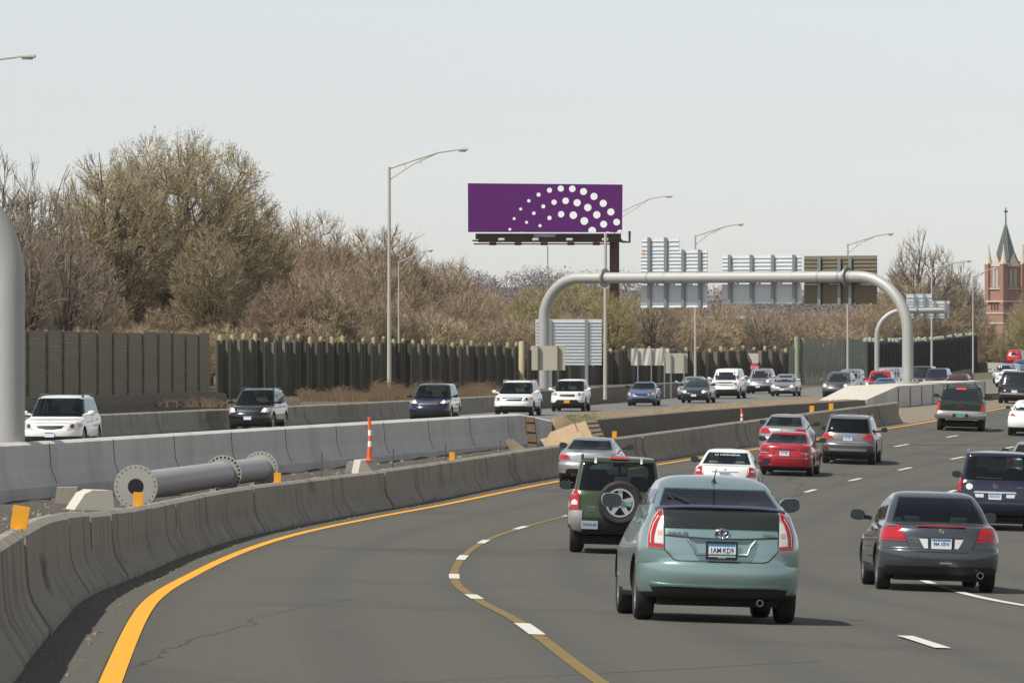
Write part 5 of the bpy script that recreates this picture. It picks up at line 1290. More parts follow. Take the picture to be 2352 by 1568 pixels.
# second gantry, a cantilever further on
g2 = P(2014, 880, 420); b2 = empty('cantilever_gantry', g2); tag(b2, 'smaller curved cantilever gantry further away with two stepped sign backs, right of the big arch', 'gantry'); inv = Matrix.Translation(-g2)
D2 = 420; zt2 = gz(713, D2); X = Vector((1, 0, 0)); r2 = .19; R2 = 2.0
pp = [g2, Vector((g2.x, g2.y, zt2 - R2))] + arc(Vector((g2.x, g2.y, zt2 - R2)) + X * R2, R2, 180, 90, 12, X, UP) + [P(2104, 713, D2)]
bm = bmesh.new(); tube(bm, [inv @ p for p in pp], r2, 16); bm_obj('curved_leg', bm, STEEL, b2, smooth=40)
bm = bmesh.new(); tube(bm, [inv @ P(2104, 713, D2), inv @ P(2168, 712, D2)], r2, 16); bm_obj('cross_beam', bm, STEEL, b2, smooth=40)
bm = bmesh.new(); flange(bm, inv @ P(2104, 713, D2), X, .34); bm_obj('flange', bm, STEELD, b2, smooth=40)
sign_back(b2, [(2082, 675, 2140, 692), (2082, 691, 2181, 731)], [(2101, 675, 731), (2123, 675, 731), (2147, 691, 731), (2172, 691, 731)], ALU, lambda px: D2, slat=.22, off=.5)
# big near column at the left edge (leg of an arch gantry mostly outside the frame)
c0 = P(16, 1040, 152); bm = bmesh.new(); c0.z = ZO(152)
cz = lambda py: gz(py, 152)
rc = .50
pts = [Vector((0, 0, 0)), Vector((0, 0, cz(640) - c0.z))] + [Vector((-2.9, 0, cz(640) - c0.z)) + Vector((2.9 * math.cos(a), 0, 2.9 * math.sin(a))) for a in [math.radians(6 * k) for k in range(1, 16)]] + [Vector((-14, 0, cz(640) - c0.z + 2.9))]
tube(bm, pts, rc, 32); col = bm_obj('gantry_column', bm, STEEL, smooth=50); col.location = c0; tag(col, 'thick galvanised steel column curving over at the left edge of the photo', 'gantry')

# ------------------------------------------------------------------ ground-mounted blank signs
def ground_sign(name, rect, posts, d, m, label, pm=STEELD, ybase=905, pw=.09, wavy=False, flat=False):
    x0, y0, x1, y1 = rect; root = empty(name, P((x0 + x1) / 2, ybase, d)); tag(root, label, 'sign'); inv = Matrix.Translation(-root.location)
    if flat:
        A, B = P(x0, y1, d + .1) , P(x1, y0, d + .1); bm = bmesh.new(); n = 12; t = []
        for i in range(n + 1):
            x = A.x + (B.x - A.x) * i / n; o_ = (.05 * math.sin(i * 2.1) if wavy else 0)
            t.append((bm.verts.new((x, A.y + o_, A.z)), bm.verts.new((x, A.y - o_, B.z))))
        for i in range(n): bm.faces.new((t[i][0], t[i+1][0], t[i+1][1], t[i][1]))
        thick(bm, .03)
        for v in bm.verts: v.co = inv @ v.co
        bm_obj('sign_panel', bm, m, root)
    else: sign_back(root, [rect], [], m, lambda px: d, off=.1)
    for px in posts:
        bm = bmesh.new(); a, b = P(px, y0 + 1, d), P(px, ybase + 8, d); box(bm, a.x - pw/2, a.x + pw/2, a.y - .05, a.y + .05, b.z, a.z)
        for v in bm.verts: v.co = inv @ v.co
        bm_obj('sign_post', bm, pm, root)
CREAM = mat('blank_sign_cream', (.46, .43, .35), .6, var=.3, vscale=1, col2=(.38, .36, .29))
RUST = mat('rusty_post', (.12, .085, .06), .8)
ground_sign('large_road_sign', (1230, 733, 1382, 838), [1264, 1347], 322, ALU, 'large ribbed aluminium sign back on two posts behind the left gantry leg', pw=.2)
ground_sign('blank_sign', (1221, 794, 1298, 850), [1237, 1282], 296, CREAM, 'cream blank sign on two rusty posts in front of the left gantry leg', pm=RUST, flat=True)
ground_sign('blank_sign', (1450, 800, 1537, 839), [1465, 1496, 1526], 342, mat('blank_sign_white', (.52, .50, .44), .4), 'creased white blank sign on three thin posts', pm=STEELD, flat=True, wavy=True, pw=.07)
ground_sign('blank_sign', (1529, 811, 1579, 857), [1541, 1571], 338, CREAM, 'cream square blank sign on two posts, overlapping the creased white one', pm=STEELD, flat=True, pw=.07)
st = empty('stop_sign', P(1733, 905, 400)); tag(st, 'small red stop sign under a tapered white panel, before the noise wall', 'sign'); inv = Matrix.Translation(-st.location)
bm = bmesh.new(); v = [bm.verts.new(inv @ P(x, y, 400)) for x, y in ((1718, 811), (1742, 811), (1742, 834), (1727, 834), (1727, 829))]; bm.faces.new(v); thick(bm, .03); bm_obj('tapered_panel', bm, mat('blank_sign_white', (.6, .6, .55), .5), st)
bm = bmesh.new(); c = inv @ P(1733, 844, 399.9); v = [bm.verts.new(c + Vector((.33 * math.cos(math.radians(22.5 + 45 * k)), 0, .33 * math.sin(math.radians(22.5 + 45 * k))))) for k in range(8)]; bm.faces.new(v); thick(bm, .03); bm_obj('octagon', bm, mat('stop_red', (.62, .06, .07), .4), st)
text_mesh('lettering', 'STOP', .24, PLATEW, st, tuple(c + Vector((0, -.04, 0))), (math.pi/2, 0, 0), .004)
bm = bmesh.new(); a = inv @ P(1735, 852, 400); box(bm, a.x - .04, a.x + .04, -.04, .04, -.3, a.z); bm_obj('sign_post', bm, mat('stop_red', (.5, .06, .07)), st)

# ------------------------------------------------------------------ street lamps
LAMPM = mat('lamp_pole_paint', (.50, .47, .40), .5, .2, var=.3, vscale=1.5, col2=(.42, .39, .33))
LHEAD = mat('lamp_head_paint', (.62, .62, .58), .4, .2)
def street_lamp(px, yb, yt, d, tip, label, w=.12, double=True, base_z=None, arm0=None):
    p = P(px, yb, d); root = empty('street_lamp', p); tag(root, label, 'street lamp', 'street lamps along the far carriageway'); h = gz(yt, d) - p.z
    bm = bmesh.new(); tube(bm, [(0, 0, -.5), (0, 0, h)], [w, w * .62], 10); bm_obj('pole', bm, LAMPM, root, smooth=50)
    bm = bmesh.new(); s = F / d; tx, tz = (tip[0] - px) / s, gz(tip[1], d) - p.z
    a = Vector((0, 0, h - .1)); up = [a, a + Vector((tx * .35, 0, (tz - h) * .55)), a + Vector((tx * .62, 0, (tz - h) * .95)), Vector((tx * .84, 0, tz))]
    tube(bm, up, .045, 6); tube(bm, [(0, 0, h - .75), a + Vector((tx * .3, 0, (tz - h) * .25)), a + Vector((tx * .60, 0, (tz - h) * .90))], .032, 6)
    for u in (.2, .4): tube(bm, [a + Vector((tx * u, 0, (tz - h) * (u * 1.5))), a + Vector((tx * u, 0, (tz - h) * (u * .9) - .35 * (1 - u * 1.6)))], .02, 4)
    bm_obj('arm', bm, LAMPM, root)
    bm = bmesh.new(); box(bm, -.48, .48, -.17, .17, -.06, .10, bev=.055)
    for v in bm.verts:
        if v.co.x < 0: v.co.y *= .7 + .3 * (1 + v.co.x / .48); v.co.z *= .8
    hd = bm_obj('lamp_head', bm, LHEAD, root, smooth=50); hd.location = (tx * .92, 0, tz + .03); hd.scale = (max(.5, abs(tx) * .17),) + (1, 1)
    bm = bmesh.new(); box(bm, -.22, .34, -.12, .12, -.13, -.06, bev=.03); bm_obj('lens', bm, mat('lamp_lens', (.30, .30, .27), .15), hd, smooth=50)
street_lamp(894, 905, 384, 318, (1075, 345), 'tallest street lamp in full view, in front of the timber noise wall', .14)
street_lamp(916, 800, 600, 430, (994, 576), 'shorter street lamp rising just behind the tallest one', .10)
street_lamp(1597, 850, 540, 424, (1708, 516), 'street lamp rising between the stepped sign backs of the big gantry', .11)
street_lamp(1947, 880, 560, 440, (2052, 538), 'street lamp crossing the brown sign back of the big gantry', .11)
street_lamp(2140, 880, 614, 470, (2231, 600), 'street lamp behind the smaller cantilever gantry', .11)
street_lamp(2235, 880, 634, 520, (2290, 617), 'thin distant street lamp at the right end of the green noise wall', .10)
street_lamp(-190, 1000, 170, 235, (82, 132), 'street lamp of which only the arm and head show at the top left', .14)
street_lamp(1411, 880, 492, 560, (1545, 452), 'street lamp of which only the arm shows, right of the purple billboard', .12)
bm = bmesh.new(); p = P(1390, 905, 305); h = gz(536, 305) - p.z; tube(bm, [(0, 0, -.3), (.02, 0, h)], [.12, .085], 10)
o = bm_obj('pole', bm, LAMPM, smooth=50); o.location = p; o.name = 'metal_pole'; tag(o, 'bare pale pole crossing the big gantry beam and ending under the purple billboard', 'pole')

# ------------------------------------------------------------------ billboard
BD = 512; bb = empty('billboard', P(1412, 880, BD + 1)); tag(bb, 'purple billboard with arcs of white dots on a rust-red pillar', 'billboard'); inv = Matrix.Translation(-bb.location)
PUR = mat('billboard_purple', (.112, .019, .150), .8, spec=.05)
ROUST = mat('rust_red_steel', (.13, .042, .03), .7, var=.8, vscale=1.0, col2=(.07, .025, .02), detail=7)
def bp(x, y, o=0): return inv @ P(x, y, BD + o)
bm = bmesh.new(); f = [bm.verts.new(bp(x, y)) for x, y in ((1075, 533), (1429, 533.5), (1430, 424), (1074.5, 421))]; q = [bm.verts.new(v.co + Vector((0, .5, 0))) for v in f]
bm.faces.new(f); bm.faces.new(q[::-1])
for i in range(4): bm.faces.new((f[i], q[i], q[(i+1) % 4], f[(i+1) % 4]))
bm_obj('poster_panel', bm, PUR, bb)
DW = mat('dot_white', (.96, .96, .96), .6)
dots = [(1017,197,26),(1130,180,31),(1246,183,33),(1358,210,35),(1463,259,36),(1556,328,36),(1632,414,36),(1690,516,34),(1725,625,34),(908,241,21),(810,303,17),(728,385,15),(663,481,15),(620,588,14),
 (740,625,13),(787,518,15),(860,427,18),(955,359,20),(1063,317,27),(1179,303,33),(1294,322,36),(1401,370,37),(1491,443,37),(1560,537,35),(1600,645,34),(922,552,16),(1017,474,22),(1134,437,32),(1256,447,38),(1366,505,39),(1445,601,38)]
ybot = 533.3
for X_, Y_, r_ in dots:
    cx, cy, rr = (1050 + X_ * 550 / 2352) * .98, (400 + Y_ * 550 / 2352) * .98, r_ * .2292
    bm = bmesh.new(); pts = []
    for k in range(28):
        a = k * 2 * math.pi / 28; pts.append((min(cx + rr * math.cos(a), 1428.5), min(cy + rr * math.sin(a), ybot)))
    pts2 = [pts[0]]
    for q_ in pts[1:]:
        if (q_[0] - pts2[-1][0]) ** 2 + (q_[1] - pts2[-1][1]) ** 2 > .01: pts2.append(q_)
    if len(pts2) > 3: bm.faces.new([bm.verts.new(bp(x, y, -.03)) for x, y in pts2]); bm_obj('dot', bm, DW, bb)
bm = bmesh.new()
a, b = bp(1092, 549), bp(1427, 536); box(bm, a.x, b.x, .0, .5, a.z, b.z)
bm_obj('apron', bm, mat('apron_brown', (.10, .075, .05), .8, var=.8, vscale=2, col2=(.05, .04, .03), streak=(2, 1, .1)), bb)
bm = bmesh.new(); a, b = bp(1098, 556), bp(1430, 549); box(bm, a.x, b.x, -.2, .6, a.z, b.z)
for px in (1132, 1190, 1250, 1311, 1370):
    a, b = bp(px - 8, 563), bp(px + 8, 556); box(bm, a.x, b.x, -1.6, .4, a.z, b.z)
bm_obj('walkway', bm, ROUST, bb)
bm = bmesh.new(); a, b = bp(1088, 562), bp(1400, 559); box(bm, a.x, b.x, -1.6, -1.2, a.z, b.z)
tube(bm, [bp(1085, 553, -1), bp(1102, 553, -1)], .08, 5); tube(bm, [bp(1428, 555, -.6), bp(1446, 556, -.6), bp(1446, 531, -.6)], .12, 6)
bm_obj('lamp_rail', bm, TRIM, bb)
for px in (1152, 1230, 1308, 1390):
    bm = bmesh.new(); a = bp(px, 550, -2.2); box(bm, a.x - .3, a.x + .3, a.y - .2, a.y + .2, a.z - .12, a.z + .12, bev=.08); tube(bm, [a + Vector((-.2, 0, 0)), bp(px - 5, 560, -1.4)], .04, 5); bm_obj('flood_lamp', bm, mat('lamp_white', (.6, .6, .56), .5), bb)
bm = bmesh.new(); a, b = bp(1219, 546), bp(1282, 538); box(bm, a.x, b.x, -.06, 0, a.z, b.z); np2 = bm_obj('name_plate', bm, mat('plate_dusk', (.06, .05, .09), .6), bb)
c = bp(1251, 542, -.1); text_mesh('lettering', 'OUTFRONT', .36, mat('letter_grey', (.4, .38, .45), .6), bb, tuple(c), (math.pi/2, 0, 0), .004, sx=1.05)
bm = bmesh.new(); a = bp(1412, 560); tube(bm, [(a.x, .8, -2), (a.x, .8, a.z + .6)], .46, 16); bm_obj('pillar', bm, ROUST, bb, smooth=50)
bm = bmesh.new(); p = P(1258, 700, 1400); tube(bm, [(0, 0, 0), (0, 0, gz(565, 1400) - p.z)], .16, 4); o = bm_obj('radio_mast', bm, mat('mast_grey', (.3, .28, .3), .8)); o.location = p; tag(o, 'very thin distant mast rising above the wooded hill below the billboard', 'mast')
# ------------------------------------------------------------------ things in the median
PG = mat('pipe_grey_steel', (.40, .395, .39), .5, .2, var=.5, vscale=2, col2=(.30, .30, .30))
FLG = mat('flange_pale_steel', (.42, .41, .37), .55, .3, var=.6, vscale=3, col2=(.30, .29, .27))
p1, p2, p3 = P(312, 1117, 135), P(512, 1088, 157), P(598, 1077, 166)
fp = empty('flanged_pipe', p1); tag(fp, 'long grey flanged steel pipe lying between the near barrier and the median wall', 'pipe'); inv = Matrix.Translation(-p1)
def disc(p, q, R_, r_, hole, n, name='flange'):
    ax = (q - p).normalized(); M = Matrix.Translation(inv @ p) @ ax.to_track_quat('X', 'Z').to_matrix().to_4x4(); bm = bmesh.new()
    lathe(bm, [(r_, -.03), (R_, -.03), (R_, .03), (r_, .03)], M, n=40, close=True)
    for k in range(n):
        a = 2 * math.pi * k / n; c = Vector((-.034, R_ * .88 * math.cos(a), R_ * .88 * math.sin(a)))
        lathe(bm, [(.001, 0), (hole, 0)], M @ Matrix.Translation(c), n=8, mi=1)
    return bm_obj(name, bm, [FLG, BLACK], fp, smooth=40)
bm = bmesh.new(); ax = (p2 - p1).normalized(); M = Matrix.Translation(inv @ p1) @ ax.to_track_quat('X', 'Z').to_matrix().to_4x4()
L1 = (p2 - p1).length; L2 = (p3 - p2).length + .3
lathe(bm, [(.34, .02), (.36, .05), (.36, L1 - .1)], M, n=36); bm_obj('pipe', bm, PG, fp, smooth=40)
M2 = Matrix.Translation(inv @ p2) @ (p3 - p2).normalized().to_track_quat('X', 'Z').to_matrix().to_4x4()
bm = bmesh.new(); lathe(bm, [(.36, .05), (.36, L2)], M2, n=36); bm_obj('pipe', bm, PG, fp, smooth=40)
disc(p1, p2, .545, .20, .018, 24); disc(p2, p3, .545, .30, .034, 26); disc(p3, p3 + (p3 - p2), .545, .30, .022, 26)
bm = bmesh.new(); lathe(bm, [(.2, -.031), (.2, .5), (.001, .5)], M, n=30); bm_obj('bore', bm, UNDER, fp)
def prop(name, bm, m, loc, label, cat, rz=0, group=None, smooth=None):
    o = bm_obj(name, bm, m, smooth=smooth); o.location = loc; o.rotation_euler = (0, 0, rz); tag(o, label, cat, group); return o
MARK = mat('marker_yellow', (.80, .36, .02), .5, var=.15, vscale=3)
marks = [(48, 61, 'largest yellow marker plate on the near barrier, at the left edge', .32), (316, 95, 'yellow marker plate in front of the round hole of the flanged pipe', .1), (637, 0, 'yellow marker plate on the barrier by the right-hand end of the flanged pipe', 0), (1038, 0, 'yellow marker plate on the barrier, halfway between the striped tube and the silver coupe', 0),
         (1411, 0, 'yellow marker plate on the barrier right behind the silver coupe', 0), (1864, 0, 'yellow marker plate on the barrier above the silver sedan, left one of the close pair', 0), (1908, 0, 'yellow marker plate on the barrier, right one of the close pair beside the pewter SUV', 0)]
def barrier_top(px):
    d = 30.0
    while d < 300:
        p = lane(d, -1.0); 
        if CX + F * p.x / p.y >= px and d > 80: break
        if px < 300 and d > 38 and abs(CX + F * p.x / p.y - px) < 6 and d < 72: break
        d += .1
    p.z += .925; return p
for px, d_, lab, tilt in marks:
    p = barrier_top(px); bm = bmesh.new(); h = .20 if px < 1800 else .24; w_ = .075 if px < 1500 else .09
    box(bm, -w_, w_, -.012, .012, .0, h * 1.05, Matrix.Rotation(tilt * .5, 4, 'Y'), bev=.004); box(bm, -.03, .03, -.05, .05, -.01, .01)
    prop('barrier_marker', bm, MARK, p, lab, 'marker', group='yellow marker plates along the near barrier')
ORG = mat('delineator_orange', (.80, .12, .03), .5); DWH = mat('delineator_white', (.85, .85, .82), .4)
def tube_marker(px, yb, yt, d, lab):
    p = P(px, yb, d); h = P(px, yt, d).z - p.z; r = empty('delineator_post', p); tag(r, lab, 'delineator post')
    zs = [0, .30, .44, .58, .72, .88, 1.0]
    for i in range(6):
        bm = bmesh.new(); a, b = zs[i] * h, zs[i+1] * h; R_ = .062 - .02 * zs[i]
        tube(bm, [(0.02 * math.sin(zs[i] * 3), 0, a), (0.02 * math.sin(zs[i+1] * 3), 0, b - .001)], [R_, R_ - .003], 16); bm_obj('orange_band' if i in (0, 2, 4, 5) else 'white_band', bm, ORG if i in (0, 2, 4, 5) else DWH, r, smooth=50)
    bm = bmesh.new(); tube(bm, [(0.0, 0, h), (.0, 0, h + .04)], [.05, .045], 12); tube(bm, [(0, 0, -.05), (0, 0, .02)], [.12, .1], 12); bm_obj('cap', bm, ORG, r, smooth=50)
tube_marker(848, 1053, 961, 148, 'orange and white striped delineator post on a concrete block before the median wall')
tube_marker(1703, 975, 941, 222, 'smaller orange and white delineator post against the dark retaining wall')
def block(px, py, d, L_, rz, lab, m=CONC, h=.8):
    bm = bmesh.new(); pr = [(.30, 0), (.28, .1), (.12, .34), (.06, h), (-.06, h), (-.12, .34), (-.28, .1), (-.30, 0)]
    a = [bm.verts.new((x, 0, z)) for x, z in pr]; b = [bm.verts.new((x * .9, L_, z)) for x, z in pr]; bm.faces.new(a); bm.faces.new(b[::-1])
    for i in range(8): bm.faces.new((a[i], b[i], b[(i+1) % 8], a[(i+1) % 8]))
    prop('concrete_block', bm, m, P(px, py, d), lab, 'concrete block', rz)
def chunk(px, py, d, pts2, th, lab, m, rz=0):
    bm = bmesh.new(); a = [bm.verts.new((x, 0, z)) for x, z in pts2]; b = [bm.verts.new((x + .04, th, z)) for x, z in pts2]; bm.faces.new(a); bm.faces.new(b[::-1]); n = len(a)
    for i in range(n): bm.faces.new((a[i], b[i], b[(i+1) % n], a[(i+1) % n]))
    prop('concrete_block', bm, m, P(px, py, d), lab, 'concrete block', rz)
chunk(225, 1170, 122, [(-.55, 0), (.38, -.02), (.34, .42), (-.12, .44), (-.30, .36)], .9, 'pale broken concrete block lying just left of the pipe flange', CONCB, .35)
chunk(152, 1156, 128, [(-.28, 0), (.3, 0), (.26, .38), (-.22, .38)], .7, 'grey concrete block in the shade, left of the pale broken block', CONC, .1)
chunk(846, 1083, 148, [(-.3, -.05), (.34, 0), (.22, .34), (-.22, .32)], .6, 'pale angular concrete block holding up the striped delineator post', CONCB, .4)
chunk(812, 1080, 150, [(-.26, -.05), (.22, -.05), (.2, .22), (-.16, .24)], .6, 'dark concrete block just left of the striped delineator post', CONC)
for px, py, h, d_ in ((740, 1084, .62, 158), (902, 1066, .55, 166), (1012, 1046, .58, 176), (1148, 1048, .58, 190), (223, 1150, .3, 130)):
    pass
bm_l = ['rusty steel stake left of the striped delineator post', 'rusty steel stake right of the striped delineator post', 'rusty steel stake above the halfway barrier marker, to its left', 'rusty steel stake just left of the leaning boards']
for (px, yb, yt, d_), lab in zip(((737, 1106, 1041, 156), (901, 1090, 1030, 168), (1021, 1072, 1020, 182), (1148, 1058, 1008, 200)), bm_l):
    bm = bmesh.new(); p = P(px, yb, d_); tube(bm, [(0, 0, -.1), (.03, 0, P(px, yt, d_).z - p.z)], .022, 6); prop('steel_stake', bm, RUST, p, lab, 'stake')
WOOD = mat('old_boards', (.13, .085, .05), .85, var=.8, vscale=4, col2=(.06, .04, .025), streak=(1, 1, .15)); PLY = mat('plywood', (.40, .29, .17), .8, var=.7, vscale=2.5, col2=(.27, .19, .11))
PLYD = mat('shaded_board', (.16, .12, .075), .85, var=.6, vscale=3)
def leaning(name, quad, d, t, m, lab, cat='boards', slats=0):
    bm = bmesh.new(); f = [P(x, y, d + (.9 if i > 1 else 0)) for i, (x, y) in enumerate(quad)]; c = f[0].copy()
    a = [bm.verts.new(v - c) for v in f]; b = [bm.verts.new(v - c + Vector((.03, t, 0))) for v in f]; bm.faces.new(a); bm.faces.new(b[::-1])
    for i in range(4): bm.faces.new((a[i], b[i], b[(i+1) % 4], a[(i+1) % 4]))
    for k in range(slats):
        u = (k + .5) / slats; p = a[0].co.lerp(a[3].co, u); q = a[1].co.lerp(a[2].co, u); tube(bm, [p + Vector((0, -.05, 0)), q + Vector((0, -.05, 0))], .04, 4)
    prop(name, bm, m, c, lab, cat)
leaning('timber_board', [(1212, 1025), (1234, 1026), (1226, 958), (1208, 957)], 224, .12, WOOD, 'dark timber formwork panel standing against the end of the tall median wall', slats=3)
leaning('leaning_plank', [(1204, 1000), (1210, 1001), (1205, 958), (1199, 957)], 226, .1, WOOD, 'single plank leaning left of the timber formwork panel', 'plank')
leaning('plywood_sheet', [(1262, 1040), (1352, 1022), (1334, 990), (1240, 1008)], 214, .05, PLY, 'large sunlit plywood sheet lying on the slope behind the silver coupe')
leaning('plywood_sheet', [(1250, 1016), (1330, 998), (1318, 972), (1264, 992)], 222, .05, PLY, 'second plywood sheet lying higher up the slope, above the large one')
leaning('timber_board', [(1338, 1010), (1362, 1006), (1344, 966), (1322, 972)], 219, .08, PLY, 'upright pale board propped beside the plywood sheets')
leaning('timber_board', [(1360, 1008), (1388, 1004), (1370, 965), (1346, 966)], 221, .08, PLYD, 'brown slatted board propped right of the pale board', slats=4)
leaning('dark_sheet', [(1176, 1044), (1206, 1030), (1176, 1007), (1160, 1010)], 205, .05, PLYD, 'dark bent sheet lying low, left of the timber formwork panel', 'sheet')
leaning('dark_sheet', [(1236, 1032), (1262, 1026), (1258, 1014), (1240, 1014)], 218, .3, TRIM, 'black crate-like box between the formwork panel and the plywood', 'box')
# rubble and litter: uncountable
def rubble(name, n, where, m, smin, smax, seed, label):
    r = random.Random(seed); V, Fc = [], []
    for _ in range(n):
        c, zf = where(r); s = r.uniform(smin, smax); k = len(V); a = r.uniform(0, 6.3)
        for dx, dy, dz in ((-1, -1, -.3), (1, -1, -.3), (1, 1, -.3), (-1, 1, -.3), (-.5, -.4, .6), (.6, -.5, .5), (.5, .6, .7), (-.6, .5, .4)):
            dx += r.uniform(-.3, .3); dy += r.uniform(-.3, .3); x = c[0] + s * (dx * math.cos(a) - dy * math.sin(a)); y = c[1] + s * (dx * math.sin(a) + dy * math.cos(a)); V.append((x, y, zf(x, y) + s * dz))
        for f in ((0, 1, 5, 4), (1, 2, 6, 5), (2, 3, 7, 6), (3, 0, 4, 7), (4, 5, 6, 7)): Fc.append(tuple(k + i for i in f))
    return kind(mesh_obj(name, V, Fc, m), 'stuff', label)
def w_sh(r):
    d = r.uniform(38, 200); o = -.25 - .62 * r.random() ** .7; p = lane(d, o); return (p.x, p.y), (lambda x, y: Groad(x, y) + .01)
rubble('gravel', 900, w_sh, SAND, .006, .022, 2, 'loose grit along the foot of the near barrier')
def w_md(r):
    d = r.uniform(80, 230); u = r.random(); a, b = XO(d) + 1.2, XA(d) - 1.8; return (a + (b - a) * u, d), (lambda x, y: floor_z(x, y) + .02)
rubble('rubble', 600, w_md, mat('rubble_pale', (.26, .235, .19), .9, var=.8, vscale=3, col2=(.16, .14, .11)), 0.02, .09, 3, 'broken stones and debris on the median floor')
# ------------------------------------------------------------------ church and far buildings
BR = mat('church_brick', (.32, .175, .125), .85, var=.6, vscale=.8, col2=(.27, .145, .105)); ST = mat('church_stone', (.56, .50, .40), .85, var=.4, vscale=.6, col2=(.45, .40, .33))
SL = mat('spire_slate', (.085, .098, .09), .7, var=.6, vscale=.8, col2=(.075, .085, .08)); CU = mat('copper_trim', (.17, .24, .20), .7)
CD = 900; cc = P(2310, 745, CD); ch = empty('church', cc); tag(ch, 'red brick church tower with stone pinnacles and a dark pointed spire at the far right', 'church'); ch.rotation_euler = (0, 0, math.radians(33)); ch.scale = (.87, .87, 1)
s_ = F / CD; Z = lambda py: (745 - py) / s_
def cbm(name, fn, m, sm=None): bm = bmesh.new(); fn(bm); return bm_obj(name, bm, m, ch, smooth=sm)
def B_(a, b, z0, z1, **k): return lambda bm: box(bm, -a, a, -b, b, z0, z1, **k)
cbm('tower', B_(2.35, 2.35, Z(700), Z(600)), BR); cbm('tower_base', B_(2.75, 2.75, Z(860), Z(700)), BR)
for z in (663, 692, 719, 742): cbm('string_course', B_(2.9 if z > 690 else 2.6, 2.9 if z > 690 else 2.6, Z(z + 1.5), Z(z - 1.5)), ST)
for sx in (-1, 1):
    for sy in (-1, 1):
        cbm('corner_turret', lambda bm: box(bm, sx * 2.3 - .55, sx * 2.3 + .55, sy * 2.3 - .55, sy * 2.3 + .55, Z(700), Z(604)), BR)
        cbm('pinnacle', lambda bm: (tube(bm, [(sx * 2.3, sy * 2.3, Z(606)), (sx * 2.3, sy * 2.3, Z(601)), (sx * 2.3, sy * 2.3, Z(566))], [.74, .60, .05], 8), box(bm, sx*2.3 - .66, sx*2.3 + .66, sy*2.3 - .66, sy*2.3 + .66, Z(608), Z(604)), tube(bm, [(sx*2.3, sy*2.3, Z(570)), (sx*2.3, sy*2.3, Z(562))], .13, 6)), ST, 30)
for k in range(4):
    A = Matrix.Rotation(k * math.pi / 2, 4, 'Z')
    w_ = cbm('lancet_window', lambda bm: [box(bm, -.95 + 1.0 * j, -.25 + 1.0 * j, -2.42, -2.36, Z(660), Z(618), A) for j in (0, 1)], mat('louvre', (.55, .53, .47), .7, var=.8, vscale=2, col2=(.15, .15, .15), streak=(1, 1, 5)))
    cbm('gable', lambda bm: bm.faces.new([bm.verts.new(A @ Vector(v)) for v in ((-1.5, -2.46, Z(612)), (1.5, -2.46, Z(612)), (0, -2.3, Z(582)))]), ST)
    cbm('small_window', lambda bm: [box(bm, -.9 + .9 * j, -.55 + .9 * j, -2.82, -2.77, Z(712), Z(700), A) for j in (0, 1, 2)], TRIM)
    cbm('quoin', lambda bm: [box(bm, -2.42, -2.2, -2.42, -2.37, Z(695 - 8 * j), Z(691 - 8 * j), A) for j in range(11)], ST)
def spire(bm):
    n = 8; r = 2.35; base = [bm.verts.new((r * math.cos(math.pi / 8 + k * math.pi / 4), r * math.sin(math.pi / 8 + k * math.pi / 4), Z(604))) for k in range(n)]; t = bm.verts.new((0, 0, Z(508)))
    for k in range(n): bm.faces.new((base[k], base[(k+1) % n], t))
cbm('spire', spire, SL)
cbm('ridge', lambda bm: [tube(bm, [(2.36 * math.cos(math.pi/8 + k*math.pi/4), 2.36 * math.sin(math.pi/8 + k*math.pi/4), Z(604)), (0, 0, Z(508))], .035, 4) for k in range(8)], CU)
cbm('cross', lambda bm: (tube(bm, [(0, 0, Z(512)), (0, 0, Z(498))], .16, 6), box(bm, -.09, .09, -.09, .09, Z(498), Z(477)), box(bm, -.42, .42, -.09, .09, Z(488), Z(484))), CU)
hl = empty('church_nave', P(2262, 800, 905)); tag(hl, 'grey slate roof and dark side wall of the church, left of its tower', 'building'); hl.rotation_euler = (0, 0, math.radians(33))
def nv(name, fn, m): bm = bmesh.new(); fn(bm); bm_obj(name, bm, m, hl)
nv('wall', lambda bm: box(bm, -2.6, 3.6, -2, 6, -4, 3.4), mat('nave_stone', (.16, .14, .12), .9, var=.5, vscale=.6))
nv('roof', lambda bm: [bm.faces.new([bm.verts.new(v) for v in q]) for q in (((-2.8, -2.3, 3.3), (3.8, -2.3, 3.3), (3.8, 2, 7.0), (-2.8, 2, 7.0)), ((-2.8, 6.3, 3.3), (-2.8, 2, 7.0), (3.8, 2, 7.0), (3.8, 6.3, 3.3)), ((-2.8, -2.3, 3.3), (-2.8, 2, 7.0), (-2.8, 6.3, 3.3)))], mat('nave_roof', (.17, .18, .17), .8, var=.4, vscale=1))
nv('ridge', lambda bm: tube(bm, [(-2.9, 2, 7.05), (3.9, 2, 7.05)], .12, 5), CU)
def far_house(px, py, d, w_, h_, label, wall, roofm, rh=1.6):
    r = empty('brick_building', P(px, py, d)); tag(r, label, 'building')
    bm = bmesh.new(); box(bm, -w_/2, w_/2, 0, 8, -6, h_); bm_obj('wall', bm, wall, r)
    bm = bmesh.new(); box(bm, -w_/2 - .3, w_/2 + .3, -.4, 8.4, h_ + .002, h_ + .32); bm_obj('roof_edge', bm, roofm, r)
    for k in range(int(w_ / 3)):
        x = -w_/2 + 1.2 + k * 3; bm = bmesh.new(); box(bm, x, x + 1.3, -.06, -.02, h_ - 2.6, h_ - 1.0); wd = bm_obj('window', bm, mat('window_pale', (.55, .55, .52), .5), r)
        bm = bmesh.new(); box(bm, x + .1, x + 1.2, -.09, -.065, h_ - 2.5, h_ - 1.1); bm_obj('pane', bm, DGLASS, wd)
RF = mat('pale_roof', (.6, .6, .58), .7)
far_house(1488, 790, 640, 12, 2.2, 'low brick building with a white roof edge glimpsed through the trees right of the pillar', BR, RF)
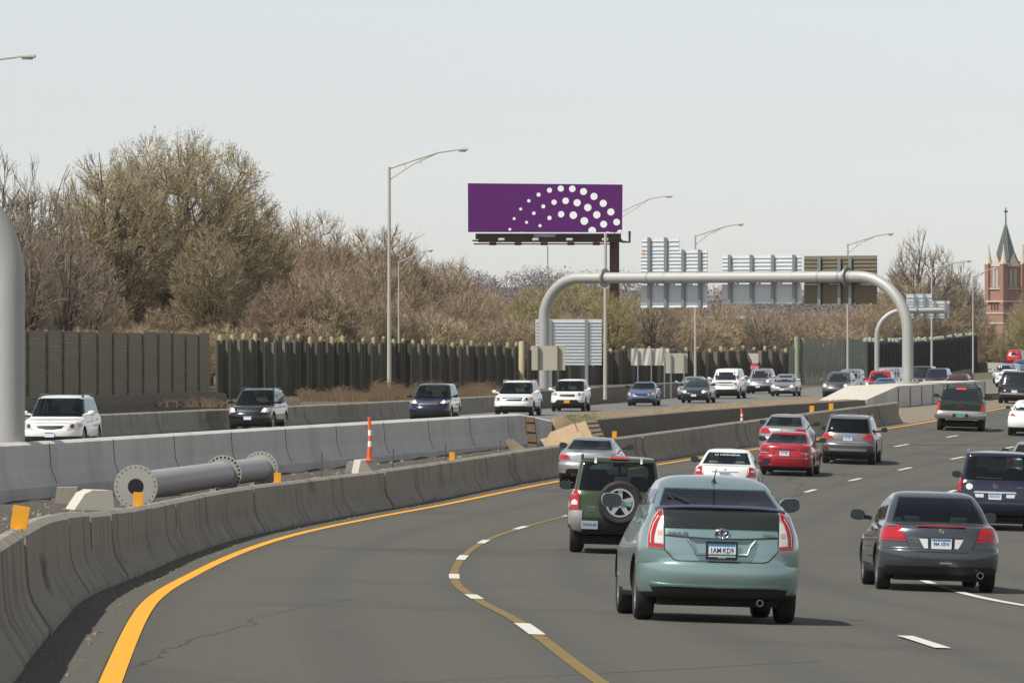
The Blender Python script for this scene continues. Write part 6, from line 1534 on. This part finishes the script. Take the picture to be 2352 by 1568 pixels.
far_house(1395, 795, 620, 4, 1.6, 'small brick building end glimpsed behind the bare pale pole', BR, RF)
far_house(1660, 770, 660, 5, 2.0, 'brick house scarcely showing through the brown thicket under the middle sign back', BR, RF)
# wooded hill on the skyline
V, Fc = [], []; nx, ny = 90, 8
def hill_z(x, y):
    px = CX + x / y * F; e = interp(px, [(300, 668), (900, 650), (1060, 628), (1150, 650), (1230, 640), (1330, 648), (1460, 655), (1560, 672), (1800, 680), (2100, 690), (2500, 690)])
    return HC - (e + 12 - YH) / F * 1500
for j in range(ny + 1):
    for i in range(nx + 1):
        x = -260 + 520 * i / nx; y = 1150 + 350 * j / ny; V.append((x, y, -2 + (hill_z(x * 1500 / y, 1500) + 2) * (j / ny) ** .8))
for j in range(ny):
    for i in range(nx): Fc.append((j*(nx+1) + i, j*(nx+1) + i + 1, (j+1)*(nx+1) + i + 1, (j+1)*(nx+1) + i))
kind(mesh_obj('hills', V, Fc, mat('hill_brown', (.12, .09, .085), 1, var=1, vscale=.12, col2=(.06, .05, .05)), smooth=True))
# ------------------------------------------------------------------ trees: tapered trunk and limbs, thousands of twigs, early buds
BARK = mat('bark_dark', (.10, .08, .062), .95, var=.6, vscale=3, col2=(.035, .03, .025)); BARKL = mat('bark_grey', (.22, .19, .15), .95, var=.6, vscale=3, col2=(.07, .06, .05))
def tw(name, c, c2, c3=None):
    m = mat(name, c, .95, var=1, vscale=.35, col2=c2, detail=3)
    if c3: ramp_mix(m, c3, 1.3, .5, .7, .8)
    n, l = m.node_tree.nodes, m.node_tree.links; b = n['Principled BSDF']; g = n.new('ShaderNodeNewGeometry'); r = n.new('ShaderNodeMapRange'); r.inputs[3].default_value = .38; r.inputs[4].default_value = 1.5   # every twig its own tone
    l.new(g.outputs['Random Per Island'], r.inputs[0]); x = n.new('ShaderNodeVectorMath'); x.operation = 'SCALE'; l.new(b.inputs['Base Color'].links[0].from_socket, x.inputs[0]); l.new(r.outputs[0], x.inputs['Scale']); l.new(x.outputs[0], b.inputs['Base Color'])
    return m
TW_OLIVE = tw('twigs_olive', (.42, .335, .205), (.32, .255, .16), (.43, .36, .18)); TW_BROWN = tw('twigs_brown', (.43, .34, .21), (.31, .245, .155), (.47, .38, .24))
TW_PINK = tw('twigs_rust', (.46, .335, .235), (.33, .245, .175)); TW_YEL = tw('twigs_yellow_olive', (.42, .35, .165), (.31, .255, .13)); TW_DARK = tw('twigs_dark', (.34, .275, .20), (.26, .21, .155)); TW_FAR = tw('twigs_far_hazed', (.25, .21, .20), (.18, .15, .15))  # far twigs greyed, distance haze put into their colour
def grow(seed, Ht, spread, leaders=5, trunk=.22, lv=(7, 7, 6, 5), up=.25, tr=.24, twig=.02, ratio=.58, ang=(22, 48), bud=0, budsz=.07, lean=(0, 0), gnarl=.10, dome=False):
    R = np.random.default_rng(seed); big = ([], []); small = ([], []); buds = []
    def seg_mesh(pts, rads, store):
        V, Fq = store; k = len(V)
        for i, p in enumerate(pts):
            t = pts[min(i+1, len(pts)-1)] - pts[max(i-1, 0)]; t = t / (np.linalg.norm(t) + 1e-9)
            a = np.cross(t, [0.31, .95, .05]); a /= np.linalg.norm(a) + 1e-9; b = np.cross(t, a)
            for j in range(3): V.append(p + rads[i] * (a * math.cos(j * 2.0944) + b * math.sin(j * 2.0944)))
        for i in range(len(pts) - 1):
            for j in range(3): Fq.append((k + 3*i + j, k + 3*i + (j+1) % 3, k + 3*i + 3 + (j+1) % 3, k + 3*i + 3 + j))
    def branch(p, dr, ln, r, level):
        n = 5 if level < 2 else (3 if level < 4 else 2); pts = [p]; rads = [r]; d = dr / np.linalg.norm(dr)
        for i in range(n):
            d = d + R.normal(0, gnarl, 3); d[2] += up * (.25 if level > 0 else .1); d /= np.linalg.norm(d); pts.append(pts[-1] + d * ln / n); rads.append(max(twig * .45, r * (1 - .75 * (i + 1) / n)))
        seg_mesh(pts, rads, big if level < 3 else small)
        if level >= len(lv):
            if bud and R.random() < bud:
                buds.append(pts[-1]); 
                if R.random() < .5: buds.append(pts[-1] * .5 + pts[-2] * .5)
            return
        m = lv[level]
        for c in range(m):
            u = .22 + .78 * (c + R.random()) / m; i = min(int(u * n), n - 1); q = pts[i] + (pts[i+1] - pts[i]) * (u * n - i)
            dd = pts[i+1] - pts[i]; dd /= np.linalg.norm(dd); a = math.radians(R.uniform(*ang)); h = R.normal(0, 1, 3); h -= dd * h.dot(dd); h /= np.linalg.norm(h) + 1e-9
            nd = dd * math.cos(a) + h * math.sin(a)
            branch(q, nd, ln * ratio * R.uniform(.7, 1.15) * (1.1 - .35 * u), max(twig * .7, r * .5 * (1 - .5 * u)), level + 1)
    th = Ht * trunk; base = np.array([0., 0, -.3]); top = np.array([lean[0] * .3, lean[1] * .3, th]); seg_mesh([base, base * .5 + top * .5, top], [tr, tr * .85, tr * .75], big)
    for k in range(leaders):
        a = k * (2.4 if dome else 2 * math.pi / leaders) + R.uniform(-.4, .4); s = (spread * ((k + .5) / leaders) if dome else R.uniform(.35, 1.0) * spread) if k else .08
        d = np.array([math.cos(a) * s + lean[0] * .1, math.sin(a) * s + lean[1] * .1, 1.0]); branch(top.copy() - np.array([0, 0, R.uniform(0, th * .25)]), d, (Ht - th) * (.80 if dome else R.uniform(.66, .82)), tr * .55, 1)
    return big, small, buds, R, budsz
def grow_dome(seed, Ht, rx, trunk=.2, nlead=9, nt=1400, tw_n=9, tr=.4, twig=.022, tl=1.1, bud=.8, budsz=.07, upw=.9, stems=1, zc=.52, gap=.0):
    """limbs fan up out of the trunk; shoots end on a rounded crown and carry fans of fine twigs"""
    R = np.random.default_rng(seed); bV, bF, sV, sF, buds = [], [], [], [], []
    def seg_mesh(pts, rads, V, Fq, m=3):
        k = len(V)
        for i, p in enumerate(pts):
            t = pts[min(i+1, len(pts)-1)] - pts[max(i-1, 0)]; t = t / (np.linalg.norm(t) + 1e-9)
            a = np.cross(t, [0.31, .95, .05]); a /= np.linalg.norm(a) + 1e-9; b = np.cross(t, a)
            for j in range(m): V.append(p + rads[i] * (a * math.cos(j * 6.2832 / m) + b * math.sin(j * 6.2832 / m)))
        for i in range(len(pts) - 1):
            for j in range(m): Fq.append((k + m*i + j, k + m*i + (j+1) % m, k + m*i + m + (j+1) % m, k + m*i + m + j))
    C = np.array([0, 0, Ht * zc]); up = Ht * (1 - zc); dn = Ht * (zc - trunk) * .85; lim = []
    lobes = R.uniform(.84, 1.06, 10)
    def env(d):     # distance from the centre to the crown surface along d, lumpy
        a = math.atan2(d[1], d[0]); k = (a / 6.2832 + .5) * 9.999; i = int(k); lump = lobes[i] * (1 - (k - i)) + lobes[(i + 1) % 10] * (k - i)
        rz = up if d[2] > 0 else dn
        return lump / math.sqrt((d[0]**2 + d[1]**2) / rx**2 + d[2]**2 / rz**2)
    th = Ht * trunk
    for st_ in range(stems):
        o = np.array([R.normal(0, .35 * (stems > 1)), R.normal(0, .35 * (stems > 1)), -.3]); top = np.array([o[0] * 1.6, o[1] * 1.6, th]); r0 = tr / math.sqrt(stems)
        seg_mesh([o, (o + top) / 2 + R.normal(0, .06, 3), top], [r0 * 1.15, r0, r0 * .85], bV, bF, 7)
        for k in range(nlead):
            u = (k + .5) / nlead; a = k * 2.4 + R.uniform(-.3, .3); tilt = .12 + 1.15 * u ** .9; d = np.array([math.cos(a) * math.sin(tilt), math.sin(a) * math.sin(tilt), math.cos(tilt)])
            q = C + d * env(d) * .70; s0 = top - np.array([0, 0, R.uniform(0, th * .3)]); L = np.linalg.norm(q - s0); n = 9; pts = []
            for i in range(n + 1):
                w = i / n; base = s0 * (1 - w) + q * w; base = base + np.array([0, 0, 1]) * L * .16 * math.sin(math.pi * w) * (-1 if w < 0 else 1) * (.6 - d[2] * .3); base = base + R.normal(0, .018 * L * w, 3); pts.append(base)
            rr = [r0 * .62 * (1 - .85 * i / n) + .02 for i in range(n + 1)]; seg_mesh(pts, rr, bV, bF, 5); lim += [(p, rr[i]) for i, p in enumerate(pts) if i > 1]
            for j in range(3 if L > 4 else 1):
                i = R.integers(2, 7); dd = pts[i+1] - pts[i]; dd /= np.linalg.norm(dd); h = R.normal(0, 1, 3); h[2] = abs(h[2]); h /= np.linalg.norm(h); e = pts[i] + (dd * .8 + h * .55) * L * R.uniform(.25, .42); m_ = (pts[i] + e) / 2 + np.array([0, 0, .06 * L])
                P5 = [pts[i], (pts[i] + m_) / 2 + R.normal(0, .05, 3), m_, (m_ + e) / 2 + R.normal(0, .05, 3), e]; r5 = [rr[i] * .6 * (1 - .8 * x / 4) + .012 for x in range(5)]; seg_mesh(P5, r5, bV, bF, 4); lim += [(p, r5[x]) for x, p in enumerate(P5)]
    LP = np.array([p for p, _ in lim])
    for _ in range(nt):
        d = R.normal(0, 1, 3); d[2] = d[2] * .9 + .25; d /= np.linalg.norm(d); e = env(d); t = C + d * e * (R.uniform(.35, 1.0) ** .55) * R.uniform(.93, 1.03)
        if t[2] < th * .8: continue
        v = t - LP; dist = np.linalg.norm(v, axis=1) + 2.2 * np.maximum(0, -v[:, 2] + .25 * np.linalg.norm(v[:, :2], axis=1)); i = int(np.argmin(dist)); p = LP[i]; L = np.linalg.norm(t - p)
        m_ = (p + t) / 2 + (t - p) * 0 + R.normal(0, .05 * L, 3) - np.array([0, 0, .07 * L]); P4 = [p, (p * .6 + m_ * .4) + R.normal(0, .02 * L, 3), m_, (m_ + t) / 2 + R.normal(0, .02 * L, 3), t]
        r1 = max(twig * 1.3, min(.05, lim[i][1] * .5)); seg_mesh(P4, [r1, r1 * .9, r1 * .75, max(twig, r1 * .6), twig * .8], sV, sF)
        ax = t - m_; ax /= np.linalg.norm(ax) + 1e-9; og = d * .55 + np.array([0, 0, upw]); og /= np.linalg.norm(og)
        for k in range(tw_n):
            w = R.uniform(.25, 1.0); s0 = m_ * (1 - w) + t * w; dr = ax * .5 + og * .7 + R.normal(0, .42, 3); dr /= np.linalg.norm(dr); ln = tl * R.uniform(.5, 1.1); e1 = s0 + dr * ln * .5; dr2 = dr + R.normal(0, .12, 3) + np.array([0, 0, .18]); e2 = e1 + dr2 / np.linalg.norm(dr2) * ln * .5
            seg_mesh([s0, e1, e2], [twig * .75, twig * .6, twig * .35], sV, sF)
            if R.random() < .7:
                x = e1 + (dr + R.normal(0, .5, 3)) * ln * .35; seg_mesh([e1, x], [twig * .55, twig * .35], sV, sF)
                if R.random() < bud: buds.append(x)
            if R.random() < bud: buds.append(e2); buds.append((e1 + e2) / 2)
    return (bV, bF), (sV, sF), buds, R, budsz
def to_mesh(name, V, Fq, m, tris=None):
    me = bpy.data.meshes.new(name); V = np.asarray(V, dtype=np.float32); nq = len(Fq); nt = 0 if tris is None else len(tris)
    me.vertices.add(len(V)); me.vertices.foreach_set('co', V.ravel()); me.loops.add(nq * 4 + nt * 3); me.polygons.add(nq + nt)
    li = np.asarray(Fq, dtype=np.int32).ravel()
    if nt: li = np.concatenate([li, np.asarray(tris, dtype=np.int32).ravel()])
    me.loops.foreach_set('vertex_index', li)
    ls = np.concatenate([np.arange(nq) * 4, nq * 4 + np.arange(nt) * 3]).astype(np.int32); me.polygons.foreach_set('loop_start', ls)
    me.update(calc_edges=True); me.validate(); me.materials.append(m); return me
def tree_proto(crown_m, bark_m, bud_m=None, **k):
    big, small, buds, R, bs = (grow_dome if 'rx' in k else grow)(**k); tm = to_mesh('trunk', big[0], big[1], bark_m); V = list(small[0]); T = []; nv = len(V)
    for b in buds:
        a = R.normal(0, 1, 3) * bs; c = R.normal(0, 1, 3) * bs; V += [b, b + a, b + c]; T.append((nv, nv + 1, nv + 2)); nv += 3
    cm = to_mesh('crown', V, small[1], crown_m, T if T else None)
    if bud_m and T:
        cm.materials.append(bud_m); mi = np.zeros(len(cm.polygons), dtype=np.int32); mi[-len(T):] = 1; cm.polygons.foreach_set('material_index', mi)
    Vv = np.asarray(V); return (tm, cm, float(Vv[:, 2].max()), float(np.percentile(np.abs(Vv[:, 0]), 99)))
BUD_O = mat('buds_olive', (.27, .245, .09), .9, var=1, vscale=.5, col2=(.19, .165, .07)); BUD_R = mat('buds_rust', (.36, .22, .15), .9, var=1, vscale=.5, col2=(.18, .11, .08)); BUD_Y = mat('buds_yellow', (.38, .33, .12), .9, var=1, vscale=.5, col2=(.2, .17, .06))
PR = {
 'elm': tree_proto(TW_OLIVE, BARK, BUD_O, seed=2, Ht=20, rx=8.6, trunk=.20, nlead=12, nt=1300, tw_n=9, tr=.60, twig=.024, tl=1.3, bud=.75, budsz=.075),
 'elm2': tree_proto(TW_OLIVE, BARK, BUD_O, seed=7, Ht=17, rx=5.0, trunk=.18, nlead=8, nt=680, tw_n=8, tr=.40, twig=.024, tl=1.2, bud=.6, budsz=.07, zc=.55),
 'brown': tree_proto(TW_BROWN, BARKL, BUD_R, seed=3, Ht=13, rx=3.6, trunk=.12, nlead=6, nt=520, tw_n=8, tr=.24, twig=.026, tl=1.25, bud=.2, budsz=.05, upw=1.3, stems=2, zc=.45),
 'brown2': tree_proto(TW_BROWN, BARKL, BUD_R, seed=13, Ht=12, rx=4.2, trunk=.10, nlead=6, nt=560, tw_n=8, tr=.24, twig=.026, tl=1.2, bud=.15, budsz=.05, upw=.9, stems=2, zc=.45),
 'rust': tree_proto(TW_PINK, BARKL, BUD_R, seed=5, Ht=13, rx=3.8, trunk=.12, nlead=6, nt=560, tw_n=9, tr=.24, twig=.024, tl=1.3, bud=.4, budsz=.06, upw=1.5, stems=2, zc=.45),
 'olive': tree_proto(TW_YEL, BARK, BUD_Y, seed=9, Ht=12, rx=5.6, trunk=.14, nlead=7, nt=700, tw_n=8, tr=.28, twig=.024, tl=1.1, bud=.8, budsz=.075, upw=.6, zc=.45),
 'bare': tree_proto(TW_DARK, BARK, None, seed=11, Ht=18, rx=5.2, trunk=.2, nlead=9, nt=330, tw_n=6, tr=.34, twig=.034, tl=1.5, bud=0, upw=1.3, zc=.5),
 'bush': tree_proto(TW_BROWN, BARKL, BUD_R, seed=17, Ht=6, rx=3.6, trunk=.04, nlead=6, nt=420, tw_n=7, tr=.10, twig=.022, tl=.8, bud=.3, budsz=.05, upw=.7, stems=3, zc=.35),
}
def tree(kd, px, ybase, d, ytop, label, group=None, name='bare_tree', wsc=1.0, rz=None, rr=random.Random(4)):
    tm, cm, zt, xw = PR[kd]; p = P(px, ybase, d); s = (P(px, ytop, d).z - p.z) / zt
    r = empty(name, p, rr.uniform(0, 6.28) if rz is None else rz); r.scale = (s * wsc, s * wsc, s); tag(r, label, 'tree', group)
    for n_, me in (('trunk', tm), ('crown', cm)): o = bpy.data.objects.new(n_, me); COL.objects.link(o); o.parent = r
    return r
# named trees
tree('elm', 408, 880, 428, 284, 'largest rounded tree with olive buds, towering over the plank noise wall', name='budding_tree', wsc=1.0, rz=.4)
tree('elm2', 250, 880, 415, 330, 'forked tree with a dark trunk just left of the largest budding tree', name='budding_tree', wsc=1.0, rz=2.2)
tree('elm2', 545, 880, 440, 410, 'olive-budding tree filling the right shoulder of the largest tree', name='budding_tree', wsc=1.1, rz=4.0)
tree('elm2', 480, 880, 402, 500, 'smaller budding tree with a dark leaning trunk in front of the largest tree', name='budding_tree', wsc=.9, rz=1.0)
tree('bare', 105, 890, 400, 345, 'thin bare grey tree left of the forked tree', name='bare_tree', wsc=.75, rz=1)
tree('bare', -25, 890, 380, 330, 'bare tree reaching in from the left edge above the column', name='bare_tree', wsc=1.1, rz=3)
tree('bare', 2120, 850, 700, 512, 'tall dark bare tree with a fan-shaped crown, right of the brown sign back', name='bare_tree', wsc=1.0, rz=2)
tree('bare', 2205, 840, 720, 590, 'lighter bare tree between the distant lamps and the church tower', name='bare_tree', wsc=.9, rz=5)
tree('olive', 1290, 860, 560, 628, 'yellow-olive rounded tree seen through the left bend of the big gantry', name='budding_tree', wsc=1.4, rz=0)
tree('olive', 1402, 870, 494, 668, 'yellow-olive budding tree standing right in front of the billboard pillar', name='budding_tree', wsc=.8, rz=2)
rt = random.Random(21)
def walld(px): return interp(px, [(-60, 252), (20, 264), (480, 350), (1192, 447), (1812, 538), (1981, 540), (2238, 648), (2400, 660)])
GL, GM, GR = 'bare trees in the thicket behind the plank and left timber noise walls', 'trees in the thicket behind the blank signs', 'trees in the thicket at the far right'
sky_l = [(0, 590), (60, 600), (150, 590), (300, 620), (500, 590), (560, 540), (640, 505), (700, 480), (760, 520), (830, 535), (880, 500), (920, 540), (960, 580), (1010, 585), (1050, 600), (1090, 612), (1120, 650), (1150, 700), (1200, 700)]
def skyline(px, K):
    for i in range(len(K) - 1):
        if K[i][0] <= px <= K[i+1][0]: return K[i][1] + (K[i+1][1] - K[i][1]) * (px - K[i][0]) / (K[i+1][0] - K[i][0])
    return K[-1][1] if px > K[-1][0] else K[0][1]
LB = {'brown': 'brown bare tree in the dense thicket behind the left half of the noise walls', 'brown2': 'brown bare tree in the dense thicket behind the left half of the noise walls', 'rust': 'rust-coloured bare tree in the thicket behind the left timber noise wall', 'elm2': 'small olive-budding tree low in the thicket behind the plank noise wall', 'bush': 'low brown brush just above the top of the left noise walls'}
for row, (d0, dy, n) in enumerate(((42, 120, 20), (80, 50, 20), (120, 0, 22))):
    for i in range(n):
        px = -40 + 1200 * (i + rt.uniform(.1, .9)) / n; top = skyline(px, sky_l) + dy + rt.uniform(-12, 35)
        if px < 620 and (row == 0 or (row == 1 and i % 5 in (0, 2, 3))): continue
        kd = rt.choice(['brown', 'brown2', 'brown', 'rust'] if px > 620 else ['brown', 'elm2', 'elm2', 'brown2', 'brown'])
        if 640 < px < 1000 and row == 2: kd = rt.choice(['rust', 'rust', 'brown'])
        tree(kd, px, 885, walld(px) + d0 + rt.uniform(-5, 14), top, LB[kd], GL, wsc=rt.uniform(.95, 1.25))
for i in range(22):
    px = -20 + 1230 * (i + rt.random()) / 22; tree('bush', px, 880, walld(px) + 38, (748 if px < 620 else 728) + rt.uniform(-16, 16), LB['bush'], GL, name='brush', wsc=1.2)
sky_m = [(1130, 720), (1180, 690), (1240, 650), (1320, 632), (1420, 640), (1460, 660), (1560, 690), (1700, 690), (1850, 690), (2000, 680), (2030, 620), (2070, 600), (2150, 625), (2200, 660), (2240, 720)]
LM = {'brown': 'brown bare tree in the thicket behind the blank signs and green noise wall', 'brown2': 'brown bare tree in the thicket behind the blank signs and green noise wall', 'rust': 'rust-coloured bare tree in the thicket under the big gantry signs', 'olive': 'yellow-olive budding tree in the thicket around the left leg of the big gantry'}
for row, (d0, dy, n) in enumerate(((40, 60, 17), (85, 20, 18), (130, 0, 19))):
    for i in range(n):
        px = 1150 + 1090 * (i + rt.uniform(.1, .9)) / n; top = skyline(px, sky_m) + dy + rt.uniform(-10, 22)
        kd = rt.choice(['olive', 'olive', 'brown2']) if px < 1480 else rt.choice(['brown', 'brown2', 'brown', 'rust' if row else 'brown'])
        tree(kd, px, 872, walld(px) + d0 + rt.uniform(-5, 15), top, LM[kd], GM, wsc=rt.uniform(1.0, 1.35))
for i in range(16):
    px = 1190 + 780 * (i + rt.random()) / 16; tree('bush', px, 866, walld(px) + 30, 735 + rt.uniform(-12, 22), 'low brown brush just above the noise wall behind the blank signs', GM, name='brush', wsc=1.4)
tree('bare', 1500, 866, 505, 655, 'dark crooked bare tree left of the stepped sign back, above the white roof edge', wsc=1.2, rz=2.5); tree('bare', 1755, 866, 545, 690, 'dark crooked trunk hanging below the middle sign back', wsc=1.3, rz=.5)
for i in range(12):
    px = 2235 + 170 * (i + rt.random()) / 12; kd = rt.choice(['brown', 'brown', 'brown2', 'olive']); near_ = i % 2
    tree(kd, px, 848, 700 + 60 * (1 - near_) + rt.uniform(-20, 20), skyline(px, [(2225, 752), (2255, 775), (2290, 778), (2312, 750), (2352, 690), (2400, 640)]) + (25 if near_ else 0) + rt.uniform(-8, 14), 'brown and olive tree in the thicket at the far right edge, below the church tower', GR, wsc=1.1)
for i, (px, top, w_) in enumerate(((60, 500, .8), (150, 470, .7), (200, 520, .8), (30, 430, .9), (620, 560, .7), (300, 560, .7))):
    tree('bare', px, 885, walld(px) + 60 + 8 * i, top, 'slim bare tree standing out of the thicket behind the plank noise wall', GL, wsc=w_)
for i, (px, top) in enumerate(((690, 500), (760, 520), (865, 510), (930, 545), (1010, 590), (1060, 605))):
    tree('bare', px, 885, walld(px) + 135, top, 'slim bare tree rising over the rust-brown thicket behind the left timber noise wall', GL, wsc=.8)
# distant wood on the hill: nobody could count it
R_ = np.random.default_rng(5); V = []; T = []; nvv = 0
for _ in range(1100):
    x = R_.uniform(-60, 190) ; y = R_.uniform(1150, 1490); j = (y - 1150) / 350
    zt = -2 + (hill_z(x * 1500 / y, 1500) + 2) * max(.0, j) ** .8; h = R_.uniform(4, 7); n = 170
    c = R_.normal(0, 1, (n, 3)); c /= np.linalg.norm(c, axis=1)[:, None]; c *= R_.uniform(.3, 1, (n, 1)) * np.array([h * .55, h * .55, h * .5]); c += np.array([x, y, zt + h * .45])
    a = R_.normal(0, .10, (n, 3)); b = R_.normal(0, .34, (n, 3)); b[:, 2] = np.abs(b[:, 2]) * 1.1
    V.append(np.stack([c - a, c + a, c + b], 1).reshape(-1, 3)); T.append(np.arange(3 * n).reshape(-1, 3) + nvv); nvv += 3 * n
V = np.concatenate(V); T = np.concatenate(T)
me = bpy.data.meshes.new('distant_wood'); me.vertices.add(len(V)); me.vertices.foreach_set('co', V.astype(np.float32).ravel()); me.loops.add(len(T) * 3); me.loops.foreach_set('vertex_index', T.astype(np.int32).ravel()); me.polygons.add(len(T)); me.polygons.foreach_set('loop_start', (np.arange(len(T)) * 3).astype(np.int32)); me.update(calc_edges=True); me.materials.append(TW_FAR)
o = bpy.data.objects.new('distant_wood', me); COL.objects.link(o); kind(o, 'stuff', 'hazy brown woods on the distant hill')
# dry weeds
def weeds(name, pxs, d, yb, hh, n, m, label, seed):
    R = np.random.default_rng(seed); V = []; T = []; k = 0
    for _ in range(n):
        px = R.uniform(*pxs); dd = d + R.uniform(-8, 8); b = np.array(P(px, yb, dd)); h = hh * R.uniform(.3, 1) * (.6 + .4 * math.sin(px * .03) ** 2); l = R.normal(0, .35, 2) * h; w_ = .03
        t = b + np.array([l[0], l[1] * .3, h]); V += [b + [-w_, 0, 0], b + [w_, 0, 0], t]; T.append((k, k+1, k+2)); k += 3
        for _j in range(2): u = R.uniform(.4, .9); q = b + (t - b) * u; V += [q, q + [0, 0, .05], q + [R.normal(0, .25), 0, R.uniform(.1, .4)]]; T.append((k, k+1, k+2)); k += 3
    o = mesh_obj(name, V, T, m); kind(o, 'stuff', label)
DRY = mat('dry_weeds', (.22, .145, .085), .95, var=1, vscale=.6, col2=(.12, .085, .055))
weeds('dry_weeds', (690, 860), 300, 922, .9, 500, DRY, 'thin dry weeds left of the tallest street lamp', 3)
weeds('dry_weeds', (860, 1140), 300, 925, 1.35, 1700, DRY, 'dry brown weeds in front of the left timber noise wall', 1)
weeds('dry_weeds', (60, 690), 290, 935, .6, 500, DRY, 'sparse dry weeds at the foot of the left noise walls', 4)
def grass_pt(n, seed, rng, m, name, label, hh=.07):
    R = random.Random(seed); V = []; T = []; k = 0
    for _ in range(n):
        t, u = R.uniform(*rng[0]), R.uniform(*rng[1]); a = rw(t); dd = 236 + 72 * t; b = Vector((XO(dd) + .1, dd, ZO(dd) + .02)); p = Vector((a.x - .28, a.y + .13, a.z + .01)).lerp(b, u); p.z += .30 * math.sin(math.pi * u) - .02
        h = hh * R.uniform(.4, 1.2); V += [p + Vector((-.03, 0, 0)), p + Vector((.03, 0, 0)), p + Vector((R.uniform(-.05, .05), 0, h))]; T.append((k, k+1, k+2)); k += 3
    kind(mesh_obj(name, V, T, m), 'stuff', label)
grass_pt(2500, 1, ((0, 1), (0, 1)), mat('straw', (.34, .26, .15), .95, var=.8, vscale=1, col2=(.22, .17, .09)), 'dry_grass', 'short straw-coloured tufts on the dirt berm')
grass_pt(260, 2, ((0, .13), (0, .35)), mat('green_tuft', (.12, .18, .04), .9), 'green_grass', 'small patch of green grass where the dirt berm meets the median wall', .1)
run_fleet()
run_opp()
# ------------------------------------------------------------------ the air
hz = bpy.data.materials.new('air'); hz.use_nodes = True; hn = hz.node_tree.nodes; hn.remove(hn['Principled BSDF'])
pv = hn.new('ShaderNodeVolumePrincipled'); pv.inputs['Color'].default_value = (.95, .965, .98, 1); pv.inputs['Density'].default_value = .00007; pv.inputs['Anisotropy'].default_value = .2
hz.node_tree.links.new(pv.outputs[0], hn['Material Output'].inputs['Volume'])
bm = bmesh.new(); box(bm, -1300, 1300, -210, 2700, -3.4, 60)
o = bm_obj('haze', bm, hz); kind(o, 'stuff', 'thin haze')
